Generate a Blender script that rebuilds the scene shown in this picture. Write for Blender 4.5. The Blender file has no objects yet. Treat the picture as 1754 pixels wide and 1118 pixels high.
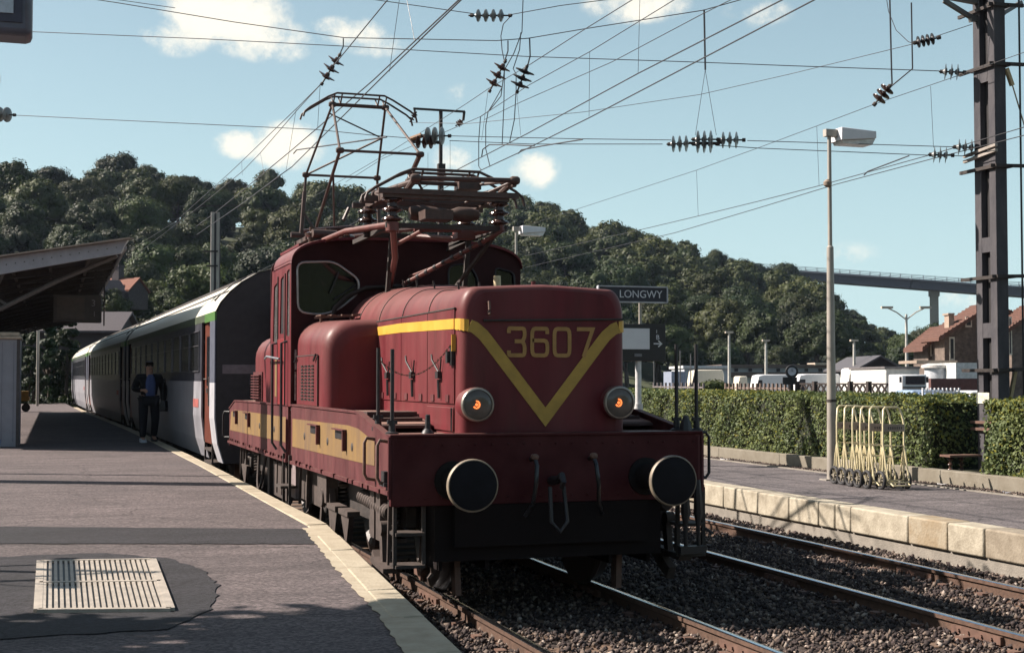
import bpy, bmesh, math, random
import numpy as np
from mathutils import Vector, Matrix
random.seed(7); rng = np.random.default_rng(7)
R = math.radians
scene = bpy.context.scene
# ------------------------------------------------------------------ camera
FPX, HCAM = 2400.0, 1.87                     # focal length in photo pixels, eye height over the rail tops
TH = math.atan(782 / 2400.0)                 # the view is turned 18 degrees right of the track
PT = math.atan(89 / 2400.0)
cam_d = bpy.data.cameras.new("camera"); cam = bpy.data.objects.new("camera", cam_d)
scene.collection.objects.link(cam); scene.camera = cam
cam_d.sensor_width = 36; cam_d.lens = 36 * FPX / 1754; cam_d.clip_start = .05; cam_d.clip_end = 4000
cam.location = (0, 0, HCAM); cam.rotation_euler = (math.pi / 2 + PT, 0, -TH)
# ------------------------------------------------------------------ sun, sky, exposure
SUN = Vector((-1.09, .57, 1.0)).normalized()   # towards the sun
EL = math.asin(SUN.z); AZ = math.atan2(SUN.x, SUN.y)
sd = bpy.data.lights.new("sun", 'SUN'); so = bpy.data.objects.new("sun", sd); scene.collection.objects.link(so)
sd.energy = 5.0; sd.angle = R(.5); sd.color = (1, .885, .79)
so.location = (-60, 30, 60); so.rotation_euler = (-SUN).to_track_quat('-Z', 'Y').to_euler()
scene.view_settings.view_transform = 'Standard'; scene.view_settings.look = 'None'
scene.view_settings.exposure = 1.08; scene.view_settings.gamma = 1
SKY_STRENGTH = .05
W = bpy.data.worlds.new("World"); scene.world = W; W.use_nodes = True
wn = W.node_tree.nodes; wl = W.node_tree.links; wn.clear()
CE = np.array([0, 0, HCAM])
FW = np.array([math.sin(TH) * math.cos(PT), math.cos(TH) * math.cos(PT), math.sin(PT)])
RT = np.array([math.cos(TH), -math.sin(TH), 0.]); UP = np.cross(RT, FW)
def ray(x, y): return FW * FPX + RT * (x - 877) + UP * (559 - y)
# survey helpers: where a measured sight line meets a real plane of the place
def on(x, y, ax, v):
    r = ray(x, y); t = (v - CE[ax]) / r[ax]; return CE + r * t
def oX(x, y, v): return tuple(float(q) for q in on(x, y, 0, v))
def oY(x, y, v): return tuple(float(q) for q in on(x, y, 1, v))
def oZ(x, y, v): return tuple(float(q) for q in on(x, y, 2, v))
def oD(x, y, d): r = ray(x, y); return tuple(float(q) for q in CE + r * (d / FPX))
def at(px, d):
    l = (px - 877) * d / FPX
    return (d * math.sin(TH) + l * math.cos(TH), d * math.cos(TH) - l * math.sin(TH))
def zat(py, d): return HCAM + (648 - py) * d / FPX
def W_(t, **k):
    n = wn.new(t)
    for a, b in k.items(): setattr(n, a, b)
    return n
sky = W_('ShaderNodeTexSky', sky_type='NISHITA', sun_disc=False, sun_elevation=EL, sun_rotation=AZ)
sky.air_density = 1.0; sky.dust_density = 2.2; sky.ozone_density = 1.0; sky.altitude = 300
tc = W_('ShaderNodeTexCoord')
nz = W_('ShaderNodeTexNoise'); nz.inputs['Scale'].default_value = 30; nz.inputs['Detail'].default_value = 9; nz.inputs['Roughness'].default_value = .66
nz2 = W_('ShaderNodeTexNoise'); nz2.inputs['Scale'].default_value = 5; nz2.inputs['Detail'].default_value = 5
wl.new(tc.outputs['Generated'], nz.inputs['Vector']); wl.new(tc.outputs['Generated'], nz2.inputs['Vector'])
def wmath(op, a, b=None, c=None, clamp=False):
    n = W_('ShaderNodeMath', operation=op, use_clamp=clamp)
    for i, v in enumerate((a, b, c)):
        if v is None: continue
        if isinstance(v, (int, float)): n.inputs[i].default_value = v
        else: wl.new(v, n.inputs[i])
    return n.outputs[0]
def direction(px, py):
    v = ray(px, py); return v / np.linalg.norm(v)
clouds = [(385, 25, 105, 52, 1.25), (300, 62, 60, 34, .8), (455, 70, 95, 36, .75), (595, 55, 62, 26, .95), (640, 78, 60, 22, .5), (410, 248, 42, 24, .75), (492, 250, 62, 40, .95), (915, 290, 42, 34, 1.0), (780, 275, 40, 30, .55), (1090, 8, 85, 32, .8), (1300, 22, 60, 26, .5),
          (795, 160, 42, 20, .4), (1460, 440, 50, 28, .35), (1660, 510, 60, 25, .45), (-300, 150, 150, 60, .9), (2200, 200, 160, 70, .9), (-900, 300, 200, 60, .9), (3000, 330, 220, 60, .8)]
tot = None
for px, py, rx, ry, g in clouds:
    d = direction(px, py)
    r_ = np.cross(d, [0, 0, 1.]); r_ /= np.linalg.norm(r_); u_ = np.cross(r_, d)
    def dot(vec):
        n = W_('ShaderNodeVectorMath', operation='DOT_PRODUCT'); wl.new(tc.outputs['Generated'], n.inputs[0]); n.inputs[1].default_value = tuple(vec); return n.outputs['Value']
    k = np.linalg.norm(ray(px, py))
    a = wmath('MULTIPLY', dot(r_), k / rx); b = wmath('MULTIPLY', dot(u_), k / ry)
    q = wmath('ADD', wmath('MULTIPLY', a, a), wmath('MULTIPLY', b, b))
    front = wmath('GREATER_THAN', dot(d), .5)
    m = wmath('MULTIPLY', wmath('SUBTRACT', 1.5, q, clamp=False), front)
    m = wmath('MULTIPLY', wmath('MAXIMUM', m, 0.0), g)
    tot = m if tot is None else wmath('MAXIMUM', tot, m)
nn = wmath('MULTIPLY', wmath('SUBTRACT', nz.outputs['Fac'], .5), 4.2)
cl = wmath('ADD', tot, wmath('MULTIPLY', nn, wmath('MINIMUM', wmath('MULTIPLY', tot, 2.0), 1.0)))
cm = W_('ShaderNodeMapRange'); cm.interpolation_type = 'SMOOTHSTEP'; wl.new(cl, cm.inputs[0]); cm.inputs[1].default_value = .10; cm.inputs[2].default_value = 1.7
mx = W_('ShaderNodeMix', data_type='RGBA'); wl.new(cm.outputs[0], mx.inputs['Factor'])
tint = W_('ShaderNodeMix', data_type='RGBA', blend_type='MULTIPLY'); tint.inputs['Factor'].default_value = 1; wl.new(sky.outputs[0], tint.inputs['A']); tint.inputs['B'].default_value = (1.0, 1.05, .98, 1)
veil = W_('ShaderNodeMix', data_type='RGBA'); sz_ = W_('ShaderNodeSeparateXYZ'); wl.new(tc.outputs['Generated'], sz_.inputs[0]); wl.new(wmath('MULTIPLY', wmath('EXPONENT', wmath('MULTIPLY', wmath('MAXIMUM', sz_.outputs['Z'], 0.0), -3.6)), .78), veil.inputs['Factor']); wl.new(tint.outputs['Result'], veil.inputs['A']); veil.inputs['B'].default_value = (7.1, 9.9, 10.5, 1)
wl.new(veil.outputs['Result'], mx.inputs['A']); mx.inputs['B'].default_value = (11.2, 10.5, 9.0, 1)
bg = W_('ShaderNodeBackground'); bg.inputs['Strength'].default_value = SKY_STRENGTH; wl.new(mx.outputs['Result'], bg.inputs['Color'])
wo = W_('ShaderNodeOutputWorld'); wl.new(bg.outputs[0], wo.inputs[0])

# ------------------------------------------------------------------ materials
MATS = {}
def mat(name, col, rough=.6, metal=0, var=.25, scale=8, bump=0, bscale=60, col2=None, dust=0, dustcol=(.30, .26, .20), spec=.5, detail=4, rand=0, trans=0, stretch=(1, 1, 1)):
    if name in MATS: return MATS[name]
    m = bpy.data.materials.new(name); m.use_nodes = True; N = m.node_tree.nodes; L = m.node_tree.links
    b = N['Principled BSDF']; b.inputs['Roughness'].default_value = rough; b.inputs['Metallic'].default_value = metal
    b.inputs['Specular IOR Level'].default_value = spec
    t = N.new('ShaderNodeTexCoord'); mp = N.new('ShaderNodeMapping'); mp.inputs['Scale'].default_value = stretch
    L.new(t.outputs['Object'], mp.inputs[0])
    n = N.new('ShaderNodeTexNoise'); n.inputs['Scale'].default_value = scale; n.inputs['Detail'].default_value = detail; n.inputs['Roughness'].default_value = .65
    L.new(mp.outputs[0], n.inputs['Vector'])
    r = N.new('ShaderNodeMapRange'); r.inputs[1].default_value = .3; r.inputs[2].default_value = .7; L.new(n.outputs['Fac'], r.inputs[0])
    x = N.new('ShaderNodeMix'); x.data_type = 'RGBA'; L.new(r.outputs[0], x.inputs['Factor'])
    c2 = col2 or tuple(min(1, c * (1 + var)) for c in col); c1 = col if col2 else tuple(c * (1 - var) for c in col)
    x.inputs['A'].default_value = (*c1, 1); x.inputs['B'].default_value = (*c2, 1)
    out = x.outputs['Result']
    if dust:
        g = N.new('ShaderNodeNewGeometry'); s = N.new('ShaderNodeSeparateXYZ'); L.new(g.outputs['Normal'], s.inputs[0])
        n3 = N.new('ShaderNodeTexNoise'); n3.inputs['Scale'].default_value = 3; n3.inputs['Detail'].default_value = 6; L.new(mp.outputs[0], n3.inputs['Vector'])
        a = N.new('ShaderNodeMath'); a.operation = 'MULTIPLY_ADD'; a.use_clamp = True; L.new(s.outputs['Z'], a.inputs[0]); a.inputs[1].default_value = 1.1; n4 = N.new('ShaderNodeMath'); n4.operation = 'MULTIPLY_ADD'; L.new(n3.outputs['Fac'], n4.inputs[0]); n4.inputs[1].default_value = 1.2; n4.inputs[2].default_value = -.42; L.new(n4.outputs[0], a.inputs[2])
        q = N.new('ShaderNodeMath'); q.operation = 'MULTIPLY'; L.new(a.outputs[0], q.inputs[0]); q.inputs[1].default_value = dust
        y = N.new('ShaderNodeMix'); y.data_type = 'RGBA'; L.new(q.outputs[0], y.inputs['Factor']); L.new(out, y.inputs['A']); y.inputs['B'].default_value = (*dustcol, 1)
        out = y.outputs['Result']
    if rand:
        oi = N.new('ShaderNodeObjectInfo'); h = N.new('ShaderNodeHueSaturation'); L.new(out, h.inputs['Color'])
        mr = N.new('ShaderNodeMapRange'); L.new(oi.outputs['Random'], mr.inputs[0]); mr.inputs[3].default_value = 1 - rand; mr.inputs[4].default_value = 1 + rand
        L.new(mr.outputs[0], h.inputs['Value'])
        w = N.new('ShaderNodeTexWhiteNoise'); w.noise_dimensions = '1D'; L.new(oi.outputs['Random'], w.inputs['W'])
        mr2 = N.new('ShaderNodeMapRange'); L.new(w.outputs['Value'], mr2.inputs[0]); mr2.inputs[3].default_value = .47; mr2.inputs[4].default_value = .525
        L.new(mr2.outputs[0], h.inputs['Hue']); out = h.outputs['Color']
    L.new(out, b.inputs['Base Color'])
    rr = N.new('ShaderNodeMapRange'); L.new(n.outputs['Fac'], rr.inputs[0]); rr.inputs[3].default_value = max(.03, rough - .12); rr.inputs[4].default_value = min(1, rough + .12); L.new(rr.outputs[0], b.inputs['Roughness'])
    if bump:
        n2 = N.new('ShaderNodeTexNoise'); n2.inputs['Scale'].default_value = bscale; n2.inputs['Detail'].default_value = 5; L.new(mp.outputs[0], n2.inputs['Vector'])
        bb = N.new('ShaderNodeBump'); bb.inputs['Strength'].default_value = bump; bb.inputs['Distance'].default_value = .02; L.new(n2.outputs['Fac'], bb.inputs['Height']); L.new(bb.outputs[0], b.inputs['Normal'])
    if trans: b.inputs['Subsurface Weight'].default_value = 0
    MATS[name] = m; return m
def leafmat(name, c1, c2, scale=.5, rand=.25, tr=.25):
    m = mat(name, c1, rough=.6, col2=c2, scale=scale, rand=rand, spec=.25, detail=5)
    N = m.node_tree.nodes; L = m.node_tree.links; b = N['Principled BSDF']; o = N['Material Output']
    src = b.inputs['Base Color'].links[0].from_socket
    t = N.new('ShaderNodeBsdfTranslucent'); L.new(src, t.inputs[0]); x = N.new('ShaderNodeMixShader'); x.inputs[0].default_value = tr
    L.new(b.outputs[0], x.inputs[1]); L.new(t.outputs[0], x.inputs[2]); L.new(x.outputs[0], o.inputs[0]); return m
def glassmat(name, tint=(.10, .12, .14), trans=.5, rough=.03):
    m = bpy.data.materials.new(name); m.use_nodes = True; N = m.node_tree.nodes; L = m.node_tree.links
    o = N['Material Output']; N.remove(N['Principled BSDF'])
    g = N.new('ShaderNodeBsdfGlossy'); g.inputs['Roughness'].default_value = rough; g.inputs['Color'].default_value = (.9, .95, 1, 1)
    t = N.new('ShaderNodeBsdfTransparent'); t.inputs[0].default_value = (trans, trans, trans * 1.03, 1)
    d = N.new('ShaderNodeBsdfDiffuse'); d.inputs[0].default_value = (*tint, 1)
    a = N.new('ShaderNodeMixShader'); a.inputs[0].default_value = .15; L.new(t.outputs[0], a.inputs[1]); L.new(d.outputs[0], a.inputs[2])
    f = N.new('ShaderNodeFresnel'); f.inputs[0].default_value = 1.55
    x = N.new('ShaderNodeMixShader'); L.new(f.outputs[0], x.inputs[0]); L.new(a.outputs[0], x.inputs[1]); L.new(g.outputs[0], x.inputs[2]); L.new(x.outputs[0], o.inputs[0])
    MATS[name] = m; return m
def emis(name, col, s):
    m = bpy.data.materials.new(name); m.use_nodes = True; b = m.node_tree.nodes['Principled BSDF']
    b.inputs['Emission Color'].default_value = (*col, 1); b.inputs['Emission Strength'].default_value = s; b.inputs['Base Color'].default_value = (*col, 1); return m
maroon = mat('maroon_paint', (.116, .0175, .023), rough=.46, var=.30, scale=4.5, spec=.2, dust=.42, dustcol=(.21, .125, .105), bump=.35, bscale=3.2, detail=9, stretch=(1, 1, .22))
maroon_d = mat('dirty_maroon_paint', (.085, .024, .027), spec=.18, rough=.65, var=.38, scale=6, stretch=(1, 1, .25), dust=.42, dustcol=(.16, .092, .075), bump=.1, bscale=30, detail=8)
yellow = mat('yellow_paint', (.56, .31, .03), rough=.5, var=.12, scale=6, dust=.12)
yellow_d = mat('dirty_yellow_paint', (.25, .155, .05), rough=.65, spec=.2, col2=(.135, .088, .055), scale=2.5, dust=.3, dustcol=(.12, .085, .07), detail=8, stretch=(1, 1, .35))
grime = mat('grimy_iron', (.028, .022, .020), rough=.75, var=.4, scale=12, dust=.25, dustcol=(.12, .085, .065), bump=.3, bscale=40)
brown = mat('brown_iron', (.115, .062, .045), rough=.7, var=.35, scale=14, dust=.2, dustcol=(.2, .14, .1))
panto_m = mat('pantograph_steel', (.060, .036, .030), rough=.55, var=.4, scale=20, dust=.2, dustcol=(.17, .125, .09))
black = mat('black_metal', (.016, .015, .017), rough=.5, var=.3)
rubber = mat('black_rubber', (.02, .02, .022), rough=.7, var=.3)
steel = mat('worn_steel', (.35, .33, .31), rough=.35, metal=1, var=.2, scale=30)
railtop = mat('rail_running_surface', (.62, .66, .72), rough=.2, metal=1, var=.12, scale=40)
railside = mat('rusty_rail_side', (.085, .048, .032), rough=.75, var=.35, scale=20, bump=.2)
porcelain = mat('brown_porcelain', (.055, .030, .024), rough=.18, var=.2)
glassins = mat('dusty_glass_insulator', (.16, .17, .17), rough=.3, var=.3)
wirem = mat('copper_wire', (.035, .035, .04), rough=.5, var=.2)
concrete = mat('weathered_concrete', (.22, .20, .17), rough=.9, var=.25, scale=5, bump=.4, bscale=50, detail=8)
concrete_d = mat('dark_concrete', (.050, .049, .056), rough=.95, spec=.2, col2=(.095, .09, .095), scale=4, bump=.4, bscale=30, detail=8, stretch=(1, 1, .4))
kerbm = mat('cream_kerb_stone', (.235, .205, .155), rough=.9, spec=.2, col2=(.45, .41, .325), scale=5, bump=.35, bscale=40, detail=9)
paintkerb = mat('cream_painted_kerb', (.30, .255, .185), rough=.85, spec=.2, col2=(.42, .37, .28), scale=7, bump=.3, bscale=50, detail=9)
whitem = mat('white_paint', (.66, .66, .68), rough=.5, var=.06, scale=3)
greym = mat('light_grey_paint', (.28, .29, .33), rough=.5, var=.1, scale=3)
galv = mat('galvanised_pole', (.32, .295, .26), rough=.5, metal=.2, var=.2, scale=5, stretch=(1, 1, .3))
navy = mat('navy_enamel', (.012, .014, .03), rough=.35, var=.2)
tan = mat('tan_number_paint', (.36, .20, .06), rough=.6, var=.15, scale=12)
cream_t = mat('cream_trolley_tube', (.58, .51, .32), rough=.4, var=.1)
skin = mat('skin', (.42, .24, .17), rough=.55, var=.08)
glass = glassmat('window_glass', tint=(.012, .016, .035), trans=.26)
coachglass = mat('coach_window_glass', (.008, .009, .012), rough=.3, var=.2, spec=.12)
lampglass = mat('headlight_glass', (.10, .085, .075), rough=.15, var=.2)
brickm = mat('dark_brick', (.12, .092, .075), rough=.95, var=.45, scale=5, bump=.5, bscale=9, detail=9)
tile = mat('red_roof_tiles', (.105, .05, .036), rough=.85, var=.3, scale=6, bump=.4, bscale=12)
wood = mat('timber', (.14, .09, .06), rough=.8, var=.3, stretch=(1, 8, 1))
wire_g = mat('grey_steel', (.12, .12, .12), rough=.5, metal=.4, var=.2)

# ------------------------------------------------------------------ mesh builder
class MB:
    def __init__(s): s.v = []; s.f = []; s.sm = []; s.mi = []; s.cm = 0
    def add(s, vs, fs, smooth=False):
        o = len(s.v); s.v += [tuple(map(float, v)) for v in vs]
        for f in fs: s.f.append(tuple(i + o for i in f)); s.sm.append(smooth); s.mi.append(s.cm)
        return s
    def box(s, x0, x1, y0, y1, z0, z1):
        return s.add([(x0, y0, z0), (x1, y0, z0), (x1, y1, z0), (x0, y1, z0), (x0, y0, z1), (x1, y0, z1), (x1, y1, z1), (x0, y1, z1)],
                     [(0, 3, 2, 1), (4, 5, 6, 7), (0, 1, 5, 4), (1, 2, 6, 5), (2, 3, 7, 6), (3, 0, 4, 7)])
    def obox(s, c, ax, ay, az):     # centre and three half vectors
        c, ax, ay, az = map(Vector, (c, ax, ay, az)); vs = []
        for k in (-1, 1):
            for i, j in ((-1, -1), (1, -1), (1, 1), (-1, 1)): vs.append(c + ax * i + ay * j + az * k)
        return s.add(vs, [(0, 3, 2, 1), (4, 5, 6, 7), (0, 1, 5, 4), (1, 2, 6, 5), (2, 3, 7, 6), (3, 0, 4, 7)])
    def bar(s, a, b, w, h=None, up=(0, 0, 1)):
        a, b = Vector(a), Vector(b); d = (b - a); l = d.length; d.normalize(); u = Vector(up)
        if abs(d.dot(u)) > .98: u = Vector((0, 1, 0))
        r = d.cross(u).normalized(); u = r.cross(d); h = h or w
        return s.obox((a + b) / 2, d * l / 2, r * w / 2, u * h / 2)
    def tube(s, pts, r, n=8, caps=True):
        pts = [Vector(p) for p in pts]; m = len(pts); rs = r if isinstance(r, (list, tuple)) else [r] * m
        vs = []; fs = []; ref = None
        for i, p in enumerate(pts):
            d = (pts[min(i + 1, m - 1)] - pts[max(i - 1, 0)]).normalized()
            if ref is None:
                ref = Vector((0, 0, 1)) if abs(d.z) < .9 else Vector((1, 0, 0))
                a = d.cross(ref).normalized()
            else:
                a = (a - d * a.dot(d)).normalized()
            b = d.cross(a)
            for k in range(n):
                t = 2 * math.pi * k / n; vs.append(p + (a * math.cos(t) + b * math.sin(t)) * rs[i])
        for i in range(m - 1):
            for k in range(n):
                k2 = (k + 1) % n; fs.append((i * n + k, i * n + k2, (i + 1) * n + k2, (i + 1) * n + k))
        s.add(vs, fs, True)
        if caps:
            o = len(s.v) - len(vs)
            s.f.append(tuple(o + k for k in range(n))[::-1]); s.sm.append(False); s.mi.append(s.cm)
            s.f.append(tuple(o + (m - 1) * n + k for k in range(n))); s.sm.append(False); s.mi.append(s.cm)
        return s
    def lathe(s, a, d, prof, n=20):   # prof: list of (along, radius)
        a, d = Vector(a), Vector(d).normalized(); ref = Vector((0, 0, 1)) if abs(d.z) < .9 else Vector((1, 0, 0))
        u = d.cross(ref).normalized(); w = d.cross(u); vs = []; fs = []
        for t, r in prof:
            for k in range(n):
                q = 2 * math.pi * k / n; vs.append(a + d * t + (u * math.cos(q) + w * math.sin(q)) * r)
        for i in range(len(prof) - 1):
            for k in range(n):
                k2 = (k + 1) % n; fs.append((i * n + k, i * n + k2, (i + 1) * n + k2, (i + 1) * n + k))
        fs.append(tuple(range(n))[::-1]); fs.append(tuple((len(prof) - 1) * n + k for k in range(n)))
        return s.add(vs, fs, True)
    def loft(s, rings, smooth=True, caps=True, closed=True):
        n = len(rings[0]); vs = [p for r in rings for p in r]; fs = []
        for i in range(len(rings) - 1):
            for k in range(n if closed else n - 1):
                k2 = (k + 1) % n; fs.append((i * n + k, i * n + k2, (i + 1) * n + k2, (i + 1) * n + k))
        s.add(vs, fs, smooth)
        if caps: s.add(rings[0], [tuple(range(n))[::-1]]); s.add(rings[-1], [tuple(range(n))])
        return s
    def prism(s, poly, vec):        # polygon of 3D points extruded along vec
        vec = Vector(vec); n = len(poly); a = [Vector(p) for p in poly]; b = [p + vec for p in a]
        return s.add(a + b, [tuple(range(n))[::-1], tuple(range(n, 2 * n))] + [(i, (i + 1) % n, n + (i + 1) % n, n + i) for i in range(n)])
    def strip(s, pts, w, nrm, th=.003):
        pts = [Vector(p) for p in pts]; nrm = Vector(nrm).normalized(); L = []; Rr = []; m = len(pts)
        for i, p in enumerate(pts):
            d1 = (pts[i] - pts[i - 1]).normalized() if i else None; d2 = (pts[i + 1] - pts[i]).normalized() if i < m - 1 else None
            if d1 is None: d1 = d2
            if d2 is None: d2 = d1
            a = nrm.cross(d1).normalized(); b = nrm.cross(d2).normalized(); c = (a + b).normalized(); k = 1 / max(.35, c.dot(a))
            L.append(p + c * w / 2 * k); Rr.append(p - c * w / 2 * k)
        for i in range(m - 1):
            s.prism([L[i], Rr[i], Rr[i + 1], L[i + 1]], nrm * th)
        return s
COL = scene.collection; OFF = {}
def mesh_of(mb, m, name):
    me = bpy.data.meshes.new(name); me.from_pydata(mb.v, [], mb.f)
    me.polygons.foreach_set('use_smooth', mb.sm)
    if isinstance(m, (list, tuple)):
        for q in m: me.materials.append(q)
        me.polygons.foreach_set('material_index', mb.mi)
    else: me.materials.append(m)
    bm = bmesh.new(); bm.from_mesh(me); bmesh.ops.recalc_face_normals(bm, faces=bm.faces); bm.to_mesh(me); bm.free()
    return me
def smooth_angle(me, ang=40):
    try: me.set_sharp_from_angle(angle=R(ang))
    except Exception: pass
def part(name, mb, m, parent, bevel=0):
    off = Vector(OFF[parent.name]); mb.v = [(x - off.x, y - off.y, z - off.z) for x, y, z in mb.v]
    me = mesh_of(mb, m, name); smooth_angle(me); o = bpy.data.objects.new(name, me); COL.objects.link(o); o.parent = parent; OFF[o.name] = off
    if bevel:
        b = o.modifiers.new('bevel', 'BEVEL'); b.width = bevel; b.segments = 2; b.limit_method = 'ANGLE'; b.angle_limit = R(40)
    return o
def tag(o, label=None, cat=None, group=None, kind=None):
    if label: o['label'] = label
    if cat: o['category'] = cat
    if group: o['group'] = group
    if kind: o['kind'] = kind
    return o
def thing(name, label, cat, loc=(0, 0, 0), group=None):
    o = bpy.data.objects.new(name, None); COL.objects.link(o); o.location = loc; o.empty_display_size = .2
    OFF[o.name] = Vector(loc); return tag(o, label, cat, group)
def solo(name, mb, m, label=None, cat=None, group=None, kind=None, bevel=0, origin=None):
    if origin is None:
        xs = [p[0] for p in mb.v]; ys = [p[1] for p in mb.v]; zs = [p[2] for p in mb.v]; origin = ((min(xs) + max(xs)) / 2, (min(ys) + max(ys)) / 2, min(zs))
    if kind == 'structure': origin = (0, 0, 0)
    ox, oy, oz = origin; mb.v = [(x - ox, y - oy, z - oz) for x, y, z in mb.v]
    me = mesh_of(mb, m, name); smooth_angle(me); o = bpy.data.objects.new(name, me); COL.objects.link(o); o.location = origin; OFF[o.name] = Vector(origin)
    if bevel:
        b = o.modifiers.new('bevel', 'BEVEL'); b.width = bevel; b.segments = 2; b.limit_method = 'ANGLE'; b.angle_limit = R(40)
    return tag(o, label, cat, group, kind)
def copy_tree(o, loc=None, rz=None, label=None, group=None, parent=None):
    c = o.copy(); COL.objects.link(c); OFF[c.name] = OFF.get(o.name, Vector())
    if parent is not None: c.parent = parent
    for ch in o.children: copy_tree(ch, parent=c)
    if loc is not None: c.location = loc
    if rz is not None: c.rotation_euler = (0, 0, rz)
    if label: c['label'] = label
    if group: c['group'] = group
    return c
def dup_part(o, dx=0, dy=0, dz=0, parent=None, mirror=None):
    c = o.copy(); COL.objects.link(c); c.location = o.location + Vector((dx, dy, dz)); c.parent = parent or o.parent; OFF[c.name] = OFF[o.name]
    for ch in o.children:
        d = ch.copy(); COL.objects.link(d); d.parent = c; OFF[d.name] = OFF[ch.name]
    return c
def plate_mesh(outer, holes, th):      # 2D outline with holes -> mesh data in XY, thickness along Z
    cu = bpy.data.curves.new('plate', 'CURVE'); cu.dimensions = '2D'; cu.fill_mode = 'BOTH'; cu.extrude = th / 2
    for poly in [outer] + holes:
        sp = cu.splines.new('POLY'); sp.points.add(len(poly) - 1); sp.use_cyclic_u = True
        for i, p in enumerate(poly): sp.points[i].co = (p[0], p[1], 0, 1)
    o = bpy.data.objects.new('tmp', cu); COL.objects.link(o); dg = bpy.context.evaluated_depsgraph_get()
    me = o.evaluated_get(dg).to_mesh(); vs = [tuple(v.co) for v in me.vertices]; fs = [tuple(p.vertices) for p in me.polygons]
    bpy.data.objects.remove(o); bpy.data.curves.remove(cu); return vs, fs
def text_mesh(txt, size, th=.004, sx=1):
    cu = bpy.data.curves.new('t', 'FONT'); cu.body = txt; cu.size = size; cu.extrude = th; cu.align_x = 'CENTER'; cu.align_y = 'CENTER'; cu.offset = .0
    o = bpy.data.objects.new('tmp', cu); COL.objects.link(o); dg = bpy.context.evaluated_depsgraph_get()
    me = o.evaluated_get(dg).to_mesh(); vs = [(v.co.x * sx, v.co.y, v.co.z) for v in me.vertices]; fs = [tuple(p.vertices) for p in me.polygons]
    bpy.data.objects.remove(o); bpy.data.curves.remove(cu); return vs, fs
def round_poly(pts, r, n=4):
    out = []; m = len(pts)
    for i in range(m):
        p = Vector((*pts[i], 0)); a = Vector((*pts[i - 1], 0)); b = Vector((*pts[(i + 1) % m], 0))
        da = (a - p); db = (b - p); rr = min(r, da.length * .45, db.length * .45); s = p + da.normalized() * rr; e = p + db.normalized() * rr
        for k in range(n + 1):
            t = k / n; q = s * (1 - t) ** 2 + p * 2 * t * (1 - t) + e * t * t; out.append((q.x, q.y))
    return out
def fast_mesh(name, V, F, m, matidx=None):
    me = bpy.data.meshes.new(name); n, k = F.shape
    me.vertices.add(len(V)); me.vertices.foreach_set('co', np.ascontiguousarray(V, dtype=np.float32).ravel())
    me.loops.add(n * k); me.loops.foreach_set('vertex_index', np.ascontiguousarray(F, dtype=np.int32).ravel())
    me.polygons.add(n); me.polygons.foreach_set('loop_start', np.arange(0, n * k, k, dtype=np.int32))
    for q in (m if isinstance(m, (list, tuple)) else [m]): me.materials.append(q)
    if matidx is not None: me.polygons.foreach_set('material_index', matidx.astype(np.int32))
    me.update(calc_edges=True); me.validate(); return me
def leaves(C, Nn, size, aspect=.6, sat=None):
    """quads centred on C facing N with random spin; returns V,F"""
    n = len(C); Nn = Nn / (np.linalg.norm(Nn, axis=1, keepdims=True) + 1e-9)
    h = rng.normal(size=(n, 3)); u = np.cross(Nn, h); u /= (np.linalg.norm(u, axis=1, keepdims=True) + 1e-9); v = np.cross(Nn, u)
    s = (size * rng.uniform(.6, 1.3, n))[:, None]; u = u * s; v = v * s * aspect
    V = np.stack([C - u, C - v * 1.0, C + u, C + v], 1).reshape(-1, 3); F = np.arange(4 * n).reshape(-1, 4); return V, F
# ================================================================== SETTING
GY = [-30, 26, 32, 43, 54, 64, 77, 92, 130, 200]; GV = [0, 0, .10, .52, .86, 1.2, 1.5, 1.75, 2.6, 4.5]
def curve_off(y): return -float(np.interp(y, GY, GV))
Z1, Z2 = .5, .33            # surfaces of the near and the far platform
ballm = mat('ballast_dirt', (.035, .025, .020), rough=.95, col2=(.075, .055, .044), scale=22, bump=.8, bscale=45, detail=8)
dirt = mat('dry_earth', (.08, .07, .045), rough=.95, col2=(.06, .07, .035), scale=.12, bump=.4, bscale=6, detail=8)
g = MB(); g.box(-1500, 1500, -300, 2500, -.6, -.30); solo('ground', g, dirt, kind='structure')
b = MB(); ys = list(np.arange(-12, 140, 2.0))
b.loft([[(1.4 + curve_off(y), y, -.29), (2.2 + curve_off(y), y, -.15), (9.1 + curve_off(y), y, -.15), (9.6 + curve_off(y), y, -.29)] for y in ys], closed=False, caps=False); solo('ballast_bed', b, ballm, kind='structure')
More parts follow.
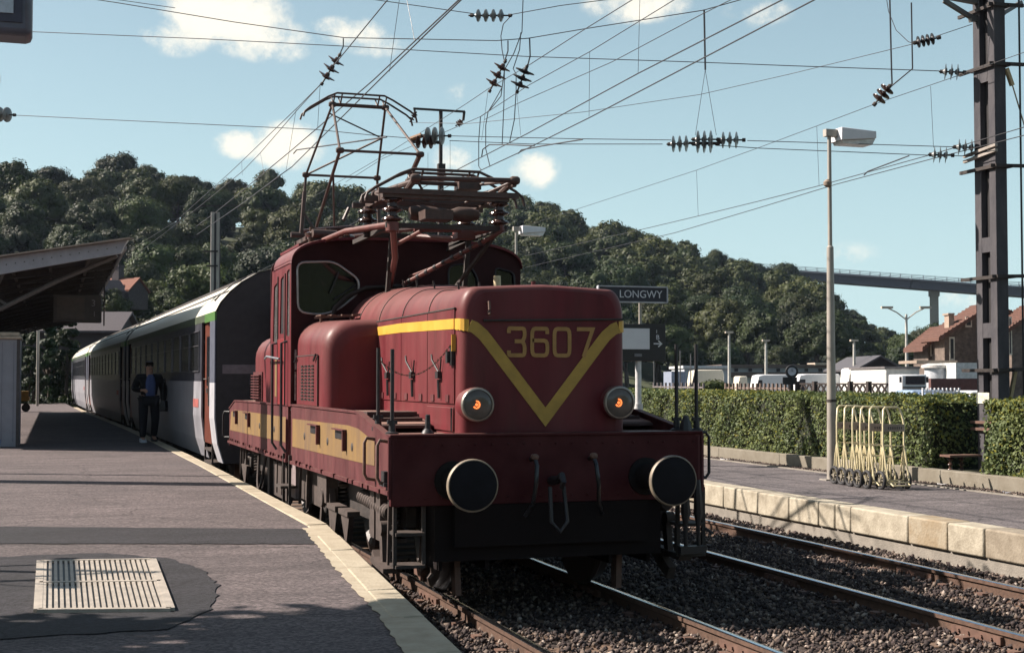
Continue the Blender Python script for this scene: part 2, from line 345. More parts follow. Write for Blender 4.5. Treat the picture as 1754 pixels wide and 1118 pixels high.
# loose ballast stones near the camera: nobody could count them
def stones(n, x0, x1, y0, y1, z, s0, s1):
    C = np.stack([rng.uniform(x0, x1, n), y0 + (y1 - y0) * rng.random(n) ** 1.35, np.full(n, z)], 1)
    C[:, 2] += rng.uniform(-.012, .022, n)
    base = np.array([(1, 0, 0), (0, 1, 0), (-1, 0, 0), (0, -1, 0), (0, 0, 1), (0, 0, -1), (.7, .7, .6), (-.7, .6, .5)], float)
    fc = np.array([(0, 6, 4), (6, 1, 4), (1, 7, 4), (7, 2, 4), (2, 3, 4), (3, 0, 4), (1, 6, 5), (6, 0, 5), (7, 1, 5), (2, 7, 5), (3, 2, 5), (0, 3, 5)])
    s = rng.uniform(s0, s1, (n, 1, 1)); P = base[None] * s * rng.uniform(.55, 1.25, (n, 8, 1)) * rng.uniform(.5, 1.2, (n, 1, 3))
    a = rng.uniform(0, 6.28, n); ca, sa = np.cos(a), np.sin(a); t = rng.uniform(-.6, .6, n); ct, st = np.cos(t), np.sin(t)
    x = P[..., 0] * ca[:, None] - P[..., 1] * sa[:, None]; y = P[..., 0] * sa[:, None] + P[..., 1] * ca[:, None]; zz = P[..., 2]
    y2 = y * ct[:, None] - zz * st[:, None]; z2 = y * st[:, None] + zz * ct[:, None]
    V = np.stack([x, y2, z2], -1) + C[:, None]; F = (fc[None] + (np.arange(n) * 8)[:, None, None]).reshape(-1, 3); return V.reshape(-1, 3), F, n * 12
sm = [mat('ballast_stone_brown', (.035, .024, .022), rough=.9, var=.35, scale=9), mat('ballast_stone_grey', (.13, .098, .078), rough=.9, var=.35, scale=9), mat('ballast_stone_dark', (.035, .024, .022), rough=.9, var=.3, scale=9), mat('ballast_stone_pale', (.30, .25, .21), rough=.85, var=.25, scale=9)]
Vs, Fs, Ms = [], [], []; o_ = 0
for (n, x0, x1, y0, y1, z, s0, s1) in [(38000, 2.5, 9.0, 6.0, 15, -.125, .012, .031), (14000, 6.6, 9.0, 12, 26, -.125, .014, .031), (7000, 2.2, 3.3, 6.0, 26, -.125, .016, .034), (5000, 8.35, 9.04, 8, 26, -.105, .018, .036)]:
    V, F, _ = stones(n, x0, x1, y0, y1, z, s0, s1)
    Vs.append(V); Fs.append(F + o_); o_ += len(V); Ms.append(np.repeat(rng.choice(4, n, p=[.42, .30, .23, .05]), 12))
me = fast_mesh('ballast', np.concatenate(Vs), np.concatenate(Fs), sm, np.concatenate(Ms)); o = bpy.data.objects.new('ballast', me); COL.objects.link(o); tag(o, kind='stuff')
tag(o, 'loose brown and grey ballast stones between and beside the rails', 'ballast')
# tracks: rails, sleepers, rail joints
def track(name, cx, label):
    t = thing(name, label, 'railway track', (cx, 10, 0)); t['kind'] = 'structure'; del t['label']; del t['category']
    ys = list(np.arange(-6, 26, 4.0)) + list(np.arange(26, 128, 4.0))
    for sgn in (-1, 1):
        rings = []; tops = []
        for y in ys:
            x = cx + sgn * .755 + curve_off(y)
            rings.append([(x + a, y, z) for a, z in ((-.07, -.155), (.07, -.155), (.07, -.143), (.012, -.12), (.012, -.045), (.034, -.034), (.034, -.004), (-.034, -.004), (-.034, -.034), (-.012, -.045), (-.012, -.12), (-.07, -.143))])
            tops.append([(x + a, y, z) for a, z in ((-.031, -.003), (-.026, .001), (.026, .001), (.031, -.003))])
        m = MB(); m.loft(rings, smooth=False); r = part('rail', m, railside, t)
        m = MB(); m.loft(tops, smooth=False); part('running_surface', m, railtop, r)
        for y in (9.15, 12.2):
            m = MB(); x = cx + sgn * .755; m.box(x - .045, x + .045, y - .3, y + .3, -.11, -.05); 
            for q in (-.2, -.08, .08, .2): m.tube([(x - .06, y + q, -.08), (x + .06, y + q, -.08)], .014, 6)
            part('fishplate', m, brown, r)
    m = MB(); m.box(cx - 1.25, cx + 1.25, -.12, .12, -.30, -.148); s0 = part('sleeper', m, wood, t, bevel=.01)
    m = MB()
    for sgn in (-1, 1):
        for q in (-.12, .12): m.box(cx + sgn * .755 + q - .035, cx + sgn * .755 + q + .035, -.05, .05, -.149, -.11)
    part('rail_chair', m, brown, s0)
    s0.location = (0, 6.2, .012)
    for k in range(1, 58): dup_part(s0, 0, k * .6, 0)
track('railway_track', 3.98, 'near'); track('railway_track', 7.50, 'far')
# asphalt
def asphalt(name, c1, c2, bump=.5):
    m = mat(name, c1, rough=.88, col2=c2, scale=1.1, bump=bump, bscale=160, detail=10)
    N = m.node_tree.nodes; L = m.node_tree.links; b = N['Principled BSDF']; src = b.inputs['Base Color'].links[0].from_socket
    t = N.new('ShaderNodeTexCoord'); v = N.new('ShaderNodeTexVoronoi'); v.inputs['Scale'].default_value = 55; L.new(t.outputs['Object'], v.inputs['Vector'])
    s = N.new('ShaderNodeSeparateColor'); L.new(v.outputs['Color'], s.inputs[0])
    mr = N.new('ShaderNodeMapRange'); L.new(s.outputs[0], mr.inputs[0]); mr.inputs[3].default_value = .35; mr.inputs[4].default_value = 1.75
    h = N.new('ShaderNodeMix'); h.data_type = 'RGBA'; h.blend_type = 'MULTIPLY'; h.inputs['Factor'].default_value = .8; L.new(src, h.inputs['A']); L.new(mr.outputs[0], h.inputs['B'])
    # long faint stains and streaks
    mp = N.new('ShaderNodeMapping'); mp.inputs['Scale'].default_value = (.5, 2.2, 1); L.new(t.outputs['Object'], mp.inputs[0])
    n = N.new('ShaderNodeTexNoise'); n.inputs['Scale'].default_value = 1.3; n.inputs['Detail'].default_value = 9; n.inputs['Roughness'].default_value = .7; L.new(mp.outputs[0], n.inputs[0])
    m2 = N.new('ShaderNodeMapRange'); L.new(n.outputs['Fac'], m2.inputs[0]); m2.inputs[1].default_value = .35; m2.inputs[2].default_value = .65; m2.inputs[3].default_value = .70; m2.inputs[4].default_value = 1.26
    h2 = N.new('ShaderNodeMix'); h2.data_type = 'RGBA'; h2.blend_type = 'MULTIPLY'; h2.inputs['Factor'].default_value = 1; L.new(h.outputs['Result'], h2.inputs['A']); L.new(m2.outputs[0], h2.inputs['B'])
    # fine meandering cracks
    n5 = N.new('ShaderNodeTexNoise'); n5.inputs['Scale'].default_value = 2.5; n5.inputs['Detail'].default_value = 6; L.new(t.outputs['Object'], n5.inputs['Vector'])
    va = N.new('ShaderNodeVectorMath'); va.operation = 'MULTIPLY_ADD'; L.new(n5.outputs['Color'], va.inputs[0]); va.inputs[1].default_value = (.7, .7, 0); L.new(t.outputs['Object'], va.inputs[2])
    v5 = N.new('ShaderNodeTexVoronoi'); v5.feature = 'DISTANCE_TO_EDGE'; v5.inputs['Scale'].default_value = .33; L.new(va.outputs[0], v5.inputs['Vector'])
    m5 = N.new('ShaderNodeMapRange'); L.new(v5.outputs['Distance'], m5.inputs[0]); m5.inputs[1].default_value = .0015; m5.inputs[2].default_value = .005; m5.inputs[3].default_value = .45
    h5 = N.new('ShaderNodeMix'); h5.data_type = 'RGBA'; h5.blend_type = 'MULTIPLY'; h5.inputs['Factor'].default_value = 1; L.new(h2.outputs['Result'], h5.inputs['A']); L.new(m5.outputs[0], h5.inputs['B'])
    # scattered pale grit
    v6 = N.new('ShaderNodeTexVoronoi'); v6.inputs['Scale'].default_value = 9; L.new(t.outputs['Object'], v6.inputs['Vector']); m6 = N.new('ShaderNodeMapRange'); L.new(v6.outputs['Distance'], m6.inputs[0]); m6.inputs[1].default_value = .05; m6.inputs[2].default_value = .10; m6.inputs[3].default_value = 1.7; m6.inputs[4].default_value = 1
    h6 = N.new('ShaderNodeMix'); h6.data_type = 'RGBA'; h6.blend_type = 'MULTIPLY'; h6.inputs['Factor'].default_value = 1; L.new(h5.outputs['Result'], h6.inputs['A']); L.new(m6.outputs[0], h6.inputs['B'])
    L.new(h6.outputs['Result'], b.inputs['Base Color']); return m
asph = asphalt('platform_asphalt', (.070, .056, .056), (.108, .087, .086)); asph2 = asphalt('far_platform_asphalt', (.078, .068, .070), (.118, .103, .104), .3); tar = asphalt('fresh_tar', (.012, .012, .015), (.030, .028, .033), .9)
def edgeX(y):     # near platform edge
    return float(np.interp(y, [-8, 6.8, 13.05, 22.5, 31.7, 40, 53.7, 60, 77, 90, 130], [.80, 1.95, 2.44, 2.36, 2.19, 1.98, 1.51, 1.27, .84, .60, -.3]))
pl = MB(); ye = [-8, 0, 6.8, 10, 13.05] + list(np.arange(15, 130, 2.5))
top = [(edgeX(y) - .19, y, Z1) for y in ye] + [(-30, 130, Z1), (-30, -8, Z1)]
pl.prism([(x, y, -.3) for x, y, z in top], (0, 0, Z1 + .3)); P1 = solo('platform', pl, asph, kind='structure')
for i in range(len(ye) - 1):           # kerb stones along the near edge
    y0 = ye[i]
    while y0 < ye[i + 1] - .01:
        y1 = min(y0 + 1.05, ye[i + 1]); 
        if y1 < 70:
            m = MB(); w = random.uniform(-.004, .004); h = Z1 + .012 + w
            def fx(y): return np.interp(y, [ye[i], ye[i + 1]], [edgeX(ye[i]), edgeX(ye[i + 1])])
            a, c = y0 + .006, y1 - .006
            m.prism([(fx(a) - .195, a, .02), (fx(a), a, .02), (fx(c), c, .02), (fx(c) - .195, c, .02)], (0, 0, h - .02)); part('kerb_stone', m, paintkerb, P1, bevel=.012)
        y0 = y1
m = MB(); ys_ = [y for y in ye if y >= 6.8 and y < 13.5] + []
# ragged paint overlap and patches of newer tar, thin sheets on the surface
def sheet(name, pts, z, m_, parent, jitter=0, sub=6):
    out = []
    for i in range(len(pts)):
        a = pts[i]; c = pts[(i + 1) % len(pts)]; sub = max(1, int(math.hypot(c[0] - a[0], c[1] - a[1]) / .09)); jitter = min(jitter, .024)
        for k in range(sub):
            t = k / sub; out.append((a[0] * (1 - t) + c[0] * t + random.uniform(-jitter, jitter), a[1] * (1 - t) + c[1] * t + random.uniform(-jitter, jitter), z))
    mb = MB(); mb.prism(out, (0, 0, -.003)); return part(name, mb, m_, parent)
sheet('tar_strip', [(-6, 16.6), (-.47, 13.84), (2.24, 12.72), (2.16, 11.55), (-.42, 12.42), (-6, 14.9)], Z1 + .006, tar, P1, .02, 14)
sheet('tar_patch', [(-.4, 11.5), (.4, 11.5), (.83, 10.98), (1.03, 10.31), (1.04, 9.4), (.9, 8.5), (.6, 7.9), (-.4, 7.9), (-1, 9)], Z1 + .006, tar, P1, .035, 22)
sheet('paint_overlap', [(edgeX(12.8) - .12, 12.8), (edgeX(12.8) - .25, 12.8), (edgeX(10) - .27, 10), (edgeX(8) - .25, 8), (edgeX(7) - .28, 7), (edgeX(5) - .26, 5), (edgeX(5) - .12, 5), (edgeX(6.8) - .12, 6.8)], Z1 + .009, paintkerb, P1, .014, 16)
# grate
GR = thing('drain_grate', 'pale metal drain grate with two rows of slots in a dark tar patch', 'grate', (.3, 9.8, Z1))
c4 = [(-.09, 11.0), (.71, 10.85), (.66, 8.5), (-.08, 8.7)]
def gp(u, v):
    a = Vector((*c4[0], 0)).lerp(Vector((*c4[1], 0)), u); c = Vector((*c4[3], 0)).lerp(Vector((*c4[2], 0)), u); p = a.lerp(c, v); return (p.x, p.y, Z1 + .016)
gmet = mat('pale_cast_metal', (.34, .30, .25), rough=.6, var=.2, scale=9, bump=.3)
m = MB()
for a, c in (((0, 0), (1, 0)), ((1, 0), (1, 1)), ((1, 1), (0, 1)), ((0, 1), (0, 0)), ((0, .5), (1, .5))):
    m.bar(gp(*a), gp(*c), .05, .022)
part('frame', m, gmet, GR)
m = MB(); q = [gp(0, 0), gp(1, 0), gp(1, 1), gp(0, 1)]; m.prism([(x, y, Z1 + .008) for x, y, z in q], (0, 0, -.004)); part('pit', m, black, GR)
for r_ in (0, 1):
    for k in range(21):
        u = .045 + k * .0455; m = MB(); m.bar(gp(u, r_ * .5 + .015), gp(u, r_ * .5 + .485), .021, .018); part('bar', m, gmet, GR)
# far platform
pl = MB(); ye2 = list(np.arange(-8, 90, 4.0))
def e2(y): return 9.06 + curve_off(y) * .9
pl.prism([(e2(y) + .28, y, -.3) for y in ye2] + [(e2(y) + 2.86, y, -.3) for y in ye2[::-1]], (0, 0, Z2 + .3)); P2 = solo('platform', pl, asph2, kind='structure')
m = MB(); m.loft([[(e2(y) + .04, y, -.3), (e2(y) + .30, y, -.3), (e2(y) + .30, y, .04), (e2(y) + .04, y, .04)] for y in ye2], smooth=False); part('footing_wall', m, concrete, P2)
joints = [8.2, 9.0, 9.85, 10.5, 11.3, 12.21, 12.83, 13.56, 14.75, 15.11, 15.49, 16.23, 17.08, 18.11, 19.0]
while joints[-1] < 60: joints.append(joints[-1] + random.uniform(.6, 1.1))
kms = [kerbm, kerbm, mat('weathered_kerb_stone', (.17, .14, .10), rough=.9, col2=(.30, .26, .20), scale=7, bump=.4, bscale=30, detail=9), mat('rusty_kerb_stone', (.22, .16, .09), rough=.9, col2=(.32, .28, .21), scale=4, bump=.4, bscale=30, detail=9)]
for a, c in zip(joints, joints[1:]):
    m = MB(); j = random.uniform(-.006, .006); m.prism([(e2(a) + j, a + .008, .035), (e2(a) + .32, a + .008, .035), (e2(c) + .32, c - .008, .035), (e2(c) + j, c - .008, .035)], (0, 0, Z2 - .03 + random.uniform(0, .006)))
    part('kerb_stone', m, random.choice(kms), P2, bevel=.02)
m = MB(); m.loft([[(e2(y) + 2.86, y, Z2 - .02), (e2(y) + 2.93, y, Z2 - .02), (e2(y) + 2.93, y, Z2 + .015), (e2(y) + 2.86, y, Z2 + .015)] for y in ye2], smooth=False); part('edging', m, concrete, P2)
m = MB(); m.prism([(e2(y) + 2.93, y, -.3) for y in ye2] + [(12.6, 90, -.3), (12.6, -8, -.3)], (0, 0, Z2 + .27)); solo('gravel_strip', m, ballm, kind='structure')
V, F, _ = stones(9000, 12.0, 12.32, 13, 30, Z2 - .01, .010, .022); me = fast_mesh('gravel', V, F, sm, np.repeat(rng.choice(4, 9000, p=[.4, .4, .15, .05]), 12)); o = bpy.data.objects.new('gravel', me); COL.objects.link(o); tag(o, 'fine brown gravel between far platform and planter wall', 'gravel', kind='stuff')
wl_ = thing('planter_wall', 'low mossy concrete wall edging the planting bed behind the far platform', 'wall', (12.4, 20, 0))
y = 8.
while y < 60:
    L_ = 2.4; m = MB(); m.box(12.32, 12.52, y + .005, y + L_ - .005, -.2, .53 + random.uniform(-.006, .006)); part('wall_block', m, mat('mossy_concrete', (.15, .13, .095), rough=.95, col2=(.22, .20, .16), scale=4, bump=.5, detail=8), wl_, bevel=.01); y += L_
m = MB(); m.box(12.52, 16, 8, 60, -.3, .50); solo('planting_bed', m, dirt, kind='structure')
m = MB(); m.box(16, 1000, -100, 88, -.3, .02); solo('yard', m, mat('yard_asphalt', (.09, .085, .085), rough=.9, var=.15, scale=.4), kind='structure')
# small litter on the gravel
for (x, y_, c, lb, sz) in [(12.17, 15.9, greym, 'blue-grey scrap of paper on the gravel beside the right hedge', .05), (12.2, 17.4, whitem, 'white scrap of paper on gravel near the pylon foot', .06), (12.05, 24.0, whitem, 'white scrap of paper on gravel just right of the locomotive', .09), (11.9, 19.3, whitem, 'white crumpled wrapper on gravel behind the lamp post', .06)]:
    m = MB(); m.prism([(x - sz, y_ - sz, Z2), (x + sz, y_ - sz * .6, Z2 + .012), (x + sz * .8, y_ + sz, Z2 + .005), (x - sz * .7, y_ + sz * .8, Z2 + .02)], (0, 0, .01)); solo('paper_scrap', m, c, lb, 'litter')

# ---------------------------------------------------------------- hedges
hleaf = leafmat('hedge_leaf', (.058, .088, .038), (.15, .18, .06), scale=1.6, rand=0, tr=.2); hleaf2 = leafmat('hedge_leaf_yellowed', (.22, .20, .03), (.13, .15, .03), scale=2, rand=0)
hcore = mat('hedge_twigs', (.018, .022, .010), rough=.95, var=.3)
def hedge(x0, x1, y0, y1, z0, z1, n, label, loc):
    t = thing('hedge', label, 'hedge', loc)
    m = MB(); m.box(x0 + .07, x1 - .07, y0 + .07, y1 - .07, z0 - .05, z1 - .07); part('twigs', m, hcore, t)
    A = [(y1 - y0) * (z1 - z0), (y1 - y0) * (x1 - x0), (x1 - x0) * (z1 - z0)]; tot_ = sum(A); C = []; Nn = []
    for k, a in enumerate(A):
        c = int(n * a / tot_ * (1.25 if k == 0 else .75)); u = rng.random(c); v = rng.random(c); d = rng.uniform(-.03, .08, c) 
        if k == 0: P = np.stack([x0 + d, y0 + u * (y1 - y0), z0 + v * (z1 - z0)], 1); q = np.array([-1, 0, .35])
        elif k == 1: P = np.stack([x0 + u * (x1 - x0), y0 + v * (y1 - y0), z1 - d], 1); q = np.array([0, 0, 1.])
        else: P = np.stack([x0 + u * (x1 - x0), y0 + d, z0 + v * (z1 - z0)], 1); q = np.array([0, -1, .35])
        b_ = .05 * np.sin(P[:, 1] * 2.1) * np.cos(P[:, 2] * 3.3 + P[:, 1]) + .03 * np.sin(P[:, 1] * 7.3 + P[:, 2] * 5)
        P[:, 0] += b_ if k == 0 else 0; P[:, 2] += .04 * np.sin(P[:, 1] * 3.7) if k == 1 else 0
        if k == 2: P[:, 1] += b_
        C.append(P); Nn.append(q[None] + rng.normal(scale=.75, size=P.shape))
    C = np.concatenate(C); Nn = np.concatenate(Nn); V, F = leaves(C, Nn, .030, .62)
    hf = (C[:, 2] - z0) / (z1 - z0); yl = (rng.random(len(C)) < .09 + .38 * np.clip(hf - .72, 0, 1) * 3 * (np.sin(C[:, 1] * .8) > -.2))
    me = fast_mesh('foliage', V - np.array(loc), F, [hleaf, hleaf2], yl.astype(int)); o = bpy.data.objects.new('foliage', me); COL.objects.link(o); o.parent = t; return t
hedge(12.5, 14.0, 18.05, 40, .52, 1.57, 62000, 'long clipped green hedge behind the luggage trolleys, from locomotive to pylon', (12.5, 20, .5))
hedge(12.45, 13.0, 12.2, 16.75, .40, 1.58, 20000, 'short dark clipped hedge at the right edge, right of the pylon', (12.5, 15, .5))
# ---------------------------------------------------------------- trees
def ico(sub): 
    bm = bmesh.new(); bmesh.ops.create_icosphere(bm, subdivisions=sub, radius=1); V = np.array([v.co[:] for v in bm.verts]); F = np.array([[v.index for v in f.verts] for f in bm.faces]); bm.free(); return V, F
ICO2 = ico(2)
barkm = mat('bark', (.07, .055, .042), rough=.95, var=.3)
def crown_data(rx, rz, nl, clumps, lsize, shape='round'):
    C = []; Nn = []
    dirs = rng.normal(size=(clumps, 3)); dirs /= np.linalg.norm(dirs, axis=1, keepdims=True); dirs[:, 2] = np.where(dirs[:, 2] < -.45, -dirs[:, 2], dirs[:, 2])
    rad = rng.uniform(.45, 1.0, clumps) ** .6
    cc = dirs * rad[:, None] * np.array([rx * .72, rx * .72, rz * .72]); cr = rng.uniform(.16, .34, clumps) * rx
    if shape == 'cone': h = rng.uniform(-1, 1, clumps); a = rng.uniform(0, 6.28, clumps); w = (1 - h) / 2; cc = np.stack([np.cos(a) * w * rx * .7, np.sin(a) * w * rx * .7, h * rz], 1); cr = rx * (.18 + .25 * w)
    per = nl // clumps
    for c, r in zip(cc, cr):
        d = rng.normal(size=(per, 3)); d /= np.linalg.norm(d, axis=1, keepdims=True)
        d[:, 2] = np.where((d[:, 2] < -.3), -d[:, 2], d[:, 2])
        C.append(c + d * r * rng.uniform(.55, 1.2, (per, 1)) * np.array([1, 1, .8])); Nn.append(d + c / rx * .5 + rng.normal(scale=.42, size=d.shape))
    C = np.concatenate(C); V, F = leaves(C, np.concatenate(Nn), lsize, .75)
    return V, F, cc, cr
def tree_mesh(name, rx, rz, hc, nl, clumps, lsize, m_leaf, shape='round', trunk=True):
    """one mesh: leaf quads (as tri pairs), dark inner twig masses, trunk"""
    V, F, cc, cr = crown_data(rx, rz, nl, clumps, lsize, shape); V = V + np.array([0, 0, hc]); T = np.concatenate([F[:, [0, 1, 2]], F[:, [0, 2, 3]]]); mi = np.zeros(len(T), int)
    Vs = [V]; Fs = [T]; Ms = [mi]; off = len(V); iv, if_ = ICO2
    for c, r in zip(cc, cr):
        if rng.random() < .8:
            v = iv * r * .66 * rng.uniform(.85, 1.1, (len(iv), 1)) + c + np.array([0, 0, hc]); Vs.append(v); Fs.append(if_ + off); Ms.append(np.full(len(if_), 0)); off += len(v)
    if trunk:
        mb = MB(); mb.tube([(0, 0, -1), (.05, 0, hc * .4), (0, .1, hc)], [.05 * rx + .08, .05 * rx + .04, .05], 7)
        for k in range(5):
            a = k * 1.3; mb.tube([(0, 0, hc * (.45 + .08 * k)), (math.cos(a) * rx * .35, math.sin(a) * rx * .35, hc * (.8 + .05 * k))], [.09, .04], 5)
        tv = np.array(mb.v); tf = []
        for f in mb.f:
            for k in range(1, len(f) - 1): tf.append((f[0], f[k], f[k + 1]))
        Vs.append(tv); Fs.append(np.array(tf) + off); Ms.append(np.full(len(tf), 1))
    return fast_mesh(name, np.concatenate(Vs), np.concatenate(Fs), [m_leaf, barkm], np.concatenate(Ms))
tl = [leafmat('beech_foliage', (.011, .022, .009), (.034, .052, .018), .5, .40), leafmat('oak_foliage', (.015, .025, .010), (.046, .060, .021), .5, .45), leafmat('ash_foliage', (.020, .031, .011), (.062, .078, .022), .5, .35)]
protos = [tree_mesh('hillside_tree', rng.uniform(3.5, 4.6), rng.uniform(3.4, 4.6), 5.5, 8400, 70, .135, tl[k % 3] if k < 7 else tl[2]) for k in range(9)]
# hill
SK = np.array([(-500, 290), (0, 288), (60, 276), (120, 298), (260, 285), (330, 292), (400, 300), (560, 313), (620, 325), (760, 335), (900, 350), (1000, 366), (1060, 387), (1130, 398), (1230, 437), (1320, 464), (1400, 482), (1470, 520), (1520, 556), (1600, 588), (1700, 596), (1900, 606), (2400, 612)], float)
def ridge(px):
    D = np.interp(px, [-500, 0, 620, 900, 1600, 2400], [215, 225, 300, 320, 370, 400]); y = np.interp(px, SK[:, 0], SK[:, 1])
    return D, (648 - y) * D / FPX + HCAM - 9.5
def foot(px): return float(np.interp(px, [-500, 0, 620, 900, 1600, 2400], [105, 110, 150, 165, 190, 200]))
def hill_z(px, d):
    D, h = ridge(px); f = foot(px); t = (d - f) / (D - f)
    if t <= 0: return 0.
    if t >= 1: return h + (d - D) * .02
    return h * (t * 1.25 - .25 * t * t)
pxs = np.arange(-900, 2700, 25); ds = [90, 100] + list(np.arange(110, 420, 10)) + [460, 520, 700]
hv = []; nd = len(ds)
for px in pxs:
    for d in ds: x, y = at(px, d); hv.append((x, y, -.29 + hill_z(px, d)))
hf = [(i * nd + j, (i + 1) * nd + j, (i + 1) * nd + j + 1, i * nd + j + 1) for i in range(len(pxs) - 1) for j in range(nd - 1)]
m = MB(); m.add(hv, hf, True); solo('hill', m, mat('hill_undergrowth', (.022, .034, .014), rough=1, col2=(.05, .062, .025), scale=.15, bump=1, bscale=1.5, detail=8), kind='structure')
spots = []
for _ in range(9000):
    px = random.uniform(-170, 1960); d = random.uniform(100, 400); D, h = ridge(px); f = foot(px)
    if d < f - 12 or d > D + 10: continue
    if h < 1 and px > 1650: continue
    if 150 < px < 250 and d < 165 and zat(500, d) > hill_z(px, d): continue
    x, y = at(px, d)
    if x < 12 and y < 118 + max(0, x) * 0: continue
    sp = 5.4 if d < 250 else 6.2
    if any((x - a) ** 2 + (y - b_) ** 2 < sp * sp for a, b_, *_r in spots): continue
    spots.append((x, y, -.3 + hill_z(px, d), d, px))
inview = [s for s in spots if -60 < s[4] < 1800]; inview.sort(key=lambda s: s[3])
# every other one of the nearer trees plus the skyline are individuals
sky_l = [s for s in inview if s[3] > ridge(s[4])[0] - 14]; ids = set(id(s) for s in sky_l[:120])
for s in inview:
    if len(ids) >= 285: break
    ids.add(id(s))
tlabels = {0: 'dark green broadleaf tree in the dense wood covering the hillside', 1: 'olive green broadleaf tree in the dense wood covering the hillside', 2: 'paler green broadleaf tree in the dense wood covering the hillside'}
nind = 0; restV = []; restF = []; restM = []; off = 0; lite = [tree_mesh('lite', 4.1, 4.0, 5.5, 2200, 44, .24, tl[k], trunk=False) for k in range(3)]
liteD = []
for q in lite:
    n = len(q.vertices); v = np.empty(n * 3, np.float32); q.vertices.foreach_get('co', v); f_ = np.empty(len(q.loops), np.int32); q.loops.foreach_get('vertex_index', f_); liteD.append((v.reshape(-1, 3), f_.reshape(-1, 3)))
for s in spots:
    x, y, z, d, px = s; k = random.randrange(9); sc = random.uniform(.62, 1.28) * (1 if d > 150 else .8) * (1 if px < 1430 else .78)
    if id(s) in ids:
        o = bpy.data.objects.new('hillside_tree', protos[k]); COL.objects.link(o); o.location = (x, y, z); o.rotation_euler = (random.uniform(-.06, .06), random.uniform(-.06, .06), random.uniform(0, 6.28)); o.scale = (sc * random.uniform(.85, 1.15), sc * random.uniform(.85, 1.15), sc * random.uniform(.9, 1.15))
        kk = k % 3 if k < 7 else 2; tag(o, tlabels[kk], 'tree', ['dark trees of the hillside wood', 'olive trees of the hillside wood', 'paler trees of the hillside wood'][kk]); nind += 1
    else:
        kk = random.randrange(3); v, f_ = liteD[kk]; a = random.uniform(0, 6.28); ca, sa = math.cos(a), math.sin(a)
        w = v * sc; w = np.stack([w[:, 0] * ca - w[:, 1] * sa, w[:, 0] * sa + w[:, 1] * ca, w[:, 2]], 1) + np.array([x, y, z]); restV.append(w); restF.append(f_ + off); restM.append(np.full(len(f_), kk)); off += len(w)
me = fast_mesh('forest', np.concatenate(restV), np.concatenate(restF), tl, np.concatenate(restM)); o = bpy.data.objects.new('forest', me); COL.objects.link(o); tag(o, 'dense green wood filling the hillside between the nearer trees', 'forest', kind='stuff')
print('trees', len(spots), 'individual', nind)
for q in lite: bpy.data.meshes.remove(q)
# conifers and bushes on the left behind the platform
conm = leafmat('conifer_foliage', (.010, .020, .010), (.026, .042, .018), .6, .2); bushm = leafmat('bush_foliage', (.028, .044, .014), (.08, .10, .03), .7, .2)
con = [tree_mesh('conifer', 1.3, 3.4, 3.4, 4500, 40, .11, conm, 'cone') for _ in range(2)]
def place(me, name, x, y, z, sc, label, cat, group=None, sz=None):
    o = bpy.data.objects.new(name, me); COL.objects.link(o); o.location = (x, y, z); o.scale = (sc, sc, sz or sc); o.rotation_euler = (0, 0, random.uniform(0, 6)); return tag(o, label, cat, group)
for px, d, sc, lb in [(58, 76, .75, 'dark conifer just right of the white cabinet'), (84, 78, .85, 'dark conifer between the lamp pole and the coach end'), (99, 84, .95, 'dark conifer left of the last coach'), (116, 82, 1.0, 'tall dark conifer right beside the last coach end'), (40, 84, .8, 'dark conifer behind the yellow luggage cart'), (20, 80, .9, 'dark conifer mostly behind the white cabinet')]:
    x, y = at(px, d); place(con[px % 2], 'conifer', x, y, 0, sc, lb, 'conifer')
bsh = [tree_mesh('bush', 2.0, 1.7, 1.5, 5200, 30, .075, bushm, trunk=False) for _ in range(2)]
bsh2 = tree_mesh('shrub', 1.0, .8, .8, 1400, 16, .08, bushm, trunk=False)
for px, d, z, sc, lb in [(350, 118, 'h', 2.0, 'rounded bright green tree above the coach roof, left of the pylon'), (260, 128, 'h', 1.3, 'bushy green tree right of the hillside house'), (225, 122, 'h', 1.2, 'low yellow-green shrub below the hillside house'), (185, 116, 'h', 1.3, 'green shrub left below the hillside house'), (290, 125, 'h', 1.2, 'green shrub between house and rounded tree')]:
    x, y = at(px, d); yy = {350: 520, 260: 522, 225: 535, 185: 540, 290: 535}[px]; place(random.choice(bsh), 'round_tree', x, y, zat(yy, d) - 1.2 * sc, sc, lb, 'tree')
x, y = at(1222, 42); place(bsh2, 'shrub', x, y, .75, 1.0, 'round green shrub standing above the hedge right of the locomotive', 'shrub', sz=.7)

# ---------------------------------------------------------------- viaduct far right
D0 = 430
VI = thing('viaduct', 'long concrete road viaduct crossing the sky at the right, one tall pier', 'bridge', (*at(1600, D0), 0))
m = MB(); dk = [(1250, 453, 450), (1325, 460, 446), (1440, 468, 441), (1560, 477, 436), (1680, 486, 432), (1760, 491, 430), (1950, 506, 430), (2300, 536, 430)]
ax = []
for px, yy, d in dk: x, y = at(px, d); ax.append((x, y, zat(yy, d)))
for a, c in zip(ax, ax[1:]): m.bar((a[0], a[1], a[2] - 2.0), (c[0], c[1], c[2] - 2.0), 9, 2.4)
part('girder', m, mat('viaduct_girder', (.06, .063, .08), rough=.8, var=.15), VI)
m = MB()
for a, c in zip(ax, ax[1:]): m.bar((a[0], a[1], a[2] - .6), (c[0], c[1], c[2] - .6), 12, .5)
part('deck', m, mat('viaduct_concrete', (.13, .14, .165), rough=.8, var=.1), VI)
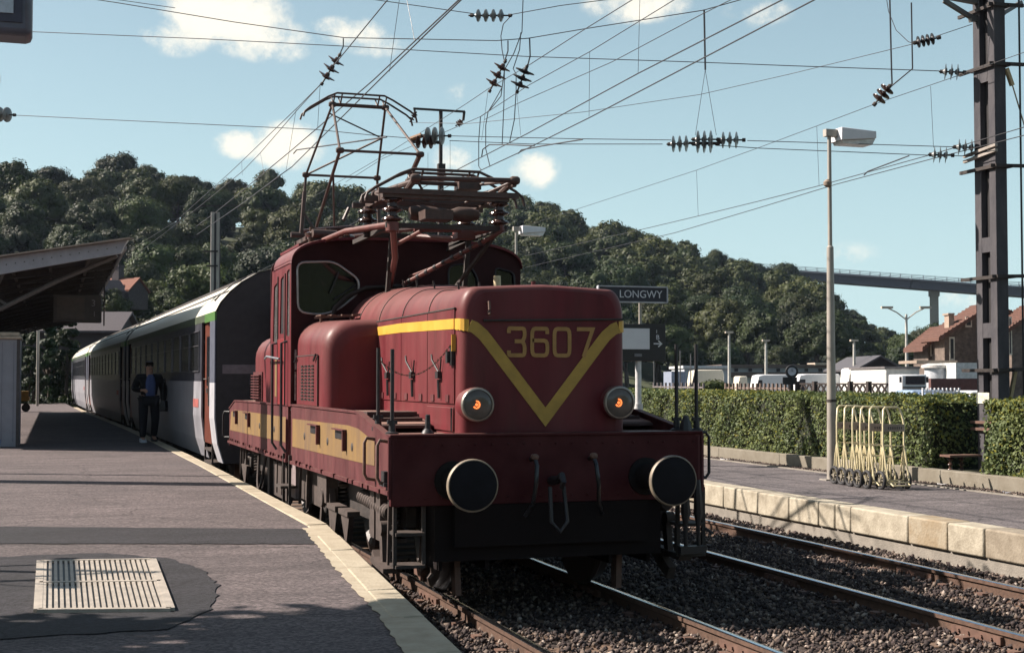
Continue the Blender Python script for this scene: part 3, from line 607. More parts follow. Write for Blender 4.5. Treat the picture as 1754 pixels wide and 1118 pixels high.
for off_ in (-5.8, 5.8):
    m = MB()
    for a, c in zip(ax, ax[1:]):
        A_ = Vector(a); C_ = Vector(c); d_ = (C_ - A_); n_ = Vector((-d_.y, d_.x, 0)).normalized() * off_; k = int(d_.length / 3)
        for h in (.35, .8, 1.15): m.bar(A_ + n_ + Vector((0, 0, h - .3)), C_ + n_ + Vector((0, 0, h - .3)), .12)
        for i in range(k): p = A_.lerp(C_, i / k) + n_; m.bar(p + Vector((0, 0, -.4)), p + Vector((0, 0, .9)), .16)
    part('railing', m, mat('viaduct_rail', (.15, .165, .19), rough=.5), VI)
for px, w in ((1601, 2.3), (2120, 2.6)):
    i = np.interp(px, [q[0] for q in dk], range(len(dk))); d = np.interp(px, [q[0] for q in dk], [q[2] for q in dk]); x, y = at(px, d); zt = zat(np.interp(px, [q[0] for q in dk], [q[1] for q in dk]), d) - 3
    m = MB(); m.obox((x, y, zt / 2 - 2), (RT[0] * w / 2 * .95, RT[1] * w / 2 * .95, 0), (-RT[1] * 1.0, RT[0] * 1.0, 0), (0, 0, zt / 2 + 1.5)); m.obox((x, y, zt - 1), (RT[0] * w * .6, RT[1] * w * .6, 0), (-RT[1] * 1.3, RT[0] * 1.3, 0), (0, 0, 1)); part('pier', m, concrete, VI)

# unseen hill ring added behind the camera to block low sky light
rv = []; rf_ = []
angs = np.arange(108, 330, 6); rr2 = [70, 90, 120, 160, 210, 300]
for a in angs:
    for k, d in enumerate(rr2): rv.append((math.sin(R(a + 18)) * d, math.cos(R(a + 18)) * d, -.3 + [0, 10, 20, 30, 38, 42][k] * (1 + .18 * math.sin(a * .11) + .08 * math.sin(a * .5))))
for i in range(len(angs) - 1):
    for j in range(5): rf_.append((i * 6 + j, (i + 1) * 6 + j, (i + 1) * 6 + j + 1, i * 6 + j + 1))
m = MB(); m.add(rv, rf_, True); solo('hill', m, MATS['hill_undergrowth'], kind='structure')
t = thing('station_building', 'long low station building beside the near platform, added unseen at left', 'building', (-9, 52, 0)); m = MB(); m.box(-12, -6.2, 34, 78, 0, 4.4); part('wall', m, mat('station_wall', (.16, .13, .11), rough=.9, var=.2), t)  # unseen block added to darken coach window reflections and cut low sky light
m = MB(); m.prism([(-12.4, 33.6, 4.4), (-5.9, 33.6, 4.4), (-9.1, 33.6, 5.6)], (0, 44.8, 0)); part('roof', m, mat('station_roof', (.09, .06, .05), rough=.9), t)
for k in range(10): m = MB(); m.box(-6.2, -6.17, 36 + k * 4.2, 37.4 + k * 4.2, 1.3, 3.1); part('window', m, black, t)
# ================================================================== LOCOMOTIVE
XC = 3.94; XL, XR = 2.57, 5.31; YF = 11.03
LO = thing('electric_locomotive', 'maroon centre-cab electric locomotive with yellow chevron and number 3607 on its nose', 'locomotive', (XC, 16.5, 0))
def P(name, mb, m, bevel=0, parent=None): return part(name, mb, m, parent or LO, bevel)
def mir(p): return (2 * XC - p[0], p[1], p[2])
# --- side sills (valances), two sections each side
fr = [(YF, .93), (YF, 1.375), (12.38, 1.56), (16.05, 1.56), (16.05, .90)]
re = [(16.28, .90), (16.28, 1.555), (21.3, 1.53), (22.0, 1.40), (22.0, .88)]
for sd_ in (0, 1):
    for poly in (fr, re):
        x = XL if not sd_ else XR; s = 1 if not sd_ else -1
        m = MB(); m.prism([(x, y, z) for y, z in poly], (.035 * s, 0, 0)); P('side_sill', m, maroon_d, .006)
        tp = poly[1:4] if poly is fr else poly[1:4]
        m = MB()
        for a, c in zip(tp, tp[1:]): m.prism([(x - .012 * s, a[0], a[1]), (x + .05 * s, a[0], a[1]), (x + .05 * s, c[0], c[1]), (x - .012 * s, c[0], c[1])], (0, 0, .018))
        P('sill_cap', m, maroon_d)
        m = MB()
        band = [(15.92, 1.415), (12.75, 1.44), (12.3, 1.425), (11.62, 1.335), (11.62, 1.135), (15.92, 1.10)] if poly is fr else [(21.75, 1.36), (21.4, 1.40), (16.4, 1.42), (16.4, 1.125), (21.9, 1.08)]
        m.prism([(x - .004 * s, y, z) for y, z in band], (.003 * s, 0, 0)); P('yellow_band', m, yellow_d)
        m = MB(); a, c = poly[0][0], poly[-1][0]; zb = poly[0][1], poly[-1][1]
        m.bar((x - .012 * s, a, zb[0] + .02), (x - .012 * s, c, zb[1] + .02), .03, .035)
        yy = min(a, c) + .3
        while yy < max(a, c) - .2:
            if (yy * 3.1) % 1 < .55: m.box(x - .028 * s - .012, x - .028 * s + .012, yy - .03, yy + .03, .93, .965)
            yy += .22
        P('sill_edge', m, maroon_d)
        # square openings with hooded lips, and oval openings
        for y0 in ((14.45, 13.08) if poly is fr else (21.2, 19.8)):
            m = MB(); m.box(x - .007 * s - .002, x - .007 * s + .002, y0 - .27, y0 + .27, 1.30, 1.385); P('step_opening', m, black)
            m = MB(); m.box(*sorted((x - .045 * s, x)), y0 - .28, y0 - .245, 1.20, 1.39); m.box(*sorted((x - .045 * s, x)), y0 - .28, y0 + .28, 1.385, 1.397); P('opening_lip', m, maroon_d)
        for y0 in ((15.1, 13.75, 12.55) if poly is fr else (18.6, 17.3)):
            m = MB(); m.lathe((x - .006 * s, y0, 1.25), (s, 0, 0), [(-.004, .035), (0, .04)], 14); P('oval_opening', m, grime)
        m = MB(); m.bar((x - .012 * s, poly[0][0] + (.02 if poly is re else 0), .9), (x - .012 * s, poly[0][0] + (.02 if poly is re else 0), 1.4), .02); P('edge_trim', m, maroon_d)
    # vertical panel seam on the rear section
    x = XL - .004 if not sd_ else XR + .004
    m = MB(); m.box(x - .002, x + .002, 17.95, 17.97, .9, 1.53); P('panel_seam', m, grime)
# step recess between the sections with ladder
m = MB(); m.box(XL + .05, XL + .09, 16.0, 16.35, .5, 1.56); m.box(XR - .09, XR - .05, 16.0, 16.35, .5, 1.56); P('recess_panel', m, mat('pale_recess', (.19, .15, .15), rough=.7))
for x in (XL - .02, XR + .02):
    m = MB()
    for z in (.35, .62): m.box(x - .10, x + .10, 16.0, 16.4, z, z + .03)
    m.bar((x, 15.98, .35), (x, 15.98, 1.0), .03); m.bar((x, 16.42, .35), (x, 16.42, 1.0), .03); P('cab_step', m, grime)
# deck
m = MB(); m.box(XL + .04, XR - .04, 11.1, 21.9, 1.36, 1.40); m.box(XL + .04, XR - .04, 12.6, 21.2, 1.52, 1.545)
for s, x in ((1, XL + .04), (-1, XR - .04)):
    x2 = 3.16 if s > 0 else 4.72
    m.prism([(x, 12.0, 1.46), (x2, 12.0, 1.46), (x2, 12.6, 1.53), (x, 12.6, 1.53)], (0, 0, .012))
P('deck', m, mat('dusty_deck', (.17, .085, .07), rough=.85, var=.3, scale=5, dust=.55, dustcol=(.27, .17, .13)))
m = MB()
for x0, x1 in ((2.66, 3.12), (4.76, 5.22)):
    m.box(x0, x1, 11.85, 12.15, 1.44, 1.465); m.box(x0, x1, 12.35, 12.7, 1.53, 1.57); m.box(x0, x1, 12.15, 12.35, 1.40, 1.52)
P('footboard', m, mat('dark_footboard', (.05, .022, .02), rough=.8, dust=.1))
# --- front beam
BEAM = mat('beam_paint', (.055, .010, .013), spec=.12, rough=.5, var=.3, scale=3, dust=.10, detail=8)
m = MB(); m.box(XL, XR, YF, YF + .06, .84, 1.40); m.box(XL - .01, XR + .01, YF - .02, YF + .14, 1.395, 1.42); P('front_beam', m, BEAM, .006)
m = MB(); m.box(2.95, 4.95, YF + .05, YF + .12, .38, .86); m.box(3.1, 4.8, YF - .02, YF + .05, .50, .84)
for x in (3.0, 3.4, 4.5, 4.85): m.box(x, x + .03, YF + .12, YF + .7, .3, .85)
P('lower_beam', m, mat('dark_undergear', (.010, .007, .007), rough=.8, spec=.15))
m = MB(); m.box(XL, XR, 21.95, 22.0, .84, 1.42); P('rear_beam', m, BEAM)
for x in np.arange(2.72, 5.25, .14):
    for z in (1.33, .90): m = MB(); m.lathe((x, YF - (.0 if z > 1 else -.002), z), (0, -1, 0), [(0, .010), (.006, .010), (.010, .006)], 6); P('rivet', m, BEAM)
# buffers
for x in (3.09, 4.79):
    m = MB(); m.lathe((x, 10.46, 1.04), (0, 1, 0), [(-.028, .03), (-.026, .12), (-.018, .185), (0, .197), (.022, .197), (.024, .06)], 40); b_ = P('buffer', m, mat('buffer_face', (.007, .007, .010), rough=.6, metal=.0, spec=.15, var=.4, scale=9, detail=8))
    m = MB(); m.lathe((x, 10.464, 1.04), (0, 1, 0), [(-.010, .190), (-.018, .194), (-.016, .201), (.0, .207), (.022, .207), (.026, .200)], 40); P('rim', m, mat('worn_buffer_rim', (.34, .28, .20), rough=.5, metal=.2, col2=(.12, .10, .085), scale=6, detail=8), parent=b_)
    m = MB(); m.lathe((x, 10.48, 1.04), (0, 1, 0), [(0, .07), (.25, .07), (.26, .11), (.52, .11), (.53, .16), (.552, .16)], 20); P('shank', m, mat('greasy_black', (.008, .006, .006), rough=.7, spec=.2), parent=b_)
# coupling hook, screw coupling, brake hoses
m = MB(); m.tube([(XC, YF, 1.02), (XC, 10.86, 1.04), (XC, 10.78, 1.08), (XC, 10.74, 1.03), (XC, 10.78, .98)], [.04, .035, .03, .026, .02]); m.tube([(XC - .06, 10.9, .98), (XC - .07, 10.84, .70), (XC, 10.82, .62), (XC + .07, 10.84, .70), (XC + .06, 10.9, .98)], .018); P('coupling_hook', m, black)
for x, sg in ((3.76, -1), (4.28, 1)):
    m = MB(); m.tube([(x, YF, 1.20), (x, 10.94, 1.22), (x, 10.88, 1.16), (x + .015 * sg, 10.86, 1.0), (x + .03 * sg, 10.9, .84), (x + .08 * sg, 10.95, .74)], .019, 8); h_ = P('brake_hose', m, mat('shiny_hose', (.012, .012, .014), rough=.3))
    m = MB(); m.lathe((x, 10.96, 1.225), (0, -1, 0), [(0, .028), (.05, .028), (.06, .015)], 10); P('hose_cock', m, brown, parent=h_)
# corner grab irons
def grab(pts, r=.014, m_=brown): m = MB(); m.tube(pts, r, 8); return P('grab_iron', m, m_)
for (x, y) in ((2.53, 11.62), (2.53, 11.12)):
    grab([(x + .04, y, 1.36), (x - .03, y, 1.37), (x - .05, y, 1.33), (x - .05, y, 1.07), (x - .03, y, 1.03), (x + .04, y, 1.02)], .015, brown)
for (x, y) in ((5.35, 11.12), (5.35, 11.62)):
    grab([(x - .05, y, 1.40), (x + .05, y, 1.40), (x + .08, y, 1.36), (x + .08, y, 1.05), (x + .05, y, 1.01), (x - .05, y, 1.01)], .014, black)
grab([(2.57, 21.95, 1.36), (2.50, 22.05, 1.36), (2.48, 22.05, 1.3), (2.48, 22.05, 1.02), (2.50, 22.05, .97), (2.57, 21.95, .97)], .014, black)
m = MB(); m.box(2.53, 2.60, 11.08, 11.2, 1.0, 1.12); m.box(2.52, 2.58, 11.05, 11.22, 1.0, 1.03); P('lamp_bracket', m, black)
# stanchions with chain
for x, y, z0, z1 in ((2.62, 11.72, 1.45, 2.13), (2.62, 11.20, 1.42, 2.11), (5.16, 11.2, 1.42, 2.17), (5.35, 11.2, 1.42, 2.17)):
    m = MB(); m.tube([(x, y, z0), (x, y, z1)], .017, 8); m.lathe((x, y, z0 - .02), (0, 0, 1), [(0, .055), (.03, .055), (.04, .03), (.12, .026)], 10); m.box(x - .04, x + .04, y - .02, y + .02, z0 + .08, z0 + .11); P('handrail_post', m, black)
m = MB(); m.tube([(5.16, 11.2, 1.42), (5.16, 11.2, 1.0)], .02, 6); m.lathe((5.2, 11.1, 1.42), (0, 0, 1), [(0, .06), (.06, .05), (.13, .02)], 8); P('post_socket', m, black)
A_ = Vector((2.62, 11.72, 2.04)); B_ = Vector((3.17, 11.38, 2.16)); m = MB(); n_ = 26
for k in range(n_):
    t0, t1 = k / n_, (k + .75) / n_; f = lambda t: A_.lerp(B_, t) - Vector((0, 0, .20 * 4 * t * (1 - t)))
    m.bar(f(t0), f(t1), .013 if k % 2 else .008, .008 if k % 2 else .013)
P('safety_chain', m, brown)
m = MB(); m.box(3.165, 3.197, 11.36, 11.42, 1.98, 2.15); m.box(3.14, 3.19, 11.40, 11.46, 2.0, 2.1); P('chain_bracket', m, black)
m = MB(); m.lathe((2.92, 11.2, 1.41), (0, 0, 1), [(0, .06), (.03, .045), (.05, .025), (.16, .02), (.165, .012)], 12); P('filler_cap', m, black)
# front left and right steps under the beam
for x, s in ((2.62, 1), (5.12, 1)):
    m = MB()
    for z in (.34, .60): m.box(x, x + .24, 11.05, 11.28, z, z + .025)
    for q in (0, .24): m.bar((x + q, 11.1, .34), (x + q, 11.1, .93), .03)
    P('corner_step', m, grime)
m = MB()
for x in (5.14, 5.26): m.tube([(x, 11.0, 1.0), (x, 10.98, .72), (x, 10.99, .62), (x + .01, 11.0, .42)], [.03, .045, .02, .018], 8); 
m.tube([(5.36, 11.1, .95), (5.37, 11.1, .58), (5.43, 11.05, .53)], .014, 6); m.box(5.08, 5.32, 10.95, 11.02, .38, .44); P('sand_pipe', m, black)
# --- long front hood
HL, HR = 3.20, 4.68; hw = (HR - HL) / 2
def hood_sec(y, zc, zs, rx, inset=0, zb=1.40, drop=0):
    """half section from side to crest and back: rx = width of the rounded shoulder"""
    w = hw - inset; zc -= drop; zs2 = min(zs, zc - .08); pts = [(XC - w, y, zb), (XC - w, y, (zb + zs2) / 2), (XC - w, y, zs2)]
    shoulder = [(XC - w + rx * (1 - math.cos(a)), zs2 + (zc - .03 - zs2) * math.sin(a)) for a in np.linspace(.18, math.pi / 2, 9)]
    pts += [(x, y, z) for x, z in shoulder]; pts += [(XC - (hw - rx) * .45, y, zc - .012), (XC, y, zc)]
    return pts + [mir(p) for p in pts[::-1][1:]]
def blend(y): 
    t = min(1, max(0, (y - 11.4) / 4.3)); t = t * t * (3 - 2 * t); return 2.67 + .25 * t, .13 + .42 * t
rings = []
for y, ins, dr in ((11.185, .10, .05), (11.19, .075, .032), (11.205, .038, .014), (11.235, .013, .004), (11.28, .002, .0), (11.34, 0, 0)):
    zc, rx = blend(y); rings.append(hood_sec(y, zc, 2.40, rx, ins, drop=dr))
for y in list(np.arange(11.6, 15.9, .25)) + [16.0]:
    zc, rx = blend(y); rings.append(hood_sec(y, zc, 2.42, rx))
m = MB(); m.loft(rings, smooth=True); hood = P('front_hood', m, maroon)
smooth_angle(hood.data, 35)
# panel joints on hood roof
for y in (13.26, 14.29, 15.33, 12.25):
    zc, rx = blend(y); r_ = [Vector((XC + (p[0] - XC) * 1.004, p[1], p[2] + .003)) for p in hood_sec(y, zc, 2.42, rx)[2:-2]]; m = MB(); m.tube(r_, .005, 5); P('roof_seam', m, grime)
# side doors (with seams, latches and hinges), both sides
doors = [(11.36, 12.24), (12.26, 13.25), (13.27, 14.28), (14.30, 15.30)]
for sgn, X0 in ((-1, HL), (1, HR)):
    for y0, y1 in doors:
        m = MB(); m.box(*sorted((X0 + sgn * .002, X0 + sgn * .012)), y0, y1, 1.655, 2.455); d_ = P('hood_door', m, maroon, .004)
        m = MB(); yc = (y0 + y1) / 2; x = X0 + sgn * .03
        m.tube([(x, yc - .02, 1.70), (x, yc, 1.86)], .013, 6); m.box(*sorted((x - .02, x + .02)), yc - .05, yc + .04, 1.87, 1.93); m.tube([(x, yc, 1.93), (x + sgn * .03, yc + .10, 2.03), (x + sgn * .03, yc + .12, 2.08)], .010, 6); m.tube([(x, yc - .06, 1.93), (x, yc - .09, 2.04)], .007, 6)
        P('door_latch', m, black, parent=d_)
        for q in (.22, .78):
            yy = y0 + (y1 - y0) * q; m = MB(); m.box(*sorted((X0 + sgn * .012, X0 + sgn * .022)), yy - .05, yy + .05, 1.67, 1.73); P('hinge_pocket', m, maroon_d, parent=d_)
    m = MB(); m.box(*sorted((X0, X0 + sgn * .016)), 11.38, 12.25, 1.425, 1.625); P('lower_panel', m, maroon, .004)
    m = MB(); m.box(*sorted((X0, X0 + sgn * .02)), 11.40, 11.44, 1.43, 1.62); P('panel_gap', m, black)
    m = MB(); m.box(*sorted((X0, X0 + sgn * .018)), 11.34, 15.33, 2.457, 2.467); P('gutter', m, grime)
    # side stripe
    m = MB(); q = X0 + sgn * .0135
    m.prism([(q, 15.30, 2.405), (q, 13.26, 2.405), (q, 11.36, 2.372), (q, 11.36, 2.285), (q, 13.26, 2.315), (q, 15.30, 2.318)], (sgn * .0025, 0, 0))
    P('yellow_side_stripe', m, yellow)
    # stripe wrapping the corner: follows the corner rings
    m = MB(); pr = []
    for y, ins in ((11.37, 0), (11.28, .002), (11.235, .013), (11.205, .038), (11.19, .075)): pr.append((X0 - sgn * (ins - .006), y - .006))
    for (xa, ya), (xb, yb) in zip(pr, pr[1:]):
        k = 0 if True else 0; ta = pr.index((xa, ya)) / 4; tb = ta + .25; za, zb_ = 2.372 - .012 * ta ** 2, 2.372 - .012 * tb ** 2
        m.prism([(xa, ya, za), (xb, yb, zb_), (xb, yb, zb_ - .095 - .01 * tb), (xa, ya, za - .088 - .01 * ta)], (sgn * .002, -.002, 0))
    P('yellow_corner_stripe', m, yellow)
# chevron on nose face
ch = [(3.272, 2.312), (3.32, 2.292), (3.39, 2.235), (3.44, 2.175), (XC, 1.545), (4.44, 2.175), (4.49, 2.235), (4.56, 2.292), (4.608, 2.312)]
m = MB(); m.strip([(x, 11.183, z) for x, z in ch], .10, (0, -1, 0), .004); P('yellow_chevron', m, mat('chevron_paint', (.40, .25, .045), rough=.55, var=.15, scale=8))
# numerals 3607 as rounded painted strokes
def digit(pts, x0): m = MB(); m.strip([(x0 + x * .148, 11.181, 2.055 + z * .245) for x, z in pts], .033, (0, -1, 0), .004); return m
c = .2
def rd(p, r=.16): 
    out = [p[0]]
    for a, b_, d in zip(p, p[1:], p[2:]):
        a, b_, d = Vector((*a, 0)), Vector((*b_, 0)), Vector((*d, 0)); u = (a - b_); v = (d - b_); rr = min(r, u.length * .45, v.length * .45); s = b_ + u.normalized() * rr; e = b_ + v.normalized() * rr
        for k in range(4): t = k / 3; q = s * (1 - t) ** 2 + b_ * 2 * t * (1 - t) + e * t * t; out.append((q.x, q.y))
    return out + [p[-1]]
dg = {'3': rd([(0, .80), (0, .96), (.94, .96), (.94, .66), (.80, .52), (.94, .38), (.94, .04), (0, .04), (0, .20)], .14),
      '6': rd([(.95, .78), (.95, .96), (.04, .96), (.04, .04), (.96, .04), (.96, .55), (.06, .55)], .2),
      '0': rd([(.5, .96), (.04, .96), (.04, .04), (.96, .04), (.96, .96), (.5, .96)], .2), '7': [(0, .96), (.97, .96), (.40, 0)]}
for ch_, x0 in (('3', 3.615), ('6', 3.815), ('0', 4.015), ('7', 4.225)): _n = P('numeral_' + {'3': 'three', '6': 'six', '0': 'zero', '7': 'seven'}[ch_], digit(dg[ch_], x0), tan)
m = MB(); m.strip([(3.615 + .148 * .35, 11.1812, 2.055 + .52 * .245), (3.615 + .148 * .85, 11.1812, 2.055 + .52 * .245)], .033, (0, -1, 0), .0038); P('numeral_stroke', m, tan)
m = MB(); m.tube([(3.42, 11.17, 2.352), (4.64, 11.175, 2.378)], .010, 6); m.lathe((3.42, 11.17, 2.352), (-1, 0, 0), [(0, .012), (.03, .012)], 8); P('nose_handrail', m, grime)
m = MB(); m.tube([(3.43, 11.15, 2.43), (3.43, 11.13, 2.40)], .014, 8); m.tube([(3.43, 11.18, 2.50), (3.43, 11.14, 2.51), (3.43, 11.13, 2.44)], .012, 6); P('hose_connector', m, brown)
m = MB(); m.box(3.16, 3.197, 11.335, 11.345, 2.10, 2.24); P('data_mark', m, yellow)
# headlights
warm = emis('lamp_filament', (1, .24, .06), .7)
for x, z in ((3.315, 1.655), (4.575, 1.665)):
    m = MB(); m.lathe((x, 11.30, z), (0, -1, 0), [(-.05, .12), (.05, .142), (.17, .142), (.20, .136)], 28); h_ = P('headlight', m, maroon)
    m = MB(); m.lathe((x, 11.10, z), (0, -1, 0), [(0, .142), (.02, .142), (.03, .134), (.032, .124), (.015, .122)], 28); P('bezel', m, mat('bezel_metal', (.30, .27, .24), rough=.35, metal=.7, var=.3, scale=10), parent=h_)
    m = MB(); m.lathe((x, 11.08, z), (0, -1, 0), [(0, .126), (.006, .120), (.014, .06), (.016, .01)], 28); P('lens', m, lampglass, parent=h_)
    m = MB(); m.tube([(x - .018 + .03 * math.cos(a) * .9, 11.060, z + .03 * math.sin(a)) for a in np.linspace(-2.6, 1.7, 9)], .007, 6); m.lathe((x - .015, 11.065, z), (0, -1, 0), [(0, .014), (.006, .010)], 8); P('bulb', m, warm, parent=h_)
for x, z in ((3.19, 1.98), (2.9, 1.98)): pass
for y in (12.0, 12.7, 13.6, 14.3, 14.9):
    zc, rx = blend(y); m = MB(); m.tube([(3.62, y, zc - .06), (3.60, y, zc + .05)], .010, 6); P('roof_eye', m, grime)
for x, y in ((4.08, 11.9), (4.47, 12.3)):
    m = MB(); m.tube([(x, y, 2.60), (x, y, 2.74)], [.016, .02], 6); P('lifting_eye', m, maroon_d)
m = MB(); m.lathe((4.46, 14.2, 2.7), (0, 0, 1), [(0, .04), (.22, .04), (.26, .035)], 10); P('whistle', m, mat('cream_vent', (.55, .45, .27), rough=.6))
# --- low side hoods beside the main hood, and rear hood
def rbox(name, x0, x1, y0, y1, z0, z1, bx, m_, edges, seg=6):
    bm = bmesh.new(); vs = [bm.verts.new(p) for p in ((x0, y0, z0), (x1, y0, z0), (x1, y1, z0), (x0, y1, z0), (x0, y0, z1), (x1, y0, z1), (x1, y1, z1), (x0, y1, z1))]
    for f in [(0, 3, 2, 1), (4, 5, 6, 7), (0, 1, 5, 4), (1, 2, 6, 5), (2, 3, 7, 6), (3, 0, 4, 7)]: bm.faces.new([vs[i] for i in f])
    es = [e for e in bm.edges if edges((e.verts[0].co + e.verts[1].co) / 2)]
    bmesh.ops.bevel(bm, geom=es, offset=bx, segments=seg, profile=.5, affect='EDGES')
    mb = MB(); bm.verts.index_update(); mb.add([v.co[:] for v in bm.verts], [[v.index for v in f.verts] for f in bm.faces], True); bm.free(); return P(name, mb, m_)
lm = lambda x0, x1, y0, y1, z1, outer: (lambda c: (abs(c.z - z1) < .01 and (abs(c.x - outer) < .01 or abs(c.y - y0) < .01)) or (abs(c.x - outer) < .01 and abs(c.y - y0) < .01))
for X0, X1, out in ((2.63, 3.3, 2.63), (4.58, 5.25, 5.25)):
    s = -1 if out < 3 else 1
    inn = X1 if s < 0 else X0; rings = []
    for y, ins, dr in ((14.285, .15, .17), (14.29, .11, .115), (14.31, .065, .06), (14.35, .028, .025), (14.41, .006, .006), (14.48, 0, 0), (14.8, 0, -.01), (15.4, 0, -.03), (16.03, 0, -.05)):
        o_x = out - s * ins; zt_ = 2.50 - dr; rx_ = .30
        rings.append([(inn, y, 1.545), (o_x, y, 1.545), (o_x, y, 1.9), (o_x, y, zt_ - .30)] + [(o_x - s * rx_ * (1 - math.cos(a)), y, zt_ - .30 + .28 * math.sin(a)) for a in np.linspace(.25, 1.57, 7)] + [(inn, y, zt_)])
    m = MB(); m.loft(rings); so_ = P('side_hood', m, maroon); smooth_angle(so_.data, 50)
    m = MB(); q = out + s * .004; m.box(*sorted((q, q + s * .012)), 14.62, 15.92, 1.58, 2.12); v_ = P('louvre_door', m, maroon, .003)
    m = MB(); m.box(*sorted((q + s * .012, q + s * .016)), 14.60, 15.94, 2.115, 2.125); m.box(*sorted((q + s * .012, q + s * .016)), 14.60, 14.615, 1.58, 2.12); P('door_seam', m, grime, parent=v_)
    m = MB()
    for r_ in range(11):
        for c_ in range(4):
            z = 1.63 + r_ * .036; y0 = 14.82 + c_ * .22; m.prism([(q + s * .012, y0, z), (q + s * .012, y0 + .15, z), (q + s * .012, y0 + .15, z + .018), (q + s * .012, y0, z + .018)], (s * .004, 0, 0)); m.box(*sorted((q + s * .012, q + s * .028)), y0 - .005, y0 + .155, z + .018, z + .023)
    P('louvres', m, grime, parent=v_)
    m = MB(); m.tube([(q + s * .03, 15.98, 2.06), (q + s * .03, 15.86, 2.10)], .012, 6); m.tube([(q + s * .03, 14.75, 2.06), (q + s * .03, 14.62, 2.12)], .012, 6); P('clip', m, black, parent=v_)
    rbox('rear_side_hood', X0 + .02, X1, 17.55, 19.95, 1.53, 2.45, .30, maroon, (lambda out_, : (lambda c: (abs(c.z - 2.45) < .01 and (abs(c.x - out_) < .03 or abs(c.y - 19.95) < .01)) or (abs(c.x - out_) < .03 and abs(c.y - 19.95) < .01)))(out))
    m = MB(); q = out - s * .02 + s * .004
    for r_ in range(9): m.box(*sorted((q, q + s * .05)), 18.95, 19.75, 1.60 + r_ * .038, 1.615 + r_ * .038)
    m.box(*sorted((q, q + s * .012)), 18.9, 19.8, 1.57, 1.96); P('rear_grille', m, maroon_d)
    m = MB(); m.box(*sorted((q, q + s * .008)), 17.7, 18.55, 1.57, 2.15); P('rear_hood_door', m, maroon, .003)
rings = []
for y in (17.5, 19, 20.5, 21.2): rings.append(hood_sec(y, 2.66, 2.30, .35, 0, 1.5))
rings.append(hood_sec(21.3, 2.56, 2.22, .35, .06, 1.5)); m = MB(); m.loft(rings); P('rear_hood', m, maroon)
# louvre panel & data plate beside the cab door
m = MB(); m.box(2.60, 2.615, 15.98, 16.16, 1.62, 1.95); m.box(2.60, 2.62, 15.99, 16.15, 1.97, 2.2); P('data_plate', m, mat('worn_plate', (.35, .30, .27), rough=.6, var=.5, scale=30))
# --- cab
CY0, CY1 = 16.02, 17.62
def cab_roof_z(x): t = (x - XC) / (5.33 - XC); return 3.30 + .22 * (1 - abs(t) ** 2.6)
xs = [2.56 + (5.32 - 2.56) * k / 24 for k in range(25)]
outer = [(2.56, 1.55), (5.32, 1.55)] + [(x, cab_roof_z(x)) for x in xs[::-1]]
outer = [(2.56, 1.55), (5.32, 1.55), (5.32, 3.18)] + [(XC + 1.38 * math.cos(a) if abs(math.cos(a)) > .999 else XC + 1.38 * (abs(math.cos(a)) ** .5) * (1 if math.cos(a) > 0 else -1), 3.18 + .33 * math.sin(a) ** .8) for a in np.linspace(.06, math.pi - .06, 25)] + [(2.56, 3.18)]
wl1 = round_poly([(2.635, 2.63), (2.62, 3.20), (3.05, 3.22), (3.34, 3.02), (3.34, 2.86), (3.10, 2.66), (2.9, 2.60)], .10)
wr1 = round_poly([(2 * XC - x, z) for x, z in [(3.45, 3.02), (3.42, 3.14), (3.12, 3.22), (3.08, 2.70), (3.30, 2.90)]], .08)
wr2 = round_poly([(5.00, 2.72), (5.24, 2.72), (5.24, 3.14), (5.00, 3.20)], .06)
wr1 = round_poly([(4.42, 2.94), (4.42, 3.20), (4.66, 3.24), (4.78, 3.08), (4.80, 2.72), (4.60, 2.80)], .08)
vs, fs = plate_mesh(outer, [wl1, wr1, wr2], .04)
cab_shaded = mat('shaded_cab_maroon', (.030, .008, .009), spec=.12, rough=.5, var=.25, scale=3, dust=.1, dustcol=(.18, .1, .08))  # maroon darkened in colour for the shade on the cab front
m = MB(); m.add([(x, CY0 + z, y) for x, y, z in vs], fs); P('cab_front', m, cab_shaded)
for w in (wl1, wr1, wr2):
    m = MB(); m.tube([(x, CY0 - .025, z) for x, z in w + [w[0]]], .012, 6, caps=False); f_ = P('window_frame', m, black if w is not wl1 else mat('aluminium_trim', (.42, .40, .38), rough=.35, metal=.6))
    m = MB(); m.prism([(x, CY0 + .005, z) for x, z in w], (0, .006, 0)); P('pane', m, glass, parent=f_)
m = MB(); m.add([(x, CY1 + z, y) for x, y, z in vs], fs); P('cab_back', m, cab_shaded)
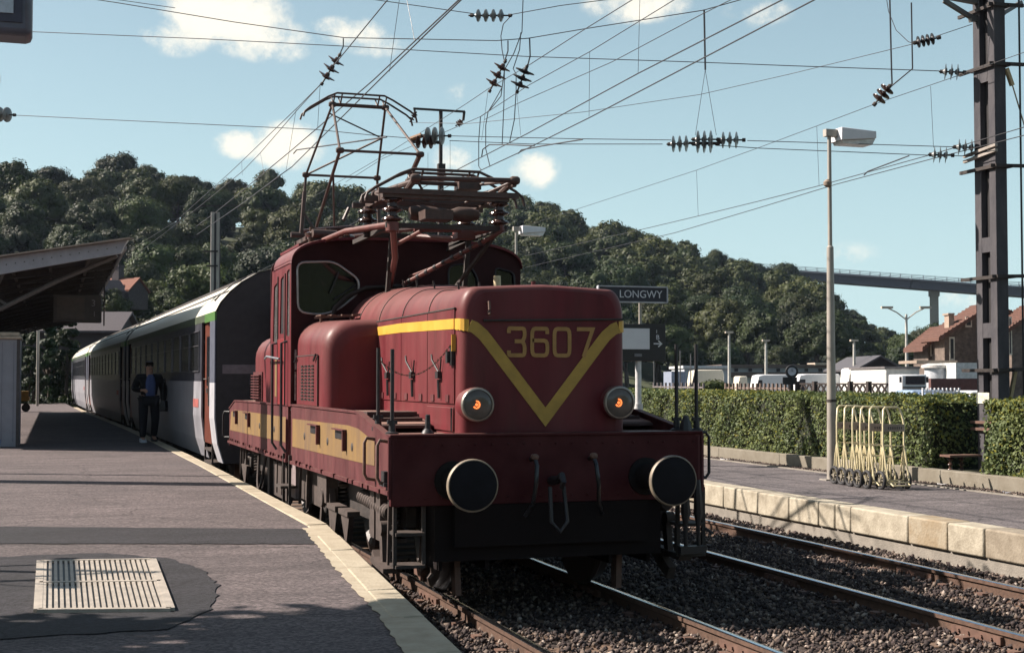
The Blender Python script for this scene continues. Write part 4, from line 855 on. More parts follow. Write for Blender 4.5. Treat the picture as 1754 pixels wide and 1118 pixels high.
# cab side walls with three tall windows
side = [(CY0, 1.55), (CY1, 1.55), (CY1 - .02, 2.6), (CY1 - .12, 3.20), (CY0, 3.20)]
sw = [round_poly([(16.10, 2.30), (16.32, 2.30), (16.30, 3.10), (16.12, 3.10)], .03), round_poly([(16.50, 2.66), (16.78, 2.66), (16.72, 3.08), (16.52, 3.12)], .03), round_poly([(17.0, 2.30), (17.32, 2.34), (17.28, 3.04), (17.02, 3.08)], .03)]
sw = [round_poly([(16.12, 2.36), (16.36, 2.36), (16.34, 3.12), (16.14, 3.14)], .03), round_poly([(16.56, 2.40), (16.86, 2.40), (16.82, 3.06), (16.58, 3.09)], .03), round_poly([(17.05, 2.30), (17.42, 2.32), (17.36, 3.00), (17.08, 3.04)], .03)]
vs, fs = plate_mesh(side, sw, .04)
for s, X0 in ((-1, 2.56), (1, 5.32)):
    m = MB(); m.add([(X0 - s * .02 + z, x, y) for x, y, z in vs], fs); P('cab_side', m, maroon)
    for k, w in enumerate(sw):
        m = MB(); m.prism([(X0 - s * .02, y, z) for y, z in w], (s * .006, 0, 0)); P('side_window', m, mat('dusty_window', (.09, .085, .085), rough=.25) if k != 1 else black)
    m = MB(); q = X0 + s * .002; m.box(*sorted((q, q + s * .010)), 16.44, 16.98, 1.56, 2.34); d_ = P('cab_door', m, mat('redder_door_paint', (.20, .022, .026), rough=.4, var=.25, scale=3), .004)
    m = MB(); m.box(*sorted((q, q + s * .012)), 16.42, 16.44, 1.56, 3.1); m.box(*sorted((q, q + s * .012)), 16.98, 17.0, 1.56, 3.1); P('door_edge', m, grime, parent=d_)
    m = MB(); m.box(*sorted((q, q + s * .004)), 17.06, 17.2, 1.65, 2.1); P('yellow_lettering', m, yellow_d)
    for yy in (16.28, 16.98):
        m = MB(); x = X0 + s * .07; m.tube([(X0, yy, 2.30), (x, yy, 2.28), (x, yy - .02, 1.10), (X0 + s * .02, yy - .05, 1.02)], .016, 8); P('door_handrail', m, black)
    m = MB(); m.tube([(X0 + s * .05, 17.75, 2.12), (X0 + s * .09, 17.3, 2.14), (X0 + s * .06, 16.5, 2.10)], .014, 6); P('side_rail', m, mat('grey_rail', (.14, .15, .17), rough=.5))
# cab roof: barrel shell between front and back, with gutter
rings = []
for y, dz, w in ((CY0 - .07, -.012, 1.0), (CY0 + .1, 0, 1.0), (CY1 - .3, 0, 1.0), (CY1 + .02, -.06, .98)):
    rings.append([(XC + (x - XC) * w * 1.008, y, z + .012 + dz) for x, z in outer[3:-1]] )
m = MB(); m.loft(rings, closed=False, caps=False); inner = [[(p[0], p[1], p[2] - .03) for p in r] for r in rings]; m.loft(inner, closed=False, caps=False)
a_ = rings[0]; c_ = inner[0]; m.add(a_ + c_, [(i, i + 1, len(a_) + i + 1, len(a_) + i) for i in range(len(a_) - 1)]); P('cab_roof', m, maroon)
m = MB(); m.box(2.66, 2.80, CY0 + .1, CY1 - .1, 3.40, 3.43); P('roof_gutter', m, maroon)
m = MB(); m.box(2.6, 5.28, CY0 + .05, CY1 - .05, 1.5, 1.56); m.box(2.62, 3.15, CY0 + .05, CY0 + .35, 1.56, 2.45); m.box(4.75, 5.26, CY0 + .05, CY0 + .35, 1.56, 2.45); m.box(3.3, 4.6, CY0 + .03, CY0 + .2, 1.56, 2.9); P('cab_interior', m, mat('dark_cab_interior', (.05, .045, .045), rough=.7))
m = MB(); m.tube([(3.05, CY0 - .06, 2.78), (3.30, CY0 - .06, 2.95)], .008, 6); m.tube([(3.0, CY0 - .07, 2.85), (3.10, CY0 - .07, 3.10)], .008, 6); P('window_wiper', m, black)
m = MB(); m.tube([(4.70, CY0 - .06, 2.75), (4.55, CY0 - .06, 3.05)], .008, 6); P('window_wiper', m, black)
m = MB(); m.tube([(3.02, 16.18, 2.99), (3.40, 16.2, 2.83)], .020, 8); P('blind_roller', m, mat('pinkish_lever', (.45, .25, .2), rough=.5))
# small walkway bracket over the side hood
m = MB(); a = Vector((2.78, 15.75, 2.555))
for q in (0, .18): m.bar(a + Vector((0, -q, 0)), a + Vector((.55, -q - .25, .03)), .025)
for k in range(5): p = a + Vector((.05 + k * .11, -.02 - k * .05, .02)); m.bar(p + Vector((0, .08, 0)), p + Vector((0, -.25, 0)), .05, .015)
for q in (.05, .4): m.bar(a + Vector((q, -.15, -.10)), a + Vector((q, -.15, .02)), .025)
P('roof_step', m, brown)
m = MB(); m.tube([(3.02, CY0 - .01, 2.53), (3.06, CY0 - .03, 2.68), (3.20, CY0 - .03, 2.82), (3.42, CY0 - .03, 2.92), (3.94, CY0 - .03, 2.96)], [.03, .03, .03, .025, .02], 8); P('hood_seal', m, grime)
# --- bogies and underframe gear
for yc in (13.25, 19.6):
    m = MB()
    for x in (2.86, 5.02):
        m.prism([(x - .04, yc - 1.75, .62), (x - .04, yc - 1.75, .78), (x - .04, yc - .5, .86), (x - .04, yc + .5, .86), (x - .04, yc + 1.75, .78), (x - .04, yc + 1.75, .62), (x - .04, yc + .9, .55), (x - .04, yc - .9, .55)], (.08, 0, 0))
    m.box(2.9, 4.98, yc - .2, yc + .2, .5, .8); bo = P('bogie', m, grime)
    for dy in (-1.12, 1.12):
        m = MB()
        for x, s in ((3.27, -1), (4.61, 1)): m.lathe((x, yc + dy, .60), (s, 0, 0), [(-.03, .60), (0, .615), (.02, .60), (.03, .575), (.10, .57), (.11, .50), (.07, .46), (.07, .2), (.12, .16), (.16, .10)], 28)
        m.tube([(3.2, yc + dy, .6), (4.7, yc + dy, .6)], .09, 10); P('wheelset', m, mat('wheel_steel', (.05, .036, .03), rough=.55, var=.3, scale=9), parent=bo)
        for x, s in ((2.80, -1), (5.08, 1)):
            m = MB(); m.box(x - .10, x + .10, yc + dy - .20, yc + dy + .20, .46, .74); m.lathe((x + s * .10, yc + dy, .60), (s, 0, 0), [(0, .13), (.04, .12), (.05, .08)], 14); P('axle_box', m, grime, .02, parent=bo)
            for q in (-.32, .32):
                m = MB(); pts = [(x + .055 * math.cos(a) , yc + dy + q + .055 * math.sin(a), .50 + a * .0065) for a in np.linspace(0, 6.28 * 7, 7 * 8)]; m.tube(pts, .012, 5); m.box(x - .08, x + .08, yc + dy + q - .08, yc + dy + q + .08, .79, .81); m.box(x - .08, x + .08, yc + dy + q - .08, yc + dy + q + .08, .47, .50); P('coil_spring', m, mat('spring_steel', (.09, .07, .06), rough=.5), parent=bo)
# leaf-spring stacks, brake gear, sandboxes, hangers seen on the platform side
def gear(name, fn, m_=None):
    for s in (1, -1):
        m = MB(); fn(m); 
        if s < 0: m.v = [mir(v) for v in m.v]
        P(name, m, m_ or mat('dusty_gear', (.050, .036, .031), rough=.8, var=.4, scale=15, dust=.25, dustcol=(.12, .085, .07)))
gm2 = mat('dusty_gear', (.050, .036, .031), rough=.8, var=.4, scale=15, dust=.25, dustcol=(.12, .085, .07))
def f1(m):
    for y0 in (12.6,):
        for k in range(13): m.lathe((2.68, y0 - k * .085, .80 - k * .004), (0, -1, 0), [(0, .05), (.02, .068), (.05, .068), (.07, .05)], 12)
gear('spring_stack', f1)
def f2(m):
    for y in (13.55, 12.95): m.prism([(2.62, y - .02, .62), (2.62, y + .42, .60), (2.62, y + .14, .28)], (.05, 0, 0)); m.box(2.60, 2.72, y - .02, y + .42, .58, .63)
gear('sand_hopper', f2, gm2)
def f3(m):
    m.box(2.60, 2.72, 14.0, 14.5, .62, .90); m.bar((2.66, 14.1, .9), (2.66, 13.9, .35), .06, .10); m.bar((2.66, 14.35, .9), (2.66, 14.55, .3), .05, .07); m.lathe((2.62, 14.2, .66), (-1, 0, 0), [(0, .1), (.04, .09)], 14)
gear('brake_hanger', f3, gm2)
def f4(m):
    for y, z in ((11.95, .50), (11.72, .50)): m.box(2.62, 2.70, y - .08, y + .08, z, z + .40)
    m.lathe((2.60, 11.55, .62), (1, 0, 0), [(0, .06), (.08, .06)], 12); m.bar((2.64, 11.6, .62), (2.64, 11.55, .28), .05, .09); m.bar((2.64, 11.35, .9), (2.64, 11.4, .30), .03); m.bar((2.62, 11.75, .34), (2.62, 11.25, .30), .12, .04); m.bar((2.64, 11.9, .35), (2.64, 11.5, .14), .07, .12)
gear('life_guard', f4, gm2)
def f5(m):
    for y in (15.4, 15.9, 16.5, 17.2, 17.6, 20.6, 20.9, 21.2): m.bar((2.66, y, .92), (2.66, y + .05, .45), .03, .03)
    m.box(2.66, 2.9, 16.9, 18.0, .40, .82); m.box(2.64, 2.8, 18.2, 18.35, .3, .9); m.lathe((2.66, 18.6, .55), (-1, 0, 0), [(0, .15), (.05, .14), (.06, .05)], 18); m.prism([(2.62, 20.3, .62), (2.62, 20.9, .62), (2.62, 20.5, .3)], (.05, 0, 0))
    m.tube([(2.62, 18.4, .85), (2.58, 18.5, .5), (2.58, 18.8, .36), (2.60, 19.0, .5), (2.62, 19.05, .85)], .02, 6)
    m.box(2.8, 3.1, 14.9, 16.7, .45, .85)
gear('equipment_box', f5, gm2)
def f6(m):
    for y in (12.2, 14.1): m.bar((3.16, y, .45), (3.16, y + .12, .08), .06, .12); m.box(3.12, 3.22, y, y + .25, .10, .16)
    for y in (11.4,): m.bar((3.2, y, .6), (3.22, y - .02, .06), .05, .12)
gear('rail_guard', f6, brown)

# --- pantographs on the roof
def tubes(name, segs, m_, parent, r=.018, joints=(), jr=.035):
    m = MB()
    for s in segs:
        rr = r
        if isinstance(s[-1], float): rr = s[-1]; s = s[:-1]
        m.tube(s, rr, 8)
    for j in joints: m.lathe((j[0] - .05, j[1], j[2]), (1, 0, 0), [(0, jr * .7), (.02, jr), (.08, jr), (.10, jr * .7)], 10)
    return part(name, m, m_, parent)
def insulator(m, x, y, z0, z1, r=.10, n=4):
    prof = [(0, r * .45)]; h = (z1 - z0)
    for k in range(n): b_ = h * (k + .15) / n; prof += [(b_, r * .45), (b_ + h * .25 / n, r), (b_ + h * .38 / n, r * .95), (b_ + h * .62 / n, r * .5)]
    prof += [(h, r * .45)]; m.lathe((x, y, z0), (0, 0, 1), prof, 18)
RP = tubes('raised_pantograph', [], panto_m, LO) if False else None
hy, hz, hx = 18.9, 5.62, .37
fy, fz, ry, rz, ex = 17.55, 4.77, 20.1, 4.81, .525
ap = [Vector((XC - hx, hy, hz)), Vector((XC + hx, hy, hz))]; fe = [Vector((XC - ex, fy, fz)), Vector((XC + ex, fy, fz))]; rE = [Vector((XC - ex, ry, rz)), Vector((XC + ex, ry, rz))]
bf = [Vector((XC - .50, 19.5, 3.92)), Vector((XC + .50, 19.5, 3.92))]; br = [Vector((XC - .58, 20.15, 3.94)), Vector((XC + .58, 20.15, 3.94))]
segs = [(fe[0], fe[1]), (rE[0], rE[1]), (ap[0], ap[1], .026)]
for k in (0, 1): segs += [(ap[k], fe[k], .017), (ap[k], rE[k], .017)]
RP = tubes('raised_pantograph', segs, panto_m, LO, .018, fe + rE + ap, .04)
tubes('lower_arm', [(fe[0], bf[0], .022), (rE[0], rE[0].lerp(br[0], .28), .02), (rE[0].lerp(br[0], .28), br[0], .032), (rE[1], rE[1].lerp(br[1], .28), .02), (rE[1].lerp(br[1], .28), br[1], .032), (fe[1], fe[1].lerp(bf[1], .3), .034), (fe[1].lerp(bf[1], .3), bf[1], .022), (fe[0].lerp(bf[0], .25), Vector((3.72, 19.5, 3.95)), .014), (rE[0].lerp(br[0], .6), Vector((3.62, 20.0, 3.86)), .018)], panto_m, RP)
tubes('cross_brace', [(rE[0], ap[1].lerp(rE[1], .42), .015), (ap[0].lerp(rE[0], .12), ap[1].lerp(rE[1], .42), .011)], panto_m, RP)
m = MB(); hd = [(-.79, 0, -.24), (-.77, 0, -.17), (-.70, 0, -.11), (-.45, 0, .05), (-.33, 0, .105), (.33, 0, .105), (.45, 0, .05), (.70, 0, -.09), (.77, 0, -.15), (.79, 0, -.24)]
for dy in (-.13, .13): m.tube([(XC + a, hy + dy, hz + .03 + c) for a, b_, c in hd], .014, 8)
for dx in (-.36, -.26, .26, .36):
    m.tube([(XC + dx, hy - .13, hz + .12), (XC + dx, hy, hz), (XC + dx, hy + .13, hz + .12)], .011, 6)
part('collector_head', m, panto_m, RP)
m = MB()
for x in (XC - .55, XC + .55): m.bar((x, 18.9, 3.86), (x, 20.6, 3.86), .06, .06)
for y in (18.9, 19.7, 20.6): m.bar((XC - .6, y, 3.86), (XC + .6, y, 3.86), .05, .05)
for x in (XC - .58, XC + .58): m.lathe((x - .15, 20.15, 3.94), (1, 0, 0), [(0, .04), (.3, .04)], 10)
part('base_frame', m, panto_m, RP)
for x in (XC - .55, XC + .55):
    for y in (19.0, 20.5): m = MB(); insulator(m, x, y, 3.52, 3.84, .10); part('insulator', m, porcelain, RP)
m = MB()
for x in (XC - .55, XC + .55):
    m.bar((x, 18.8, 3.50), (x, 20.7, 3.50), .06, .05)
    for y in (18.8, 20.7): m.bar((x, y, 3.5), (x * .7 + XC * .3, y, 2.6), .05, .05)
m.bar((3.12, 16.5, 3.62), (3.12, 16.5, 3.42), .05); m.bar((3.5, 16.4, 3.70), (3.5, 16.4, 3.45), .04)
P('pantograph_support', m, maroon_d)
# lowered front pantograph
fy2, ry2, xe, Y0 = 13.75, 15.5, .53, 14.62; XP = 3.98
fe2 = [Vector((XP - xe, fy2, 3.90)), Vector((XP + xe, fy2, 3.92))]; re2 = [Vector((XP - xe - .02, ry2, 3.96)), Vector((XP + xe, ry2, 3.96))]
ap2 = [Vector((XP - .37, Y0, 3.98)), Vector((XP + .37, Y0, 3.98))]
FP = tubes('lowered_pantograph', [(fe2[0], fe2[1], .026), (re2[0], re2[1], .026), (ap2[0], ap2[1], .024), (fe2[0], ap2[0], .018), (fe2[1], ap2[1], .018), (re2[0], ap2[0], .018), (re2[1], ap2[1], .018)], panto_m, LO, .02, fe2 + re2 + ap2, .045)
tubes('lower_arm', [(fe2[0], Vector((XP - .5, 14.5, 3.78)), .032), (fe2[1], Vector((XP + .5, 14.5, 3.78)), .032), (re2[0], Vector((XP - .5, 14.75, 3.78)), .032), (re2[1], Vector((XP + .5, 14.75, 3.78)), .032), (fe2[0], Vector((XP - .2, 14.5, 3.78)), .014), (fe2[1], Vector((XP + .2, 14.5, 3.76)), .014), (re2[0], fe2[0] + Vector((.02, 0, -.02)), .03), (re2[1], fe2[1] + Vector((.0, 0, -.05)), .022)], panto_m, FP)
m = MB()
for dy in (-.13, .13): m.tube([(XP + a * 1.12, Y0 + dy, 4.00 + c) for a, b_, c in hd], .016, 8)
for dx in (-.36, -.26, .26, .36): m.tube([(XP + dx, Y0 - .13, 4.09), (XP + dx, Y0, 3.98), (XP + dx, Y0 + .13, 4.09)], .012, 6)
m.box(XP + .15, XP + .40, Y0 - .1, Y0 + .1, 3.92, 4.02)
part('collector_head', m, panto_m, FP)
m = MB()
for x in (3.27, 4.44): m.bar((x, 13.9, 3.78), (x, 15.2, 3.78), .07, .07)
for y in (13.9, 14.55, 14.75, 15.2): m.bar((3.1, y, 3.78), (4.6, y, 3.78), .055, .055)
m.bar((3.15, 13.95, 3.74), (4.5, 13.95, 3.74), .09, .05)
m.tube([(3.05, 15.15, 3.74), (2.98, 15.1, 3.60)], .02, 6); m.lathe((3.55, 14.4, 3.62), (1, 0, 0), [(0, .07), (.12, .09), (.3, .07), (.5, .045)], 12); m.lathe((3.95, 14.2, 3.60), (1, 0, 0), [(0, .05), (.08, .08), (.2, .08), (.3, .05)], 12)
m.box(3.62, 3.92, 14.0, 14.3, 3.52, 3.62); m.tube([(3.3, 14.2, 3.66), (3.8, 14.9, 3.7), (4.3, 14.3, 3.62)], .018, 6)
part('base_frame', m, panto_m, FP)
for x, y in ((3.27, 14.0), (3.24, 15.05), (4.42, 14.0), (4.36, 15.05)): m = MB(); insulator(m, x, y, 3.46, 3.75, .11, 3); part('insulator', m, porcelain, FP)
m = MB(); rp_ = mat('maroon_pipe', (.11, .032, .026), rough=.5, var=.3, dust=.3, dustcol=(.2, .12, .09))
m.tube([(3.27, 14.0, 3.45), (3.05, 15.3, 3.50), (2.95, 16.1, 3.47)], .034, 10); m.lathe((3.27, 14.0, 3.38), (0, 0, 1), [(0, .07), (.09, .07)], 12)
m.tube([(3.28, 14.0, 3.40), (3.42, 14.5, 3.15), (3.70, 15.95, 2.95)], .034, 10)
P('support_strut', m, rp_)
m = MB()
m.tube([(4.42, 14.0, 3.62), (4.44, 13.95, 3.42), (4.36, 14.05, 3.36), (3.80, 15.7, 2.95)], .026, 8); m.tube([(4.44, 13.98, 3.47), (4.1, 14.6, 3.38), (3.75, 15.0, 3.44)], .03, 8); m.tube([(4.2, 14.6, 3.2), (3.9, 15.8, 3.05)], .018, 8)
m.tube([(3.6, 14.1, 3.40), (3.42, 14.6, 3.28)], .022, 8); m.tube([(3.55, 14.2, 3.42), (4.0, 14.2, 3.43), (4.3, 14.6, 3.46)], .02, 8); m.box(4.05, 4.25, 14.3, 14.5, 3.36, 3.46)
P('cable_pipe', m, rp_)
m = MB(); 
for t in np.linspace(.1, .9, 9): p = Vector((4.36, 14.05, 3.36)).lerp(Vector((3.80, 15.7, 2.95)), t); m.lathe(p, (Vector((3.80, 15.7, 2.95)) - Vector((4.36, 14.05, 3.36))), [(0, .033), (.05, .033)], 8)
P('pipe_sleeves', m, black)
m = MB()
for y in (14.0, 15.05): m.bar((3.2, y, 3.44), (4.5, y, 3.44), .06, .05)
for x in (3.27, 4.42): m.bar((x, 14.0, 3.44), (x, 15.9, 3.44), .05, .05)
m.bar((4.42, 15.05, 3.44), (4.42, 16.0, 3.40), .05); m.bar((4.42, 14.05, 3.42), (4.2, 15.0, 2.85), .035)
for x in (3.5, 4.38): m.bar((x, 15.0, 3.44), (x, 15.2, 2.8), .05)
P('front_roof_frame', m, grime)
m = MB()
for k, x in enumerate((2.85, 3.05, 3.3, 3.6, 4.2, 4.6)): m.lathe((x, 16.3 + .1 * k, 3.44), (0, 0, 1), [(0, .05), (.08, .05), (.10, .09), (.13, .09), (.15, .04), (.2, .04)], 10)
m.tube([(2.8, 16.6, 3.62), (3.3, 16.4, 3.66), (3.9, 16.5, 3.66)], .03, 8); m.tube([(3.27, 17.4, 3.62), (4.2, 16.6, 3.7)], .025, 8)
P('roof_gear', m, porcelain)
m = MB(); m.lathe((2.83, 16.2, 3.56), (1, .2, 0), [(0, .05), (.3, .05)], 10); m.lathe((4.45, 16.7, 3.5), (0, 0, 1), [(0, .1), (.12, .08), (.14, .03)], 14); P('roof_tube', m, panto_m)

def split_clusters(o, gap=.02):          # separate pieces of one mesh become parts of their own
    me = o.data; n = len(me.vertices); par = list(range(n))
    def fd(a):
        while par[a] != a: par[a] = par[par[a]]; a = par[a]
        return a
    for e in me.edges: a, b_ = fd(e.vertices[0]), fd(e.vertices[1]); par[a] = b_
    isl = {}
    for i in range(n): isl.setdefault(fd(i), []).append(i)
    L_ = []
    for vs_ in isl.values(): P_ = [me.vertices[i].co for i in vs_]; L_.append([set(vs_), [min(p[k] for p in P_) - gap for k in range(3)], [max(p[k] for p in P_) + gap for k in range(3)]])
    ch_ = True
    while ch_:
        ch_ = False
        for i in range(len(L_)):
            for j in range(len(L_) - 1, i, -1):
                if all(L_[i][1][k] <= L_[j][2][k] and L_[j][1][k] <= L_[i][2][k] for k in range(3)):
                    L_[i][0] |= L_[j][0]; L_[i][1] = [min(a, b_) for a, b_ in zip(L_[i][1], L_[j][1])]; L_[i][2] = [max(a, b_) for a, b_ in zip(L_[i][2], L_[j][2])]; del L_[j]; ch_ = True
    if len(L_) < 2 or len(L_) > 16: return
    sm_ = [f.use_smooth for f in me.polygons]; F_ = [tuple(f.vertices) for f in me.polygons]; V_ = [tuple(v.co) for v in me.vertices]
    for k, (vs_, _a, _b) in enumerate(L_):
        ids_ = sorted(vs_); mp_ = {v: i for i, v in enumerate(ids_)}; ff = [(f, s_) for f, s_ in zip(F_, sm_) if f[0] in vs_]
        nm = bpy.data.meshes.new(o.name); nm.from_pydata([V_[i] for i in ids_], [], [tuple(mp_[i] for i in f) for f, _s in ff]); nm.polygons.foreach_set('use_smooth', [s_ for _f, s_ in ff]); nm.materials.append(me.materials[0]); smooth_angle(nm)
        if k == 0: first = nm
        else: c = o.copy(); c.data = nm; COL.objects.link(c); OFF[c.name] = OFF[o.name]
    o.data = first
SPL = ('equipment_box', 'rail_guard', 'footboard', 'life_guard', 'brake_hanger', 'recess_panel', 'sand_pipe', 'sand_hopper', 'opening_lip', 'window_wiper', 'corner_step', 'roof_tube', 'cable_pipe', 'support_strut', 'pantograph_support', 'deck', 'clip')
for o in list(LO.children_recursive):
    if o.name.split('.')[0] in SPL and not o.children: split_clusters(o)
# ================================================================== COACHES
cw_dark = mat('coach_dark_grey', (.030, .032, .045), rough=.4, var=.15, scale=3, dust=.08)
cw_light = mat('coach_light_grey', (.38, .38, .41), rough=.5, var=.12, scale=2, bump=.03, detail=6)
cw_low = mat('coach_shaded_grey', (.23, .23, .255), rough=.5, var=.2, scale=1.5, detail=7)  # light grey side darkened to carry the canopy's shade
cw_mid = mat('coach_slate_blue', (.09, .10, .135), rough=.45, var=.1)
cw_roof = mat('coach_roof_grey', (.24, .23, .225), rough=.6, col2=(.15, .14, .135), scale=2, stretch=(1, .3, 1))
cw_cream = mat('coach_cream', (.52, .50, .42), rough=.5, var=.08)
cw_green = mat('coach_green', (.07, .17, .045), rough=.45, var=.1)
cw_orange = mat('orange_red_door', (.105, .024, .012), rough=.45, var=.12)
def sec(y, w=1.0, n=0):
    h = [(-1.28, .46), (-1.38, .78), (-1.43, 1.2), (-1.43, 2.80), (-1.42, 2.98), (-1.34, 3.14), (-1.18, 3.33), (-.98, 3.50), (-.74, 3.64), (-.40, 3.75), (0, 3.79)]
    return [(a * w, y, z) for a, z in h], h
def make_coach(L, label):
    t = thing('passenger_coach', label, 'railway coach', (0, 0, 0), 'passenger coaches behind the locomotive')
    h = sec(0)[1]
    def band(name, i0, i1, m_, y0, y1, out=0, sides=(-1, 1)):
        for s in sides:
            m = MB(); A = [(-s * -a - s * 0 if False else s * abs(a) + s * out, z) for a, z in h[i0:i1 + 1]]
            B = [(s * (abs(a) - .03), z) for a, z in h[i0:i1 + 1]]
            for (a, z0), (b_, z1), (c, _), (d, _) in zip(A, A[1:], B, B[1:]): m.prism([(a, y0, z0), (b_, y0, z1), (d, y0, z1), (c, y0, z0)], (0, y1 - y0, 0))
            o = part(name, m, m_, t)
        return o
    band('lower_side', 0, 2, cw_low, 1.75, L - 1.75); band('end_corner', 0, 2, cw_light, .0, .62); band('end_corner', 0, 2, cw_light, L - .62, L)
    m = MB()
    for s in (-1, 1): m.box(*sorted((s * 1.40, s * 1.43)), 1.75, L - 1.75, 1.2, 1.82)
    part('lower_panel', m, cw_low, t)
    for s in (-1, 1):
        for y0, y1 in ((0, .62), (L - .62, L)):
            m = MB(); m.box(*sorted((s * 1.40, s * 1.431)), y0, y1, 1.2, 1.80); part('corner_panel', m, cw_light, t)
            m = MB(); m.box(*sorted((s * 1.40, s * 1.431)), y0, y1, 1.80, 2.84); part('corner_panel', m, cw_mid, t)
            m = MB(); m.box(*sorted((s * 1.40, s * 1.432)), y0, y1 + (.7 if y0 == 0 else 0), 2.84, 2.99); part('green_eave', m, cw_green, t)
        m = MB(); m.box(*sorted((s * 1.39, s * 1.425)), 1.75, L - 1.75, 1.82, 2.86); part('window_band', m, cw_dark, t)
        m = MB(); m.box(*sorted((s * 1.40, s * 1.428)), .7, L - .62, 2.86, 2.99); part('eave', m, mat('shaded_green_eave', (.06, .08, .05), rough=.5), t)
        n = 10; w = (L - 3.9) / n
        for k in range(n):
            y0 = 1.95 + k * w; m = MB(); m.box(*sorted((s * 1.415, s * 1.432)), y0 + .09, y0 + w - .09, 2.02, 2.70); wn_ = part('window', m, coachglass, t)
            m = MB(); q = s * 1.436
            for a, c in (((y0 + .07, 2.0), (y0 + w - .07, 2.0)), ((y0 + w - .07, 2.0), (y0 + w - .07, 2.72)), ((y0 + w - .07, 2.72), (y0 + .07, 2.72)), ((y0 + .07, 2.72), (y0 + .07, 2.0)), ((y0 + .07, 2.46), (y0 + w - .07, 2.46))): m.bar((q, a[0], a[1]), (q, c[0], c[1]), .028, .012)
            part('window_frame', m, mat('window_alu', (.16, .16, .18), rough=.4, metal=.5), t if False else wn_)
        for y0 in (.66, L - 1.70):
            m = MB(); m.box(*sorted((s * 1.33, s * 1.37)), y0, y0 + 1.05, .75, 2.84); d_ = part('door', m, cw_orange, t)
            m = MB(); m.box(*sorted((s * 1.37, s * 1.378)), y0 + .28, y0 + .77, 1.75, 2.6); part('door_window', m, coachglass, d_)
            m = MB(); m.box(*sorted((s * 1.37, s * 1.378)), y0 + .3, y0 + .72, 2.62, 2.74) if False else m.box(*sorted((s * 1.37, s * 1.376)), y0 + .06, y0 + .2, 2.3, 2.5); part('door_sticker', m, yellow, d_)
            m = MB(); m.tube([(s * 1.42, y0 + .15, 1.4), (s * 1.42, y0 + .15, 1.9)], .014, 6); m.tube([(s * 1.42, y0 + .4, 1.86), (s * 1.42, y0 + .8, 1.86)], .012, 6); m.box(*sorted((s * 1.375, s * 1.40)), y0 + .55, y0 + .7, 1.62, 1.70); part('door_handle', m, steel, d_)
            m = MB(); m.box(*sorted((s * 1.05, s * 1.38)), y0 + .05, y0 + 1.0, .40, .44); m.box(*sorted((s * 1.15, s * 1.38)), y0 + .05, y0 + 1.0, .62, .66); m.bar((s * 1.36, y0 + .04, .4), (s * 1.36, y0 + .04, .8), .03); m.bar((s * 1.36, y0 + 1.0, .4), (s * 1.36, y0 + 1.0, .8), .03); part('step', m, grime, t)
        m = MB(); m.box(*sorted((s * 1.432, s * 1.436)), 2.1, 2.9, 1.35, 1.5); part('red_stripe', m, mat('faded_red_lettering', (.30, .08, .07), rough=.6), t)
    # roof with ribs
    m = MB(); A = h[4:]; full = [(a, z) for a, z in A] + [(-a, z) for a, z in A[::-1][1:]]
    m.loft([[(a, y, z) for a, z in full] for y in (0.02, L - .02)], closed=False, caps=False); m.loft([[(a * .97, y, z - .03) for a, z in full] for y in (0.02, L - .02)], closed=False, caps=False); part('roof', m, cw_roof, t)
    m = MB(); e = [(a * 1.004, z + .004) for a, z in full]
    for y0, y1 in ((0, .16), (L - .16, L)): m.loft([[(a, y0, z) for a, z in e], [(a, y1, z) for a, z in e]], closed=False, caps=False)
    part('roof_edge', m, cw_cream, t)
    for s in (-1, 1):
        m = MB(); q = [(abs(a) * s * 1.003, z + .003) for a, z in h[4:8]]; m.loft([[(a, .1, z) for a, z in q], [(a, L - .1, z) for a, z in q]], closed=False, caps=False, smooth=False); part('cantrail', m, cw_cream, t)
    for i in range(6, 11):
        for s in (-1, 1):
            if i == 10 and s > 0: continue
            m = MB(); a, z = h[i]; m.bar((s * abs(a), .15, z + .004), (s * abs(a), L - .15, z + .004), .03, .03); part('roof_rib', m, mat('roof_rib', (.045, .04, .036), rough=.6), t)
    m = MB(); m.tube([(-1.30, 1.05, 3.22), (-.95, 1.03, 3.54), (-.6, 1.0, 3.72)], .02, 6); part('roof_bracket', m, black, t)
    # ends, gangway, underframe, bogies
    prof = [(a, z) for a, z in h] + [(-a, z) for a, z in h[::-1][1:]]
    for y, n_ in ((.0, -1), (L, 1)):
        m = MB(); m.prism([(a * .985, y, z * .997) for a, z in prof], (0, -n_ * .04, 0)); part('end_wall', m, mat('dark_end_wall', (.035, .03, .032), rough=.8, var=.3), t)
        m = MB(); m.box(-.48, .48, *sorted((y, y + n_ * .30)), 1.0, 3.1); part('gangway', m, rubber, t)
        for x in (-.85, .85): m = MB(); m.lathe((x, y, 1.04), (0, n_, 0), [(0, .08), (.25, .08), (.26, .2), (.30, .2)], 16); part('buffer', m, grime, t)
        m = MB(); m.box(-1.3, -.7, y - .005 if n_ < 0 else y, y + (.0 if n_ < 0 else .005), 1.95, 2.1); part('end_plate', m, mat('faded_plate', (.16, .13, .14)), t)
    m = MB(); m.box(-1.2, 1.2, .1, L - .1, .55, .9); m.box(-1.1, -.6, 7, 9.5, .25, .6); m.box(.6, 1.1, 7, 9.5, .25, .6); m.box(-1.1, -.5, 11, 12.4, .3, .6); part('underframe', m, grime, t)
